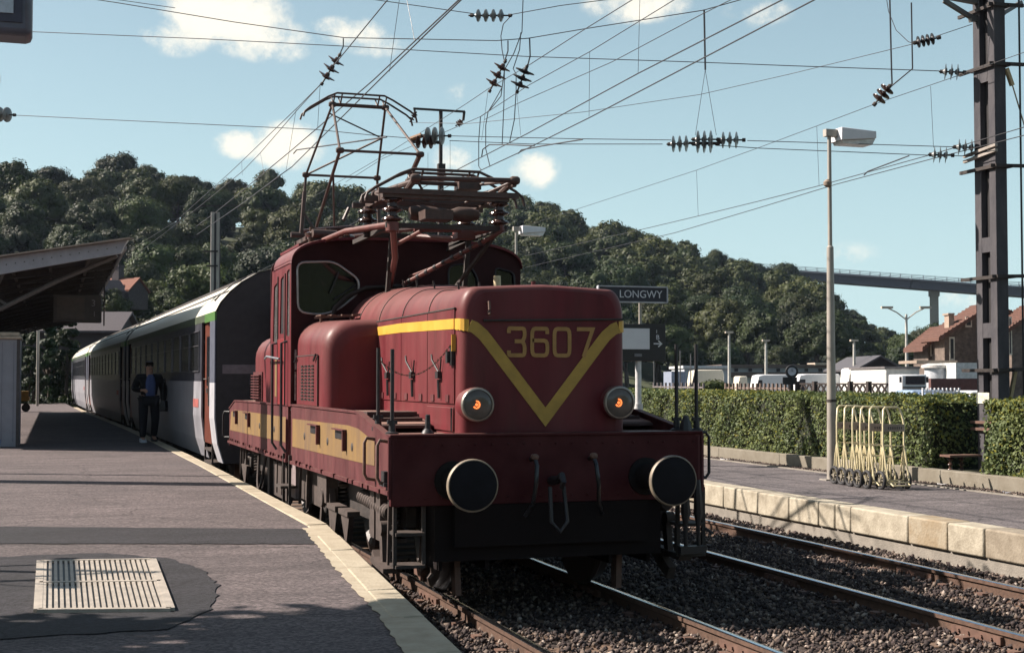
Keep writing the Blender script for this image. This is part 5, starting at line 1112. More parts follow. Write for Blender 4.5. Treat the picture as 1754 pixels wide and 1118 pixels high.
    for yc in (3.0, L - 3.0):
        m = MB(); 
        for x in (-1.05, 1.05): m.box(x - .05, x + .05, yc - 1.4, yc + 1.4, .38, .58)
        m.box(-1.05, 1.05, yc - .15, yc + .15, .40, .56)
        bo = part('bogie', m, grime, t)
        for dy in (-.95, .95):
            m = MB()
            for x, s in ((-.72, -1), (.72, 1)): m.lathe((x, yc + dy, .46), (s, 0, 0), [(0, .47), (.03, .45), (.12, .44), (.10, .1)], 20)
            m.tube([(-.8, yc + dy, .46), (.8, yc + dy, .46)], .07, 8); part('wheelset', m, mat('wheel_steel2', (.05, .036, .03), rough=.55), bo)
    return t
LABC = ['first coach behind the locomotive, cream roof edge with green eave patch', 'middle coach with orange-red doors, between the first coach and the last', 'last and farthest coach of the train, mostly lit by the sun']
spans = [(23.75, 43.0), (43.75, 63.6), (64.3, 84.2)]
coach = make_coach(19.4, LABC[0])
def set_coach(c, y0, y1):
    x0, x1 = 3.95 + curve_off(y0), 3.95 + curve_off(y1); c.location = (x0, y0, 0); c.rotation_euler = (0, 0, math.atan2(-(x1 - x0), y1 - y0)); c.scale = (1, (y1 - y0) / 19.4, 1)
for i, (y0, y1) in enumerate(spans):
    c = coach if i == 0 else copy_tree(coach, label=LABC[i]); set_coach(c, y0, y1)
# ================================================================== PERSONS
def skinned(name, V, E, rad, m_, parent, sub=2):
    me = bpy.data.meshes.new(name); me.from_pydata([tuple(v) for v in V], E, []); o = bpy.data.objects.new(name, me); COL.objects.link(o)
    md = o.modifiers.new('skin', 'SKIN'); md.use_smooth_shade = True
    for i, r in enumerate(rad):
        d = me.skin_vertices[0].data[i]; d.radius = (r, r) if not isinstance(r, tuple) else r; d.use_root = (i == 0)
    ss = o.modifiers.new('sub', 'SUBSURF'); ss.levels = sub; ss.render_levels = sub
    dg_ = bpy.context.evaluated_depsgraph_get(); ev = o.evaluated_get(dg_); nm = bpy.data.meshes.new_from_object(ev); bpy.data.objects.remove(o)
    for p in nm.polygons: p.use_smooth = True
    nm.materials.clear(); nm.materials.append(m_); nm.name = name; ob = bpy.data.objects.new(name, nm); COL.objects.link(ob); ob.parent = parent; OFF[ob.name] = OFF[parent.name]; return ob
jack = mat('dark_jacket_cloth', (.007, .006, .008), rough=.9, var=.25, bump=.2, bscale=30); shirt = mat('blue_shirt_cloth', (.07, .10, .24), rough=.8, var=.1, bump=.1, bscale=30); trou = mat('dark_trousers', (.014, .013, .018), rough=.85, var=.2); hairm = mat('dark_hair', (.025, .016, .012), rough=.6)
def person(label, loc, rz, pose='walk'):
    t = thing('person', label, 'person', (0, 0, 0))
    J = dict(pel=(0, 0, .93), wst=(0, .0, 1.08), chs=(0, .01, 1.28), nck=(0, .0, 1.46), hd0=(0, -.02, 1.56), hd1=(0, -.03, 1.66),
             hl=(-.10, 0, .90), kl=(-.12, -.10, .50), al=(-.12, -.06, .09), tl=(-.12, -.22, .045), hr=(.10, 0, .90), kr=(.12, .0, .49), ar=(.12, .14, .11), tr=(.12, .0, .04),
             sl=(-.19, .01, 1.40), el=(-.27, .02, 1.13), wl=(-.17, -.20, 1.12), sr=(.19, .01, 1.40), er=(.27, .04, 1.12), wr=(.25, -.06, .88), pl=(-.13, -.24, 1.12), pr=(.245, -.08, .81))
    if pose == 'sit':
        J.update(kl=(-.14, -.45, .88), al=(-.14, -.45, .45), tl=(-.14, -.6, .42), kr=(.14, -.45, .88), ar=(.14, -.45, .45), tr=(.14, -.6, .42), wl=(-.1, -.32, 1.1), pl=(-.08, -.38, 1.1), wr=(.12, -.32, 1.1), pr=(.1, -.38, 1.1), el=(-.26, -.05, 1.14), er=(.26, -.05, 1.14))
    K = list(J); ix = {k: i for i, k in enumerate(K)}; V = [J[k] for k in K]
    E = [('pel', 'wst'), ('wst', 'chs'), ('chs', 'nck'), ('nck', 'hd0'), ('hd0', 'hd1'), ('pel', 'hl'), ('hl', 'kl'), ('kl', 'al'), ('al', 'tl'), ('pel', 'hr'), ('hr', 'kr'), ('kr', 'ar'), ('ar', 'tr'), ('chs', 'sl'), ('sl', 'el'), ('el', 'wl'), ('wl', 'pl'), ('chs', 'sr'), ('sr', 'er'), ('er', 'wr'), ('wr', 'pr')]
    rad = dict(pel=(.13, .10), wst=(.13, .10), chs=(.15, .11), nck=.055, hd0=(.068, .08), hd1=(.072, .088), hl=.085, kl=.058, al=.038, tl=.035, hr=.085, kr=.058, ar=.038, tr=.035, sl=.055, el=.042, wl=.026, pl=.03, sr=.055, er=.042, wr=.026, pr=.03)
    # fingers as short chains on the palms
    Vb = list(V); Eb = [(ix[a], ix[b_]) for a, b_ in E]; Rb = [rad[k] for k in K]
    for side, p_, w_ in ((-1, 'pl', 'wl'), (1, 'pr', 'wr')):
        p = Vector(J[p_]); d = (p - Vector(J[w_])).normalized(); u = d.cross(Vector((1, 0, 0)) if abs(d.x) < .8 else Vector((0, 0, 1))).normalized()
        for k in range(5):
            s = (k - 1.5) * .017 if k < 4 else -.045; L_ = (.065, .072, .068, .052, .045)[k]; a = p + u * s; i0 = len(Vb); Vb += [a + d * L_ * .5 + Vector((0, 0, -.004)), a + d * L_ + Vector((0, .0, -.02))]; Eb += [(ix[p_], i0), (i0, i0 + 1)]; Rb += [.0085, .007]
    body = skinned('body', Vb, Eb, Rb, skin, t)
    def sub_(name, keys, grow, m_):
        ks = list(keys); V_ = [J[k] for k in ks]; E_ = [(ks.index(a), ks.index(b_)) for a, b_ in E if a in ks and b_ in ks]; R_ = []
        for k in ks: r = rad[k]; R_.append(tuple(q + grow for q in r) if isinstance(r, tuple) else r + grow)
        return skinned(name, V_, E_, R_, m_, t)
    sub_('trousers', ['pel', 'hl', 'kl', 'al', 'hr', 'kr', 'ar'], .022, trou)
    sub_('jacket', ['pel', 'wst', 'chs', 'sl', 'el', 'wl', 'sr', 'er', 'wr'], .030, jack)
    m = MB(); m.loft([[(a * s_, y - .005 * s_, z) for a, y in ((-.075, -.13), (-.04, -.165), (.04, -.165), (.075, -.13), (.05, -.08), (-.05, -.08))] for z, s_ in ((1.0, 1.1), (1.12, 1.15), (1.28, 1.2), (1.40, .9), (1.455, .55))]); part('shirt', m, shirt, t)
    m = MB(); iv, if_ = ICO2; m.add([(x * .082, y * .098 - .02, z * .09 + 1.68) for x, y, z in iv if True], [tuple(f) for f in if_], True); m.v = [(x * .95, max(y, -.02), z) if z < 1.70 else (x, y, z * .85 + .2535) for x, y, z in m.v]; part('hair', m, hairm, t)
    m = MB()
    for s in (-1, 1): m.lathe((s * .028, -.105, 1.635), (0, -1, 0), [(0, .012), (.006, .008)], 8)
    m.box(-.025, .025, -.112, -.10, 1.572, 1.580); part('eyes_and_mouth', m, hairm, t)
    m = MB(); m.prism([(-.014, -.10, 1.60), (.014, -.10, 1.60), (0, -.10, 1.64)], (0, -.025, 0)); 
    for s in (-1, 1): m.lathe((s * .078, -.02, 1.62), (s, 0, 0), [(0, .022), (.012, .018)], 8)
    part('nose_and_ears', m, skin, t)
    for s, a, q in ((-1, 'al', 'tl'), (1, 'ar', 'tr')):
        m = MB(); A = Vector(J[a]); Q = Vector(J[q]); m.loft([[(A.x + c * .045, A.y + .07, A.z - .08 + d_) for c, d_ in ((-1, 0), (1, 0), (1, .07), (-1, .07))], [(A.x + c * .048, A.y, A.z - .09 + d_) for c, d_ in ((-1, 0), (1, 0), (1, .09), (-1, .09))], [(Q.x + c * .05, Q.y, Q.z - .045 + d_) for c, d_ in ((-1, 0), (1, 0), (.8, .06), (-.8, .06))], [(Q.x + c * .03, Q.y - .05, Q.z - .04 + d_) for c, d_ in ((-1, 0), (1, 0), (1, .03), (-1, .03))]]); part('shoe', m, (mat('pale_shoe', (.55, .6, .68), rough=.5) if s < 0 and pose == 'walk' else black), t)
    t.location = loc; t.rotation_euler = (0, 0, rz); return t
pw = person('person in dark jacket and blue shirt walking along the platform beside the coaches', (1.93, 31.2, Z1), R(8)); pw.scale = (1.18, 1.12, 1.0)
m = MB(); m.loft([[(-.14, -.06, 0), (.14, -.06, 0), (.14, .06, 0), (-.14, .06, 0)], [(-.15, -.07, .12), (.15, -.07, .12), (.15, .07, .12), (-.15, .07, .12)], [(-.12, -.04, .26), (.12, -.04, .26), (.12, .04, .26), (-.12, .04, .26)]])
bg_ = thing('shoulder_bag', 'dark shoulder bag hanging at the hip of the walking person', 'bag', (0, 0, 0)); part('bag_body', m, black, bg_); m = MB(); m.tube([(-.12, 0, .25), (-.1, 0, .6), (-.03, 0, .8), (.06, 0, .6), (.12, 0, .25)], .012, 6); part('strap', m, black, bg_); bg_.location = (2.27, 31.2, Z1 + .66); bg_.rotation_euler = (0, 0, R(60)); bg_.scale = (1, 1, .9)
person('person driving the locomotive, seen through its left windscreen in a blue shirt', (2.95, 16.75, 1.52), R(10), 'sit')

# ================================================================== LEFT SIDE
CA = thing('platform_canopy', 'station platform canopy with pale gable fascia and dark timber underside at left', 'canopy', (-1.5, 45, Z1))
def cyn(x): return 27.2 + (1.25 - x) * .63          # the gable end is cut at a skew
T_, T2_, A1_, A2_ = oY(218, 410, 27.2), oY(206, 434, 27.2), oY(0, 440, 28.6), oY(0, 470, 28.6)
sl1 = (T_[2] - A1_[2]) / (T_[0] - A1_[0]); sl2 = (T2_[2] - A2_[2]) / (T2_[0] - A2_[0])
def ztop(x): return T_[2] + (x - T_[0]) * sl1
def zlow(x): return T2_[2] + (x - T2_[0]) * sl2
rf = mat('canopy_underside', (.035, .027, .022), rough=.85, var=.25); cy1 = 62; XT = T_[0]
m = MB(); top = [(-4.1, cyn(-4.1), ztop(-4.1) - .06), (XT, cyn(XT), ztop(XT) - .06), (XT, cy1, ztop(XT) - .06), (-4.1, cy1, ztop(-4.1) - .06)]; m.prism(top, (0, 0, -.06)); part('roof', m, rf, CA)
fas = mat('canopy_fascia', (.27, .265, .29), rough=.6, var=.15, scale=4)
m = MB(); m.prism([(-4.1, cyn(-4.1) - .06, ztop(-4.1) - .02), (XT, cyn(XT) - .06, ztop(XT) - .02), (T2_[0], cyn(T2_[0]) - .06, zlow(T2_[0])), (-4.1, cyn(-4.1) - .06, zlow(-4.1))], (.03, .05, 0)); part('fascia', m, fas, CA)
m = MB(); m.bar((-4.2, cyn(-4.2) - .1, ztop(-4.2)), (XT + .08, cyn(XT + .08) - .1, ztop(XT + .08)), .16, .03); part('coping', m, mat('weathered_coping', (.12, .10, .085), rough=.8), CA)
for k in range(22): x = -2.4 + k * .165; m = MB(); m.lathe((x, cyn(x) - .07, (ztop(x) + zlow(x)) / 2), (0, -1, 0), [(0, .013), (.012, .009)], 6); part('rivet', m, wire_g, CA)
for k in range(15):
    y = 31.0 + k * 2.1; m = MB(); m.bar((-4.0, y, ztop(-4.0) - .2), (XT - .1, y, ztop(XT - .1) - .2), .07, .12); m.tube([(-3.4, y, 2.6), (-2.7, y, 3.1), (-1.7, y, 3.6), (-.4, y, 3.95), (.7, y, 4.2)], .04, 6)
    for q_ in (-2.6, -1.9, -1.2, -.4): m.bar((q_, y, ztop(q_) - .2), (q_, y, 3.1 + (q_ + 2.9) * .36), .04, .04)
    part('truss', m, grime, CA)
y = 29.0; m = MB(); m.tube([(-3.0, 30, 2.5), (-2.0, 29.5, 2.75), (-1.0, 29.2, 3.25), (0, 28.6, 3.75), (XT - .15, 27.9, ztop(XT) - .25)], .045, 6); m.bar((-1.4, 29.3, 3.0), (-.95, 29.2, ztop(-.9) - .2), .05); m.bar((-1.8, 29.4, ztop(-1.8) - .2), (-.9, 29.2, 3.3), .05); part('gable_bracket', m, mat('bracket_paint', (.10, .09, .085), rough=.7), CA)
for k in range(6):
    x = -3.0 + k * .72; m = MB(); m.bar((x, cyn(x) + .1, ztop(x) - .17), (x, cy1, ztop(x) - .17), .06, .09); part('purlin', m, mat('purlin_timber', (.06, .045, .036), rough=.8), CA)
m = MB(); m.bar((XT - .03, cyn(XT) + .02, ztop(XT) - .10), (XT - .03, cy1, ztop(XT) - .10), .05, .16); part('eave_board', m, fas, CA)
for k in range(5): m = MB(); y = 31 + k * 7; m.tube([(-3.4, y, Z1), (-3.4, y, 3.5)], .10, 12); part('column', m, grime, CA)
DB = thing('departure_board', 'dark hanging departure board under the canopy with digital clock digits', 'sign', (.42, 31.3, 3.1))
m = MB(); m.box(-.06, .93, 31.2, 31.42, 3.06, 3.66); part('case', m, mat('board_case', (.05, .04, .035), rough=.7), DB, bevel=.02)
m = MB(); m.box(.02, .58, 31.185, 31.2, 3.13, 3.60); part('display', m, mat('brown_display', (.055, .037, .030), rough=.4), DB)
vs, fs = text_mesh('3', .20); m = MB(); m.add([(.76 + x, 31.19 - z, 3.47 + y) for x, y, z in vs], fs); part('digit', m, mat('dim_digit', (.18, .16, .16)), DB)
vs, fs = text_mesh('1', .16); m = MB(); m.add([(.78 + x, 31.19 - z, 3.24 + y) for x, y, z in vs], fs); part('digit', m, MATS['dim_digit'], DB)
m = MB(); m.bar((.1, 31.3, 3.66), (.1, 31.3, 4.45), .04); m.bar((.8, 31.3, 3.66), (.8, 31.3, 4.6), .04); m.bar((.98, 31.25, 3.0), (.98, 31.25, 4.5), .03); split_clusters(part('hanger', m, grime, DB))
# white cabinet
cx0 = -.68
KB = thing('cabinet', 'pale grey metal cabinet standing on the platform at the left edge', 'cabinet', (-1.4, 30.6, Z1))
m = MB(); m.box(-2.3, cx0, 29.9, 31.4, Z1, 2.66); part('body', m, greym, KB, .01)
m = MB(); m.box(-2.4, cx0 + .03, 29.82, 31.5, 2.66, 2.72); m.box(-2.36, cx0 - .01, 29.86, 31.46, 2.72, 2.80); part('lid', m, mat('beige_lid', (.52, .44, .35), rough=.6), KB, .02)
m = MB(); m.box(cx0 - .06, cx0 + .005, 29.89, 29.9, Z1, 2.66); part('corner_strip', m, mat('dark_corner', (.07, .06, .06)), KB)
for x in (-1.3, -1.02, -.8): m = MB(); m.box(x, x + .008, 29.893, 29.9, Z1 + .1, 2.6); part('seam', m, mat('seam_grey', (.15, .16, .2)), KB)
for k in range(3): m = MB(); m.box(-1.16, -1.02, 29.888, 29.9, Z1 + .06 + k * .035, Z1 + .078 + k * .035); part('vent_slat', m, mat('blue_slat', (.08, .16, .42)), KB)
# sign box upper left with its post just outside the frame
SB = thing('sign_box', 'grey-framed illuminated sign box hanging at the top left corner', 'sign', (-.6, 8.0, 3.7))
m = MB(); m.box(-1.55, -.14, 7.9, 8.15, 3.71, 4.4); part('frame', m, mat('slate_frame', (.09, .09, .12), rough=.4), SB, .035)
m = MB(); m.box(-1.45, -.235, 7.885, 7.9, 3.82, 4.3); part('panel', m, mat('white_panel', (.45, .50, .56), rough=.3), SB)
m = MB(); m.box(-1.50, -.19, 7.892, 7.9, 3.775, 4.35); part('gasket', m, mat('gasket', (.05, .05, .075)), SB)
m = MB(); m.tube([(-1.8, 8.02, Z1), (-1.8, 8.02, 4.8)], .06, 12); m.bar((-1.8, 8.02, 4.5), (-.4, 8.02, 4.5), .05); m.bar((-.9, 8.02, 4.4), (-.9, 8.02, 4.5), .05); m.bar((-1.3, 8.02, 4.4), (-1.3, 8.02, 4.5), .05); part('post', m, galv, SB)
def lamp(name, label, x, y, z0, zt, s=1, side=1, low=None, group=None):
    t = thing(name, label, 'street lamp', (x, y, z0), group)
    zl = low or z0 + (zt - z0) * .66; m = MB(); m.tube([(x, y, z0), (x, y, zl), (x, y, zl + .02), (x, y, zt - .1)], [.078, .052, .034, .030], 14); m.box(x - .16, x + .16, y - .1, y + .1, z0, z0 + .02); part('pole', m, galv, t)
    m = MB(); m.lathe((x, y, (z0 + zl) * .36), (0, 0, 1), [(0, .075), (.04, .075)], 14); part('pole_band', m, grime, t)
    m = MB(); m.box(*sorted((x - .08 * side, x + .20 * side)), y - .05, y + .05, zt - .13, zt - .02); part('bracket', m, mat('lamp_bracket_grey', (.30, .28, .25), rough=.6), t)
    a, b_ = (x + .12 * side, x + .74 * side); m = MB()
    m.prism([(a, y - .17, zt - .20), (a, y - .17, zt), (b_, y - .15, zt - .03), (b_, y - .15, zt - .14)], (0, .34, 0)); part('housing', m, whitem, t, .01)
    m = MB(); m.prism([(a + .02 * side, y - .14, zt - .205), (b_ - .01 * side, y - .13, zt - .145), (b_ - .06 * side, y - .12, zt - .24), (a + .05 * side, y - .12, zt - .24)], (0, .27, 0)); part('diffuser', m, mat('lamp_diffuser', (.62, .64, .64), rough=.15), t)
    return t
lamp('platform_lamp', 'tall tapered platform lamp with white box head, beside the luggage trolleys', 11.24, 18.8, Z2, 5.70)
m = MB(); m.lathe((11.17, 18.74, 4.78), (0, 0, 1), [(0, .02), (.03, .06), (.08, .065), (.12, .03)], 12); m.bar((11.17, 18.76, 4.83), (11.24, 18.8, 4.83), .03); part('loudspeaker', m, mat('brown_horn', (.22, .17, .13)), bpy.data.objects['platform_lamp'])
lamp('platform_lamp', 'white box-headed platform lamp showing behind the locomotive roof', 11.09, 33.7, Z2, 5.74)
lx = oY(-30, 150, 22.0); lamp('platform_lamp', 'white lamp head poking in at the left edge below the sign box', lx[0] - .5, 22.0, Z1, 6.42)
# far left clutter
x, y = at(65, 70); t = thing('lamp_pole', 'thin pale pole standing among the conifers at left', 'pole', (x, y, 0)); m = MB(); m.tube([(x, y, 0), (x, y, zat(560, 70))], .07, 8); part('shaft', m, galv, t); m = MB(); m.box(x - .2, x + .2, y - .1, y + .1, zat(560, 70), zat(560, 70) + .12); part('head', m, greym, t)
x, y = at(42, 58); t = thing('luggage_cart', 'yellow luggage cart parked on the platform just right of the cabinet', 'cart', (x, y, Z1)); m = MB(); m.box(x - .6, x + .22, y - .4, y + .4, Z1 + .45, Z1 + .62); m.box(x - .55, x + .18, y - .35, y + .35, Z1 + .62, Z1 + .85); part('load_deck', m, mat('cart_yellow', (.30, .17, .04), rough=.6), t)
m = MB(); 
for q in (-.45, .08):
    for w in (-.3, .3): m.lathe((x + q, y + w, Z1 + .17), (0, 1, 0), [(0, .17), (.06, .17)], 12)
m.bar((x + .2, y, Z1 + .5), (x + .2, y, Z1 + 1.1), .04); part('wheels_and_handle', m, grime, t)
def house(name, label, cx_, cy_, ang, w, d, h, roofh, wallm, roofm, wins, cat='house', z0=0, chim=True, over=.4):
    t = thing(name, label, cat, (0, 0, 0))
    m = MB(); m.box(-w / 2, w / 2, -d / 2, d / 2, 0, h); m.prism([(-w / 2, -d / 2, h), (-w / 2, d / 2, h), (-w / 2, 0, h + roofh)], (w, 0, 0)); part('wall', m, wallm, t)
    for s in (-1, 1):
        m = MB(); sl = roofh / (d / 2); m.prism([(-w / 2 - over, s * (d / 2 + over), h - sl * over + .02), (-w / 2 - over, 0, h + roofh + .02), (-w / 2 - over, 0, h + roofh + .17), (-w / 2 - over, s * (d / 2 + over), h - sl * over + .17)], (w + 2 * over, 0, 0)); rf_ = part('roof', m, roofm, t)
    if chim: m = MB(); m.box(-w * .2, -w * .2 + .7, -.3, .4, h + roofh * .6, h + roofh + 1.1); m.box(-w * .2 - .08, -w * .2 + .78, -.38, .48, h + roofh + 1.1, h + roofh + 1.25); part('chimney', m, wallm, rf_)
    for (face, u, z, ww, wh) in wins:
        m = MB(); f2 = MB(); 
        if face == 'f': m.box(u - ww / 2, u + ww / 2, -d / 2 - .03, -d / 2, z, z + wh); f2.box(u - ww / 2 - .12, u + ww / 2 + .12, -d / 2 - .02, -d / 2, z - .12, z + wh + .12)
        elif face == 'l': m.box(-w / 2 - .03, -w / 2, u - ww / 2, u + ww / 2, z, z + wh); f2.box(-w / 2 - .02, -w / 2, u - ww / 2 - .12, u + ww / 2 + .12, z - .12, z + wh + .12)
        fr_ = part('window', f2, mat('window_surround', (.55, .5, .42), rough=.7), t); part('pane', m, mat('dark_pane', (.03, .03, .04), rough=.15), fr_)
    t.location = (cx_, cy_, z0); t.rotation_euler = (0, 0, ang); return t
d = 118; x, y = at(206, d); z = zat(530, d)
house('hillside_house', 'grey house with orange tiled roof among trees on the left hillside', x, y, R(-40), 3.6, 2.6, 1.5, 1.0, mat('grey_render', (.075, .065, .07), rough=.9), mat('orange_tiles', (.16, .055, .03), rough=.8, var=.2), [('f', -.9, .5, .3, .6), ('f', 0, .5, .3, .6), ('f', .9, .5, .3, .6), ('l', 0, .5, .4, .6)], z0=z, over=.15)
x, y = at(184, d - 2); house('hillside_annexe', 'low grey gabled annexe left of the orange-roofed hillside house', x, y, R(30), 2.0, 1.8, 1.3, .8, MATS['grey_render'], mat('slate_roof', (.06, .052, .058), rough=.8), [('f', 0, .4, .3, .5)], z0=z + .1, chim=False, over=.15)
d = 96; x, y = at(135, d); house('station_annexe', 'shaded building with pale stone lintels behind the conifers and coach end', x, y, R(-18), 6.5, 5, zat(568, d), 1.2, mat('dark_brown_wall', (.04, .034, .036), rough=.9, var=.2), MATS['slate_roof'], [('f', -2.2, 1.6, .7, 1.5), ('f', -.7, 1.6, .7, 1.5), ('f', .8, 1.6, .7, 1.5), ('f', 2.3, 1.6, .7, 1.5)], 'building')
d = 132; x, y = at(120, d); house('far_house', 'small brown-roofed house glimpsed under the canopy edge', x, y, R(-18), 8, 5, zat(560, d), 2.2, mat('dark_brown_wall', (.1, .08, .08)), tile, [('f', -2, 3, .8, 1.2), ('f', 1, 3, .8, 1.2)])

# ================================================================== RIGHT SIDE
SG = thing('station_name_sign', 'dark blue station name sign reading LONGWY on a post behind the locomotive nose', 'sign', (9.86, 23, Z2))
m = MB(); m.box(9.10, 10.40, 22.98, 23.04, 3.235, 3.49); part('board', m, navy, SG)
m = MB()
for a, c in (((9.09, 3.225), (10.41, 3.225)), ((9.09, 3.50), (10.41, 3.50)), ((9.09, 3.225), (9.09, 3.50)), ((10.41, 3.225), (10.41, 3.50))): m.bar((a[0], 23, a[1]), (c[0], 23, c[1]), .022, .085, up=(0, 1, 0))
part('border', m, mat('sign_border', (.42, .43, .46), rough=.4), SG)
vs, fs = text_mesh('LONGWY', .19, .003, .98); m = MB(); m.add([(9.90 + x, 22.975 - z, 3.362 + y) for x, y, z in vs], fs); part('lettering', m, mat('sign_lettering', (.55, .56, .60), rough=.5), SG)
m = MB(); m.tube([(9.92, 23.06, 2.8), (9.92, 23.06, 3.25)], .03, 8); part('bracket', m, galv, SG)
TB = thing('track_sign', 'dark information board with white panel and arrow on a pale post', 'sign', (9.89, 23.1, Z2))
m = MB(); m.box(9.45, 10.39, 23.0, 23.16, 2.18, 2.84); part('case', m, black, TB, .01)
m = MB(); m.box(9.52, 10.07, 22.985, 23.0, 2.39, 2.76); part('panel', m, whitem, TB)
def put_text(s_, size, x, z, mm, par, y=22.99): vs, fs = text_mesh(s_, size); m = MB(); m.add([(x + a, y - c, z + b_) for a, b_, c in vs], fs); part('lettering', m, mm, par)
put_text('1', .085, 10.21, 2.705, MATS['sign_lettering'], TB); put_text('B', .12, 10.23, 2.60, MATS['sign_lettering'], TB)
m = MB(); m.strip([(10.15, 22.99, 2.49), (10.30, 22.99, 2.49)], .022, (0, -1, 0)); m.strip([(10.24, 22.99, 2.545), (10.305, 22.99, 2.49), (10.24, 22.99, 2.435)], .022, (0, -1, 0)); part('arrow', m, whitem, TB)
m = MB(); m.box(9.78, 9.92, 22.985, 23.0, 2.26, 2.31); part('plate', m, mat('dim_plate', (.16, .16, .17)), TB)
m = MB(); m.tube([(9.89, 23.08, Z2), (9.89, 23.08, 2.2)], .055, 12); m.tube([(9.89, 23.08, Z2), (9.89, 23.08, 1.42)], .08, 12); part('post', m, mat('white_post', (.55, .55, .54), rough=.5), TB)
# luggage trolleys, nested
TM = mat('trolley_plate', (.30, .24, .20), rough=.5, var=.2)
def make_trolley(label):
    t = thing('luggage_trolley', label, 'luggage trolley', (0, 0, 0), 'cream luggage trolleys nested in a row beside the lamp post')
    w = .33; m = MB()
    def U(x): return [(x, .02, .14), (x, .0, .45), (x, .0, .80), (x + 0, .0, .92)]
    m.tube([(0, .02, .12), (0, 0, .55), (0, 0, .90), (.03, .04, 1.03), (.05, .07, 1.10), (.09, .085, 1.135), (w - .05, .085, 1.135), (w - .02, .075, 1.11), (w, .05, 1.04), (w, 0, .90), (w, 0, .55), (w, .02, .12)], .0145, 8)
    for x in (0, w): m.tube([(x, 0, .62), (x, -.05, .4), (x, -.12, .13)], .012, 6); m.tube([(x, 0, .62), (x + .0, .06, .4), (x, .10, .14)], .010, 6)
    for z in (.60, .45): m.tube([(0, 0, z), (w, 0, z)], .007, 6)
    m.tube([(0, -.12, .10), (w, -.12, .10)], .012, 6); m.tube([(0, .02, .12), (w, .02, .12)], .011, 6); m.tube([(.03, -.12, .10), (.03, -.20, .06), (w - .03, -.20, .06), (w - .03, -.12, .10)], .010, 6); part('frame', m, cream_t, t)
    m = MB(); m.box(.0, w, -.014, -.004, .80, .90); part('name_plate', m, TM, t)
    m = MB()
    for k in range(7): m.box(.07 + k * .034, .088 + k * .034, -.017, -.014, .83, .865)
    part('plate_marks', m, mat('plate_marks', (.06, .05, .05)), t)
    for x in (-.035, w + .035):
        m = MB(); pts = [(x, .02 + .112 * math.cos(a), .125 + .112 * math.sin(a)) for a in np.linspace(0, 2 * math.pi, 22)]; m.tube(pts, .024, 8, caps=False); wh = part('wheel', m, rubber, t)
        m = MB()
        for k in range(6): a = k * math.pi / 3; m.bar((x, .02, .125), (x, .02 + .09 * math.cos(a), .125 + .09 * math.sin(a)), .014, .012, up=(1, 0, 0))
        m.lathe((x - .02, .02, .125), (1, 0, 0), [(0, .03), (.04, .03)], 10); part('spokes', m, mat('wheel_spokes', (.20, .18, .14), rough=.5), wh)
    return t
tr_l = ['rearmost cream luggage trolley, its wheel against the lamp post', 'second cream luggage trolley from the lamp post', 'third cream luggage trolley from the lamp post', 'fourth cream luggage trolley from the lamp post', 'fifth cream luggage trolley, next to the front one', 'front cream luggage trolley of the row, farthest from the lamp post']
tp = [(10.92, 18.12), (10.90, 17.88), (10.85, 17.58), (10.84, 17.36), (10.86, 17.16), (10.95, 16.96)]
T0 = make_trolley(tr_l[0]); T0.location = (*tp[0], Z2 + .003); T0.rotation_euler = (0, 0, R(-3))
for i in range(1, 6): copy_tree(T0, (*tp[i], Z2 + .003), R(-3 + random.uniform(-2, 2)), tr_l[i])
# pylon at right
PY = thing('catenary_pylon', 'dark weathered concrete catenary pylon with slotted face at the right', 'pylon', (13.4, 17.8, .5))
def pyl(x0, y0, z0, z1, par=PY):      # slotted face towards -X, plain narrow face towards -Y
    for a in (y0, y0 + .345): m = MB(); m.box(x0, x0 + .20, a, a + .155, z0, z1); part('flange', m, concrete_d, par, .008)
    m = MB(); m.box(x0 + .085, x0 + .12, y0 + .155, y0 + .345, z0, z1); part('web', m, mat('dark_web', (.018, .017, .018), rough=.9), par)
    z = z0 + .75
    while z < z1: m = MB(); m.box(x0 + .004, x0 + .085, y0 + .155, y0 + .345, z, z + .22); part('batten', m, concrete_d, par); z += 1.27
pyl(13.12, 17.3, .45, 9.2)
for zz in (1.99, 3.36, 4.99, 6.5, 7.38):
    m = MB(); m.bar((13.09, 17.22, zz), (13.09, 18.1, zz), .04, .05); m.bar((13.0, 17.27, zz), (13.62, 17.27, zz + .02), .04, .05); m.bar((13.36, 17.2, zz), (13.36, 17.9, zz), .04); part('clamp', m, grime, PY)
m = MB(); m.tube([(13.56, 17.3, .4), (13.57, 17.3, 9.0)], .015, 8); part('conduit', m, black, PY)
m = MB(); m.box(13.105, 13.12, 17.50, 17.80, 1.50, 1.66); part('number_plate', m, mat('enamel_plate', (.62, .60, .50), rough=.4), PY)
m = MB(); m.bar((13.05, 17.95, 5.14), (13.10, 17.25, 5.22), .05, .04); m.bar((13.05, 17.95, 5.22), (13.10, 17.25, 5.30), .05, .04); part('anchor_bracket', m, mat('pale_bracket', (.28, .25, .22)), PY)
m = MB(); m.bar((12.55, 17.7, 7.50), (13.1, 17.7, 7.25), .06, .06); m.bar((11.9, 17.7, 7.62), (13.2, 17.7, 7.52), .09, .07); m.bar((12.0, 17.7, 7.66), (12.7, 17.7, 7.9), .05); m.bar((13.0, 17.7, 7.25), (13.6, 17.7, 7.4), .08, .08); m.bar((13.6, 17.7, 7.4), (14.0, 17.8, 7.62), .06); part('top_arm', m, wire_g, PY)
m = MB(); m.bar((13.09, 17.9, 1.22), (13.09, 17.2, 1.22), .05, .04); m.bar((13.09, 17.9, 1.12), (13.09, 17.2, 1.12), .05, .04); part('lower_clamp', m, brown, PY)
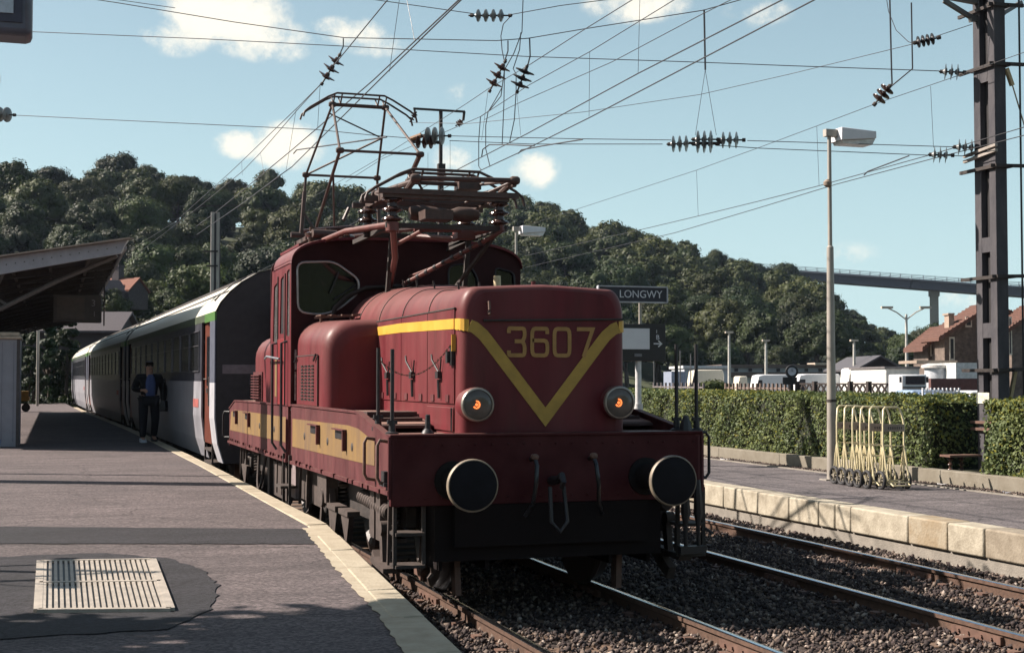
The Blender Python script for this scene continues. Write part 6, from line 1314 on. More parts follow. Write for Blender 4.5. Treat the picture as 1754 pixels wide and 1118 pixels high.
m = MB(); m.bar((13.36, 17.4, 1.4), (13.50, 17.4, 2.0), .05); m.bar((13.33, 17.3, 6.45), (13.43, 17.3, 6.2), .06, .05); m.tube([(13.43, 17.3, 6.22), (13.9, 17.4, 5.1)], .01, 6); split_clusters(part('stay', m, mat('ochre_stay', (.35, .27, .15)), PY))
# small insulator bench left of the pylon
BN = thing('insulator_bench', 'low flat shelf on two ribbed brown insulators beside the pylon foot', 'insulator stand', (12.8, 17.6, .5))
a, c = oY(1620, 780, 17.65), oY(1674, 779, 17.65); m = MB(); m.box(a[0], c[0], 17.55, 17.8, a[2] - .02, a[2] + .01); part('shelf', m, brown, BN)
for px in (1630, 1649): q = oY(px, 790, 17.65); m = MB(); insulator(m, q[0], 17.68, .50, a[2] - .02, .045, 3); part('insulator', m, porcelain, BN)
# clock, fences, vehicles, buildings beyond the hedge
d = 34; x, y = at(1356, d); t = thing('platform_clock', 'small round black-rimmed station clock on a post above the hedge', 'clock', (x, y, 0)); F2 = Vector((-math.sin(TH), -math.cos(TH), 0)); RTv = Vector((RT[0], RT[1], 0))
c = Vector((x, y, zat(636, d))); m = MB(); m.lathe(c, F2, [(-.06, .15), (0, .16), (.02, .15)], 24); part('case', m, black, t); m = MB(); m.lathe(c + F2 * .02, F2, [(0, .10), (.01, .10)], 24); part('dial', m, mat('clock_dial', (.45, .47, .52)), t)
m = MB(); m.bar(c + F2 * .034, c + F2 * .034 + Vector((0, 0, .06)), .01); m.bar(c + F2 * .034, c + F2 * .034 + RTv * .04, .01); part('hands', m, black, t)
m = MB(); m.tube([(x, y, 0), (x, y, zat(645, d))], .04, 8); m.obox((x - RT[0] * .05, y - RT[1] * .05, zat(652, d)), RTv * .17, F2 * .03, (0, 0, .09)); part('post', m, black, t)
def pfence(name, label, px0, px1, d0, d1, yt, n, m_, kind):
    a = Vector((*at(px0, d0), 0)); b_ = Vector((*at(px1, d1), 0)); zt = zat(yt, d0); t = thing(name, label, 'fence', tuple(a)); u = (b_ - a).normalized()
    if kind == 'pale':
        for k in range(n): p = a.lerp(b_, k / (n - 1)); m = MB(); m.bar(p, p + Vector((0, 0, zt)), .05, .04); part('paling', m, m_, t)
        m = MB(); m.bar(a + Vector((0, .05, zt - .12)), b_ + Vector((0, .05, zt - .12)), .04); m.bar(a + Vector((0, .05, .5)), b_ + Vector((0, .05, .5)), .04); part('rail', m, m_, t)
    else:
        for k in range(n):
            p = a.lerp(b_, k / n); q = a.lerp(b_, (k + 1) / n); m = MB(); m.bar(p, p + Vector((0, 0, zt + .06)), .10, .10); part('post', m, m_, t)
            m = MB(); z1, z0 = zt, zt - .24; m.bar(p + Vector((0, 0, z1)), q + Vector((0, 0, z1)), .05, .04); m.bar(p + Vector((0, 0, z0)), q + Vector((0, 0, z0)), .05, .04)
            L_ = (q - p).length; k2 = max(3, round(L_ / .24))
            for j in range(k2): e, f = p.lerp(q, j / k2), p.lerp(q, (j + 1) / k2); m.bar(e + Vector((0, 0, z0)), f + Vector((0, 0, z1)), .035); m.bar(e + Vector((0, 0, z1)), f + Vector((0, 0, z0)), .035)
            part('lattice_panel', m, m_, t)
            for j in range(k2 * 2): e = p.lerp(q, (j + .5) / (k2 * 2)); m = MB(); m.bar(e + Vector((0, 0, .3)), e + Vector((0, 0, z0)), .055, .03); part('slat', m, m_, t)
            m = MB(); m.bar(p + Vector((0, 0, .3)), q + Vector((0, 0, .3)), .05); part('bottom_rail', m, m_, t)
fdk = mat('dark_fence_concrete', (.045, .035, .032), rough=.9); pfence('lattice_fence', 'dark concrete lattice-topped fence above the hedge right of the clock', 1366, 1520, 34, 32, 657, 5, fdk, 'lat')
pfence('paling_fence', 'thin brown paling fence above the hedge left of the clock', 1243, 1352, 36, 34, 656, 17, mat('brown_pale', (.20, .145, .12), rough=.9), 'pale')
pfence('paling_fence', 'grey paling fence between shrub and locomotive nose', 1120, 1205, 40, 37, 655, 13, mat('grey_pale', (.16, .14, .14), rough=.9), 'pale')
def block(m, px0, px1, d, y0, y1, dep=3.0):   # a box facing the station, d metres off
    a = Vector((*at(px0, d), 0)); b_ = Vector((*at(px1, d), 0)); n_ = Vector((math.sin(TH), math.cos(TH), 0)) * dep; z0, z1 = zat(y1, d), zat(y0, d)
    m.prism([(a.x, a.y, z0), (b_.x, b_.y, z0), (b_.x + n_.x, b_.y + n_.y, z0), (a.x + n_.x, a.y + n_.y, z0)], (0, 0, z1 - z0))
bw = mat('white_cladding', (.42, .44, .47), rough=.6, var=.1, scale=.8); br_ = mat('brown_roof_band', (.11, .08, .07), rough=.8)
t = thing('warehouse', 'long low white warehouse with brown roof band across the yard', 'building', (*at(1330, 112), 0)); m = MB(); block(m, 1238, 1472, 112, 629, 700, 12); part('wall', m, bw, t); m = MB(); block(m, 1236, 1474, 111.6, 624, 629.5, 13); part('roof', m, br_, t)
for k in range(9): m = MB(); block(m, 1258 + k * 24, 1264 + k * 24, 111.9, 631, 636, .1); part('window', m, mat('dark_pane', (.03, .03, .04)), t)
m = MB(); block(m, 1240, 1472, 111.5, 637, 646, .3); part('loading_band', m, br_, t); m = MB(); block(m, 1396, 1420, 111.4, 621, 625, 3); part('roof_vent', m, mat('vent', (.4, .33, .26)), t)
t = thing('white_shed', 'low white flat-roofed shed behind the shrub', 'building', (*at(1200, 100), 0)); m = MB(); block(m, 1172, 1250, 100, 630, 700, 8); part('wall', m, bw, t); m = MB(); block(m, 1170, 1252, 99.7, 626, 630.5, 9); part('roof', m, mat('pale_roof', (.55, .55, .55)), t); m = MB(); block(m, 1150, 1174, 96, 636, 700, 5); part('side_wing', m, mat('bluegrey_wall', (.22, .25, .32)), t)
def van(name, label, px0, px1, d, yt, col, cat, box=None, nose=1):
    a = Vector((*at(px0, d), 0)); b_ = Vector((*at(px1, d), 0)); L_ = (b_ - a).length; u = (b_ - a).normalized(); n_ = Vector((-u.y, u.x, 0)); zt = zat(yt, d); g0 = .02; t = thing(name, label, cat, (0, 0, 0)); H = zt - g0
    prof = [(0, .35), (0, H * .55), (.10 * L_ if nose else 0, H * .97), (.25 * L_, H), (.96 * L_, H), (L_, H * .9), (L_, .35)]
    m = MB(); m.prism([(x, 0, z) for x, z in prof], (0, 1.9, 0)); part('body', m, col, t, .05)
    m = MB(); m.prism([(.02 * L_, -.01, H * .58), (.10 * L_, -.01, H * .86), (.22 * L_, -.01, H * .86), (.22 * L_, -.01, H * .58)], (0, .01, 0)); part('window', m, mat('dark_pane', (.03, .03, .04)), t)
    for q in (.18, .8):
        for w in (.0, 1.7): m = MB(); m.lathe((q * L_, w, .35), (0, 1, 0), [(0, .34), (.2, .34)], 14); part('wheel', m, rubber, t)
    t.location = (a.x, a.y, g0); t.rotation_euler = (0, 0, math.atan2(u.y, u.x)); return t
cream_v = mat('cream_vehicle', (.66, .60, .48), rough=.4, var=.05); wv = mat('white_vehicle', (.66, .67, .68), rough=.35, var=.05)
van('delivery_van', 'large cream van parked behind the shrub', 1182, 1240, 72, 633, cream_v, 'van'); van('delivery_van', 'small cream van between shrub and long white van', 1264, 1280, 78, 644, cream_v, 'van'); van('delivery_van', 'long white van parked left of the clock', 1293, 1350, 70, 641, wv, 'van'); van('coach_trailer', 'long white trailer parked right of the clock behind the lattice fence', 1362, 1440, 74, 640, wv, 'trailer'); van('delivery_van', 'white box van right of the lamp post', 1452, 1485, 72, 630, mat('box_van_white', (.62, .61, .57), rough=.5), 'van')
t = thing('shed', 'dark gabled shed with turquoise door right of the lamp post', 'shed', (*at(1520, 88), 0)); m = MB(); a = Vector((*at(1468, 88), 0)); u = RTv * 1.0; W2 = (1545 - 1468) * 88 / FPX; z0 = zat(632, 88); zp = zat(612, 88)
m.prism([a + Vector((0, 0, 0)), a + u * W2, a + u * W2 + Vector((0, 0, z0)), a + u * W2 * .5 + Vector((0, 0, zp)), a + Vector((0, 0, z0))], Vector((math.sin(TH), math.cos(TH), 0)) * 8); part('wall', m, mat('dark_shed_wall', (.035, .03, .03), rough=.9), t)
for s0, s1 in ((-.08, .5), (.5, 1.08)):
    m = MB(); p = a + u * W2 * s0 + Vector((0, 0, z0 - .15 if s0 < .4 else zp + .02)) ; q = a + u * W2 * s1 + Vector((0, 0, zp + .02 if s0 < .4 else z0 - .15)); n_ = Vector((math.sin(TH), math.cos(TH), 0)); m.prism([p - n_ * .4, q - n_ * .4, q - n_ * .4 + Vector((0, 0, .12)), p - n_ * .4 + Vector((0, 0, .12))], n_ * 9); part('roof', m, mat('grey_sheet_roof', (.07, .065, .07), rough=.6), t)
m = MB(); block(m, 1493, 1513, 87.8, 631, 690, .1); part('door', m, mat('turquoise_door', (.07, .22, .28), rough=.5), t)
# lorry
t = thing('lorry', 'white lorry with tarpaulin box facing the camera behind the hedge', 'lorry', (*at(1560, 56), 0)); m = MB(); block(m, 1543, 1587, 56, 641, 690, 1.9); part('cab', m, wv, t, .06)
m = MB(); block(m, 1551, 1584, 55.95, 644, 658, .05); part('windscreen', m, mat('dark_pane', (.03, .03, .04)), t); m = MB(); block(m, 1546, 1585, 55.93, 662, 664, .06); block(m, 1546, 1585, 55.93, 667, 669, .06); part('grille', m, grime, t)
m = MB(); block(m, 1541, 1544, 55.9, 645, 655, .1); block(m, 1587, 1590, 55.9, 645, 655, .1); part('mirrors', m, black, t); m = MB(); block(m, 1516, 1575, 58.2, 630, 690, 6); part('box_body', m, mat('grey_tarpaulin', (.50, .49, .46), rough=.7, var=.15), t, .05); m = MB(); block(m, 1515, 1576, 58.1, 627.5, 631, 6.2); part('box_lid', m, mat('dark_lid', (.12, .11, .11)), t)
t = thing('storage_tank', 'squat pale round storage tank between lorry and brick house', 'tank', (*at(1605, 62), 0)); x, y = at(1605, 62); m = MB(); m.lathe((x, y, 0), (0, 0, 1), [(0, .55), (zat(630, 62), .55)], 24); part('shell', m, mat('tank_grey', (.45, .47, .50), rough=.5), t); m = MB(); m.lathe((x, y, zat(630, 62)), (0, 0, 1), [(0, .68), (.12, .68), (.2, .4)], 24); part('lid', m, mat('tank_lid', (.52, .50, .47)), t)
def car(label, px, d, col, yt):
    a = Vector((*at(px, d), 0)); t = thing('parked_car', label, 'car', (0, 0, 0)); L_ = 2.6; H = zat(yt, d)
    m = MB(); m.prism([(0, 0, .3), (0, 0, H * .62), (L_ * .2, 0, H * .66), (L_ * .34, 0, H), (L_ * .75, 0, H), (L_ * .92, 0, H * .66), (L_, 0, H * .6), (L_, 0, .3)], (0, 1.5, 0)); part('body', m, col, t, .06)
    m = MB(); m.prism([(L_ * .24, -.01, H * .67), (L_ * .36, -.01, H * .94), (L_ * .73, -.01, H * .94), (L_ * .86, -.01, H * .67)], (0, 1.52, 0)); part('windows', m, mat('dark_pane', (.03, .03, .04)), t)
    for q in (.2, .8): m = MB(); m.lathe((q * L_, -.02, .28), (0, 1, 0), [(0, .28), (1.5, .28)], 14); part('wheel', m, rubber, t)
    t.location = a; t.rotation_euler = (0, 0, -TH + R(5))
car('light blue car roof showing above the hedge left of the lorry', 1518, 46, mat('light_blue_car', (.25, .33, .45), rough=.25), 668); car('dark blue car roof showing above the hedge in front of the lorry', 1552, 44, mat('blue_car', (.10, .14, .24), rough=.25), 671); car('white car roof above the hedge by the picket fence', 1618, 45, wv, 669)
pfence('picket_fence', 'short white picket fence above the hedge near the pylon', 1580, 1642, 42, 42, 664, 10, whitem, 'pale')
t = thing('garden_wall', 'dark red-brown boarded wall in front of the brick house', 'wall', (*at(1640, 52), 0)); m = MB(); block(m, 1594, 1690, 52, 648, 690, .3); part('wall', m, mat('red_brown_wall', (.10, .045, .04), rough=.9), t)
t = thing('annexe', 'white rendered annexe at the foot of the brick house', 'building', (*at(1660, 60), 0)); m = MB(); block(m, 1637, 1700, 60, 621, 690, 4); part('wall', m, mat('white_render', (.50, .51, .50), rough=.9), t); m = MB(); block(m, 1570, 1640, 64, 617, 622, 3); part('canopy_roof', m, mat('tan_roof', (.28, .22, .17)), t)
# brick houses: gable faces the station, roof slope to the left
def brick_house(label, d, x0, xe, yev, xr, yr, z_in, wins, x1=None):
    t = thing('brick_house', label, 'house', (*at(x0, d), 0)); n_ = Vector((math.sin(TH), math.cos(TH), 0)); 
    def pt(px, py): p = at(px, d); return Vector((p[0], p[1], max(0, zat(py, d))))
    x1 = x1 or 2 * xr - x0
    m = MB(); m.prism([Vector((*at(x0, d), 0)), Vector((*at(x1, d), 0)), pt(x1, yev), pt(xr, yr), pt(x0, yev)], n_ * 2.5); part('wall', m, brickm, t)
    for s, (pa, pb) in ((0, ((x0 - 14, yev + 12), (xr, yr - 3))), (1, ((xr, yr - 3), (x1 + 14, yev + 12)))):
        a = pt(*pa) - n_ * .4; b_ = pt(*pb) - n_ * .4; m = MB(); m.prism([a, b_, b_ + Vector((0, 0, .18)), a + Vector((0, 0, .18))], n_ * 3.3); r_ = part('roof', m, tile, t)
        k = 14
        for i in range(k): q = a.lerp(b_, (i + .5) / k) + Vector((0, 0, .19)); m = MB(); m.bar(q, q + n_ * 3.3, .06, .05); part('tile_course', m, tile, r_)
    for (u, v, w, h) in wins:
        m = MB(); block(m, u - w / 2 - 2, u + w / 2 + 2, d - .05, v - 3, v + h + 3, .04); f_ = part('window_surround', m, mat('window_surround', (.55, .5, .42)), t); m = MB(); block(m, u - w / 2, u + w / 2, d - .08, v, v + h, .02); part('pane', m, mat('dark_pane', (.03, .03, .04)), f_)
    return t
h1 = brick_house('brick house with red tiled roof and chimney, left of the pylon', 66, 1618, 0, 572, 1700, 527, 0, [(1631, 580, 5, 34), (1660, 545, 7, 12)], 1800)
m = MB(); block(m, 1626, 1635, 66.5, 538, 562, .7); block(m, 1625, 1636, 66.4, 536, 539, .9); part('chimney', m, mat('pale_brick', (.30, .23, .18), rough=.9), h1)
brick_house('lower brick wing with red tiled hip roof at the left end of the brick house', 68, 1590, 0, 590, 1625, 566, 0, [(1598, 585, 4, 22), (1614, 589, 4, 4)], 1662)
brick_house('brick house with red roof at the right edge beyond the pylon', 63, 1733, 0, 560, 1790, 528, 0, [(1731, 545, 2, 60)], 1850)
# street lights
def slight(label, px, yt, d, two=False):
    x, y = at(px, d); z = zat(yt, d); t = thing('street_light', label, 'street light', (x, y, 0)); m = MB(); m.tube([(x, y, 0), (x, y, z)], [.09 * d / 60, .05 * d / 60], 8); part('pole', m, mat('pale_pole', (.42, .41, .37), rough=.6), t)
    m = MB()
    if two:
        for s in (-1, 1): w = 33 * d / FPX; m.tube([Vector((x, y, z - .3)), Vector((x, y, z + .1)) + RTv * s * w * .5, Vector((x, y, z + .35)) + RTv * s * w], .035, 6); m.obox(Vector((x, y, z + .36)) + RTv * s * w, RTv * .3, F2 * .12, (0, 0, .06))
    else: m.obox((x, y, z), RTv * .24, F2 * .2, (0, 0, .06))
    part('lamp_head', m, mat('lamp_head_tan', (.42, .37, .30)), t)
slight('double-armed street light left of the brick house', 1553, 538, 75, True); slight('slim street light above the white shed, nearest the locomotive', 1249, 569, 88); slight('slim street light above the long white van', 1312, 583, 92); slight('slim street light just right of the platform lamp', 1463, 583, 90)
for k, (px, yt) in enumerate(((1165, 600), (1183, 606), (1120, 598))):
    x, y = at(px, 70); t = thing('thin_mast', ['thin grey mast near the nose of the locomotive, right of the information board', 'thinnest grey mast just left of the large cream van', 'thin grey mast right beside the information board'][k], 'mast', (x, y, 0)); m = MB(); m.tube([(x, y, 0), (x, y, zat(yt, 70))], .03, 6); part('shaft', m, wire_g, t)
# distant pylons
t = thing('twin_shaft_pylon', 'grey concrete catenary pylon rising behind the coach roof at left', 'pylon', (*at(367, 74), 0)); x, y = at(360, 74)
m = MB(); zt = zat(362, 74)
for q in (0, .28): m.box(x + q, x + q + .16, y, y + .1, 0, zt)
part('flange', m, galv, t); m = MB(); m.box(x + .02, x + .5, y + .1, y + .5, 0, zt); part('shaft', m, concrete_d, t)
m = MB(); a = at(338, 74); b_ = at(420, 74); m.bar((*a, zat(352, 74)), (*b_, zat(351, 74)), .08, .06); m.bar((*at(345, 74), zat(430, 74)), (*at(372, 74), zat(430, 74)), .08); m.bar((*at(352, 74), zat(455, 74)), (*at(372, 74), zat(455, 74)), .08); split_clusters(part('cross_arm', m, grime, t))
t = thing('signal_mast', 'slender T-shaped catenary mast rising behind the lowered pantograph', 'mast', (12.97, 48, 0)); m = MB(); m.tube([(12.97, 48, 0), (12.97, 48, 9.4)], .11, 8); m.tube([(12.97, 48, 9.4), (12.97, 48, 11.45)], .07, 8); m.box(12.86, 13.12, 47.9, 48.1, 9.05, 9.5); part('pole', m, grime, t)
m = MB(); m.bar((11.96, 48, 11.42), (13.86, 48, 11.42), .08, .07); m.bar((13.84, 48, 11.42), (13.80, 48, 11.1), .08); m.bar((12.0, 48, 11.42), (12.03, 48, 11.2), .06); part('cross_arm', m, grime, t)

# ================================================================== OVERHEAD LINES
Q0 = np.array([13.1, 17.7, 0]); QN = np.array([6.3, 9.1, 0.])
def oS(x, y, v=0): r = ray(x, y); t_ = ((Q0 - CE) @ QN) / (r @ QN); return tuple(CE + r * t_)
def wire(pts, r, label, group=None, parts=None, m_=wirem, cat='overhead wire', name='overhead_wire'):
    m = MB(); m.tube(pts, r * .8, 5); o = solo(name, m, m_, label, cat, group, origin=tuple(pts[0])); return o
def X(v, *p): return [oX(a, b_, v) for a, b_ in p]
def S(*p): return [oS(a, b_) for a, b_ in p]
def ext(pts, y): # lengthen a wire behind the camera's view
    a, b_ = Vector(pts[0]), Vector(pts[1]); d_ = (a - b_).normalized(); return [tuple(a + d_ * y)] + pts
cA = ext(X(3.94, (786, 0), (640, 137), (500, 257)), 10) + X(3.6, (449, 299), (369, 364), (337, 387)); cB = ext(X(3.94, (790, 0), (664, 123), (500, 286)), 10) + X(3.6, (480, 300), (417, 347), (337, 402))
wire(cA, .011, 'left one of the two contact wires above the locomotive track'); wire(cB, .011, 'right one of the two contact wires above the locomotive track')
wire(ext(X(3.94, (664, 0), (592, 88), (572, 112)), 8), .011, 'steep catenary wire running from the top edge to the insulators left of the raised pantograph')
wire(X(3.94, (551, 143), (512, 182), (414.6, 276), (394.6, 295)) + X(3.5, (300, 380), (220, 430)), .009, 'left catenary wire descending from the hanging insulators toward the wooded hill')
wire(X(3.94, (551, 143), (508, 190), (446, 262), (416, 293)) + X(3.6, (340, 355), (215, 450)), .009, 'right catenary wire descending from the hanging insulators toward the wooded hill')
wire(ext(X(7.48, (1340, 0), (1093, 126), (905, 228), (800, 282)), 10) + X(7.3, (677, 346), (500, 436), (372, 502)), .011, 'upper one of the two contact wires above the far track')
wire(ext(X(7.48, (1395, 0), (1009, 202), (888, 262), (806, 300)), 10) + X(7.3, (640, 382), (500, 452)), .011, 'lower one of the two contact wires above the far track')
wire(ext(X(7.48, (1083, 0), (1000, 51.5), (909, 110)), 10), .009, 'catenary wire rising to the top edge from the big black insulators'); wire(X(7.48, (909, 110), (837, 152), (800, 177), (677, 255), (537, 337)), .008, 'catenary wire passing below the left tilted insulators toward the hill')
wire(ext(X(7.48, (1155, 0), (1010, 89), (906, 146), (823, 200), (765, 225), (655, 272), (592, 312)), 10), .008, 'thin catenary wire passing under the big black insulators')
wire(ext(X(7.48, (1252, 0), (1200, 26), (1049, 106), (892, 175), (830, 205)), 10), .007, 'faint catenary wire, lowest of the three over the far track')
wire(X(7.6, (706, 210), (800, 212)) + X(9.5, (1000, 192)) + X(11, (1200, 162)) + X(12.2, (1354, 127), (1563, 76)) + X(12.9, (1665, 42)), .007, 'nearly level tie wire sloping up to the black insulator by the pylon')
wire(X(12.9, (1754, 90), (1629, 134), (1523, 170), (1497, 179), (1399, 216), (1300, 253), (1193, 291.6), (900, 387), (700, 450)), .007, 'catenary wire at right descending past the three tilted insulators to the hill')
wire(X(12.9, (1754, 218), (1591, 266), (1400, 319), (1300, 344.5), (1196, 370), (1112, 390), (900, 438)), .009, 'upper contact wire at right running down behind the platform lamp'); wire(X(12.9, (1754, 232), (1597, 272), (1431, 316), (1300, 356), (1155, 399), (900, 458)), .009, 'lower contact wire at right running down behind the platform lamp')
wire(S((-40, 51), (60, 55), (350, 67), (600, 80), (900, 97), (1200, 107), (1354, 113), (1610, 122), (1670, 126)), .009, 'long level cross-span wire from the left sign box to the pylon')
wire(S((-60, 194), (35, 198), (200, 206), (540, 222), (640, 232), (705, 237)), .008, 'level cross-span wire from the left edge to the brown insulator cluster'); wire(S((770, 233), (990, 238), (1150, 240)), .008, 'upper cross-span wire between the insulator cluster and the middle insulators'); wire(S((770, 241), (910, 247), (1135, 247)), .008, 'lower cross-span wire between the insulator cluster and the middle insulators')
wire(S((1280, 241), (1640, 252), (1670, 253)), .008, 'upper cross-span wire from the middle insulators to the pylon'); wire(S((1225, 249), (1300, 254), (1590, 266), (1680, 268)), .008, 'lower cross-span wire from the middle insulators to the pylon')
wire(S((100, -10), (200, 5), (400, 38), (590, 65), (700, 67), (850, 70), (905, 66), (1000, 50), (1205, 18), (1290, -6)), .010, 'sagging head-span wire near the top edge carrying the hanging insulators')
wire(S((600, -6), (642, 0), (720, 11), (812, 24)), .009, 'wire entering from the top edge to the four-disc insulator'); wire(S((872, 26), (960, 10), (1070, -4)), .009, 'wire leaving the four-disc insulator toward the top edge')
wire(S((180, -4), (188, -2), (300, 14)), .008, 'short wire end at the top left above the cloud')
def hanger(pts, r, label): return wire(pts, r, label, cat='hanger', name='wire_hanger')
hanger(S((588, 66), (588, 80), (580, 97)), .014, 'hanger rod above the tilted insulators left of the pantograph'); hanger(S((870, 70), (870, 88), (864, 106)), .014, 'hanger rod above the left tilted insulators at top centre'); hanger(S((907, 66), (908, 96), (903, 116)), .016, 'hanger rod above the big black insulators')
hanger(S((1206, 17), (1208, 120)), .020, 'thick hanger rod above the middle insulator group'); hanger(S((1208, 120), (1191, 232)), .005, 'left thin hanger wire of the middle insulator group'); hanger(S((1208, 120), (1227, 232)), .005, 'right thin hanger wire of the middle insulator group')
hanger(X(12.9, (1524, -5), (1527, 118), (1528, 146)), .018, 'left vertical hanger rod beside the pylon'); hanger(X(12.9, (1561, 5), (1563, 118), (1528, 147)), .016, 'right vertical hanger rod bent toward the tilted insulators beside the pylon'); hanger(X(12.9, (1518, -5), (1522, 20), (1535, 52), (1556, 72), (1570, 76)), .008, 'slack jumper wire curving to the black insulator by the pylon')
jl = ['slack jumper cable dropping from the four-disc insulator', 'thick jumper cable falling from the top edge past the tilted insulators', 'jumper cable curling to the left of the big black insulators', 'jumper cable from the tilted insulators to the far contact wire', 'jumper cable from the big black insulators to the contact wire', 'short vertical jumper between catenary and lower contact wire', 'curved jumper ending on the lower contact wire']
for lb, pts in zip(jl, [[(875, 28), (862, 42), (858, 62), (860, 86), (864, 106)], [(896, -6), (894, 55), (880, 92), (864, 120), (858, 165), (838, 190), (823, 200)], [(892, 56), (890, 85), (879, 118), (884, 127), (884, 156)], [(864, 122), (863, 180), (860, 249)], [(884, 156), (881, 205), (873, 243)], [(823, 200), (820, 240), (820, 285), (824, 291)], [(860, 150), (848, 172), (836, 192), (832, 215), (832, 255), (839, 284)]]): hanger(X(7.48, *pts), .011, lb)
for lb, pts, v in (('steady arm holding the upper far contact wire', [(825, 269), (827, 256), (838, 248), (870, 248), (915, 250)], 7.48), ('steady arm holding the lower far contact wire', [(888, 263), (893, 257), (930, 250), (998, 239)], 7.48), ('steady arm left of the raised pantograph', [(503, 263), (508, 257), (600, 244), (662, 235)], 3.94), ('steady arm between platform lamp and pylon', [(1480, 300), (1486, 294), (1557, 267)], 12.9)): hanger(X(v, *pts), .014, lb)
dl = [(3.94, (684, 0), (667, 123), 'left dropper meeting the contact wires at top centre'), (3.94, (697, 0), (710, 69), 'right dropper meeting the contact wires at top centre'), (7.48, (1096, -4), (1093, 126), 'dropper falling from the top edge beneath the small cloud'), (7.48, (1010, 89), (1009, 200), 'dropper between the far catenary and contact wires'), (12.9, (1193, 292), (1196, 370), 'dropper below the middle insulators at right'), (12.9, (1399, 216), (1403, 318), 'dropper just left of the platform lamp head'), (12.9, (1594, 148), (1599, 253), 'dropper nearest the pylon'), (3.94, (507.6, 186), (490, 292), 'dropper left of the pantograph horn'), (3.94, (446, 262), (452, 297), 'short dropper above the tree line'), (3.94, (548.5, 143), (544, 220), 'dropper right under the left hanging insulators'), (3.94, (414, 276), (415, 300), 'shortest dropper at the left end of the catenary'), (7.48, (836, 155), (825, 240), 'dropper under the left tilted insulators at top centre'), (7.48, (885, 156), (892, 232), 'dropper under the big black insulators'), (7.48, (733, 262), (733, 300), 'dropper left of the T-shaped mast'), (7.48, (771, 240), (771, 300), 'dropper right of the T-shaped mast')]
for v, a, c, lb in dl: hanger(X(v, a, c), .0045, lb)
# insulator strings: discs threaded on a rod
def string(a, b_, n, r, label, m_=glassins, sc=1):
    a, b_ = Vector(a), Vector(b_); d_ = (b_ - a); L_ = d_.length; d_.normalize(); t = thing('insulator_string', label, 'insulator', tuple(a)); m = MB(); m.tube([a - d_ * L_ * .22, b_ + d_ * L_ * .22], .014, 6); m.lathe(a - d_ * L_ * .16, d_, [(0, .03), (.05, .03)], 8); m.lathe(b_ + d_ * L_ * .1, d_, [(0, .03), (.05, .03)], 8); part('rod', m, grime, t)
    m = MB(); p = a; h = L_ / n; m.lathe(p, d_, [(0, .03), (h * .3, .045), (h * .36, r), (h * .46, r * .98), (h * .60, r * .45), (h * .66, r * .5), (h * .74, .03)], 22); dd = part('disc', m, m_, t)
    for k in range(1, n): dup_part(dd, *(d_ * h * k))
    return t
string(oS(814, 27), oS(866, 27), 4, .105, 'level four-disc insulator string at the top centre')
string(oS(579, 99), oS(555, 138), 3, .155, 'tilted three-disc insulator string above the raised pantograph', porcelain)
string(oS(863, 110), oS(842, 150), 3, .15, 'tilted brown insulator string, left of the big black one', porcelain); string(oS(901, 118), oS(888, 152), 3, .165, 'big black hanging insulator string at top centre', black)
string(oD(1522, 150, 20), oD(1502, 174, 20), 3, .11, 'tilted insulator string below the hanger rods beside the pylon', porcelain); string(oD(1570, 73, 20), oD(1602, 66, 20), 4, .085, 'black insulator string on the tie wire nearest the pylon top', black)
string(oS(1615, 123), oS(1646, 124), 3, .12, 'three-disc insulator on the upper cross-span by the pylon'); string(oS(1638, 252), oS(1670, 253), 3, .12, 'three-disc insulator touching the pylon at mid height'); string(oS(1596, 265), oS(1626, 266), 3, .12, 'three-disc insulator left of the one touching the pylon')
string(oS(1149, 247), oS(1182, 246), 3, .13, 'left three-disc string of the middle insulator group'); string(oS(1191, 239), oS(1224, 239), 3, .14, 'upper centre string of the middle insulator group'); string(oS(1191, 247), oS(1224, 247), 3, .14, 'lower centre string of the middle insulator group'); string(oS(1234, 240), oS(1268, 240), 3, .13, 'right three-disc string of the middle insulator group')
m = MB(); m.tube(S((1180, 245), (1238, 245)), .02, 6); solo('yoke', m, grime, 'dark yoke bar joining the middle insulator strings', 'yoke')
string(oS(728, 233), oS(764, 233), 3, .15, 'upper string of the insulator cluster right of the raised pantograph'); string(oS(712, 243), oS(745, 244), 3, .11, 'lower brown string of the insulator cluster right of the raised pantograph', porcelain)
m = MB(); m.tube(S((700, 240), (722, 232)), .045, 8); solo('clamp', m, mat('rusty_clamp', (.25, .13, .06)), 'rusty clamp at the left of the insulator cluster', 'clamp')
string(oS(-6, 196), oS(20, 197), 2, .14, 'insulator string cut by the left edge below the lamp head')
string(oY(712, 194, 48), oY(704, 206, 48), 3, .10, 'small insulator on the left arm of the T-shaped mast', porcelain); string(oY(791, 208, 48), oY(783, 214, 48), 3, .12, 'small insulator on the right arm of the T-shaped mast', porcelain)
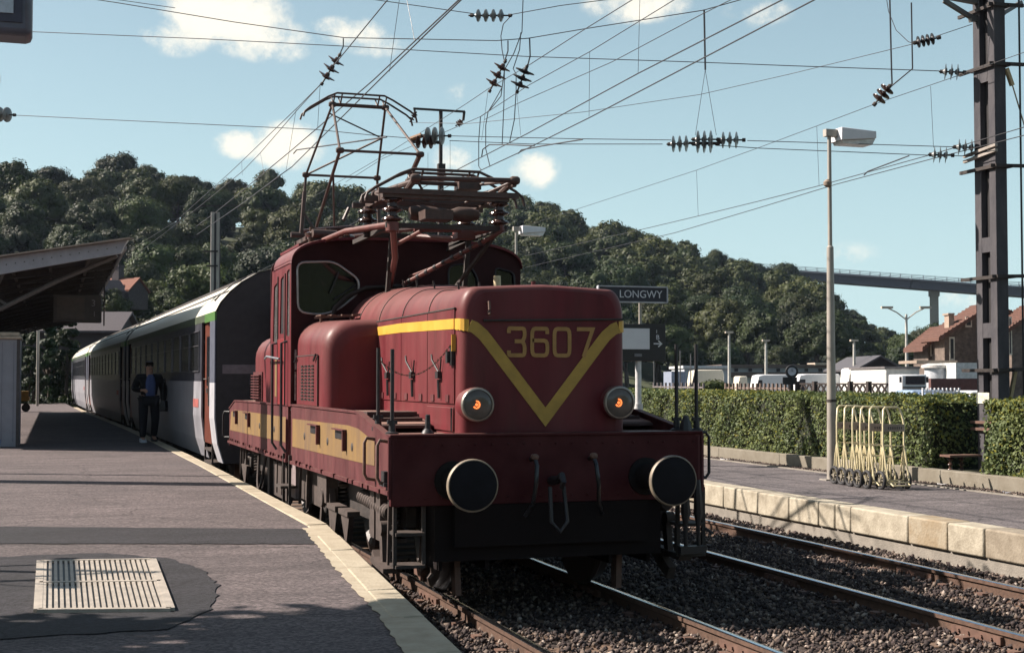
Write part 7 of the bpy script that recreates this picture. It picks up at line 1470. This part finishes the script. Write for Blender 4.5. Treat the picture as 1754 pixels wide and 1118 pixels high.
t = thing('signal_post', 'slim post with crossarm just left of the view, throwing its shadow on the grate', 'post', (-3.17, 12.1, Z1)); m = MB(); m.tube([(-3.17, 12.1, Z1), (-3.17, 12.1, 4.05)], .05, 8); part('post', m, galv, t)
m = MB(); m.bar((-3.17, 11.2, 3.5), (-3.17, 12.95, 3.5), .09); m.tube([(-3.17, 12.1, 3.9), (-3.5, 11.6, 3.2), (-3.9, 11.2, 3.0)], .03, 6); m.tube([(-3.17, 12.6, 3.5), (-3.5, 12.3, 2.9), (-3.17, 12.1, 2.6)], .025, 6); part('crossarm', m, galv, t)
for k_, (dx_, dy_) in enumerate(((0, 0), (.5, .35))): m = MB(); m.tube([(-3.17, 11.3 + .3 * k_, 3.55), (-4.6, 12.5, 3.3), (-6.5, 13.8, 3.6)], .012, 5); part('cable', m, wirem, t)
# ================================================================== JUST OUTSIDE THE FRAME, LEFT: what throws the foreground shadows
treem = tree_mesh('platform_tree', 1.75, 1.4, 3.2, 5200, 22, .10, bushm)
place(treem, 'platform_tree', -3.05, 9.0, Z1, 1.05, 'leafy tree just left of the view shading the platform foreground', 'tree')
treem = tree_mesh('platform_tree', 1.75, 1.4, 5.0, 4200, 18, .10, bushm)
place(treem, 'platform_tree', -3.75, 10.1, Z1, 1.05, 'taller slim tree behind the first one, outside the view at left', 'tree')
t = thing('catenary_pylon', 'catenary pylon standing just left of the view beside the platform lamp', 'pylon', (-5.2, 22.3, Z1)); pyl(-5.4, 22.1, Z1, 9.0, t)
m = MB(); m.bar((-5.2, 22.3, 8.2), (-2.2, 22.3, 8.6), .08); part('bracket_arm', m, grime, t)
hb = MB(); hb.box(-520, 620, -60, 760, -1.6, 80); hz_ = solo('haze', hb, concrete, kind='stuff'); hz_.data.materials.clear(); hm = bpy.data.materials.new('haze_air'); hm.use_nodes = True; N_ = hm.node_tree.nodes; N_.remove(N_['Principled BSDF'])
pv = N_.new('ShaderNodeVolumePrincipled'); pv.inputs['Density'].default_value = .00009; pv.inputs['Color'].default_value = (.62, .74, 1, 1); pv.inputs['Anisotropy'].default_value = .2; hm.node_tree.links.new(pv.outputs[0], N_['Material Output'].inputs['Volume']); hz_.data.materials.append(hm)
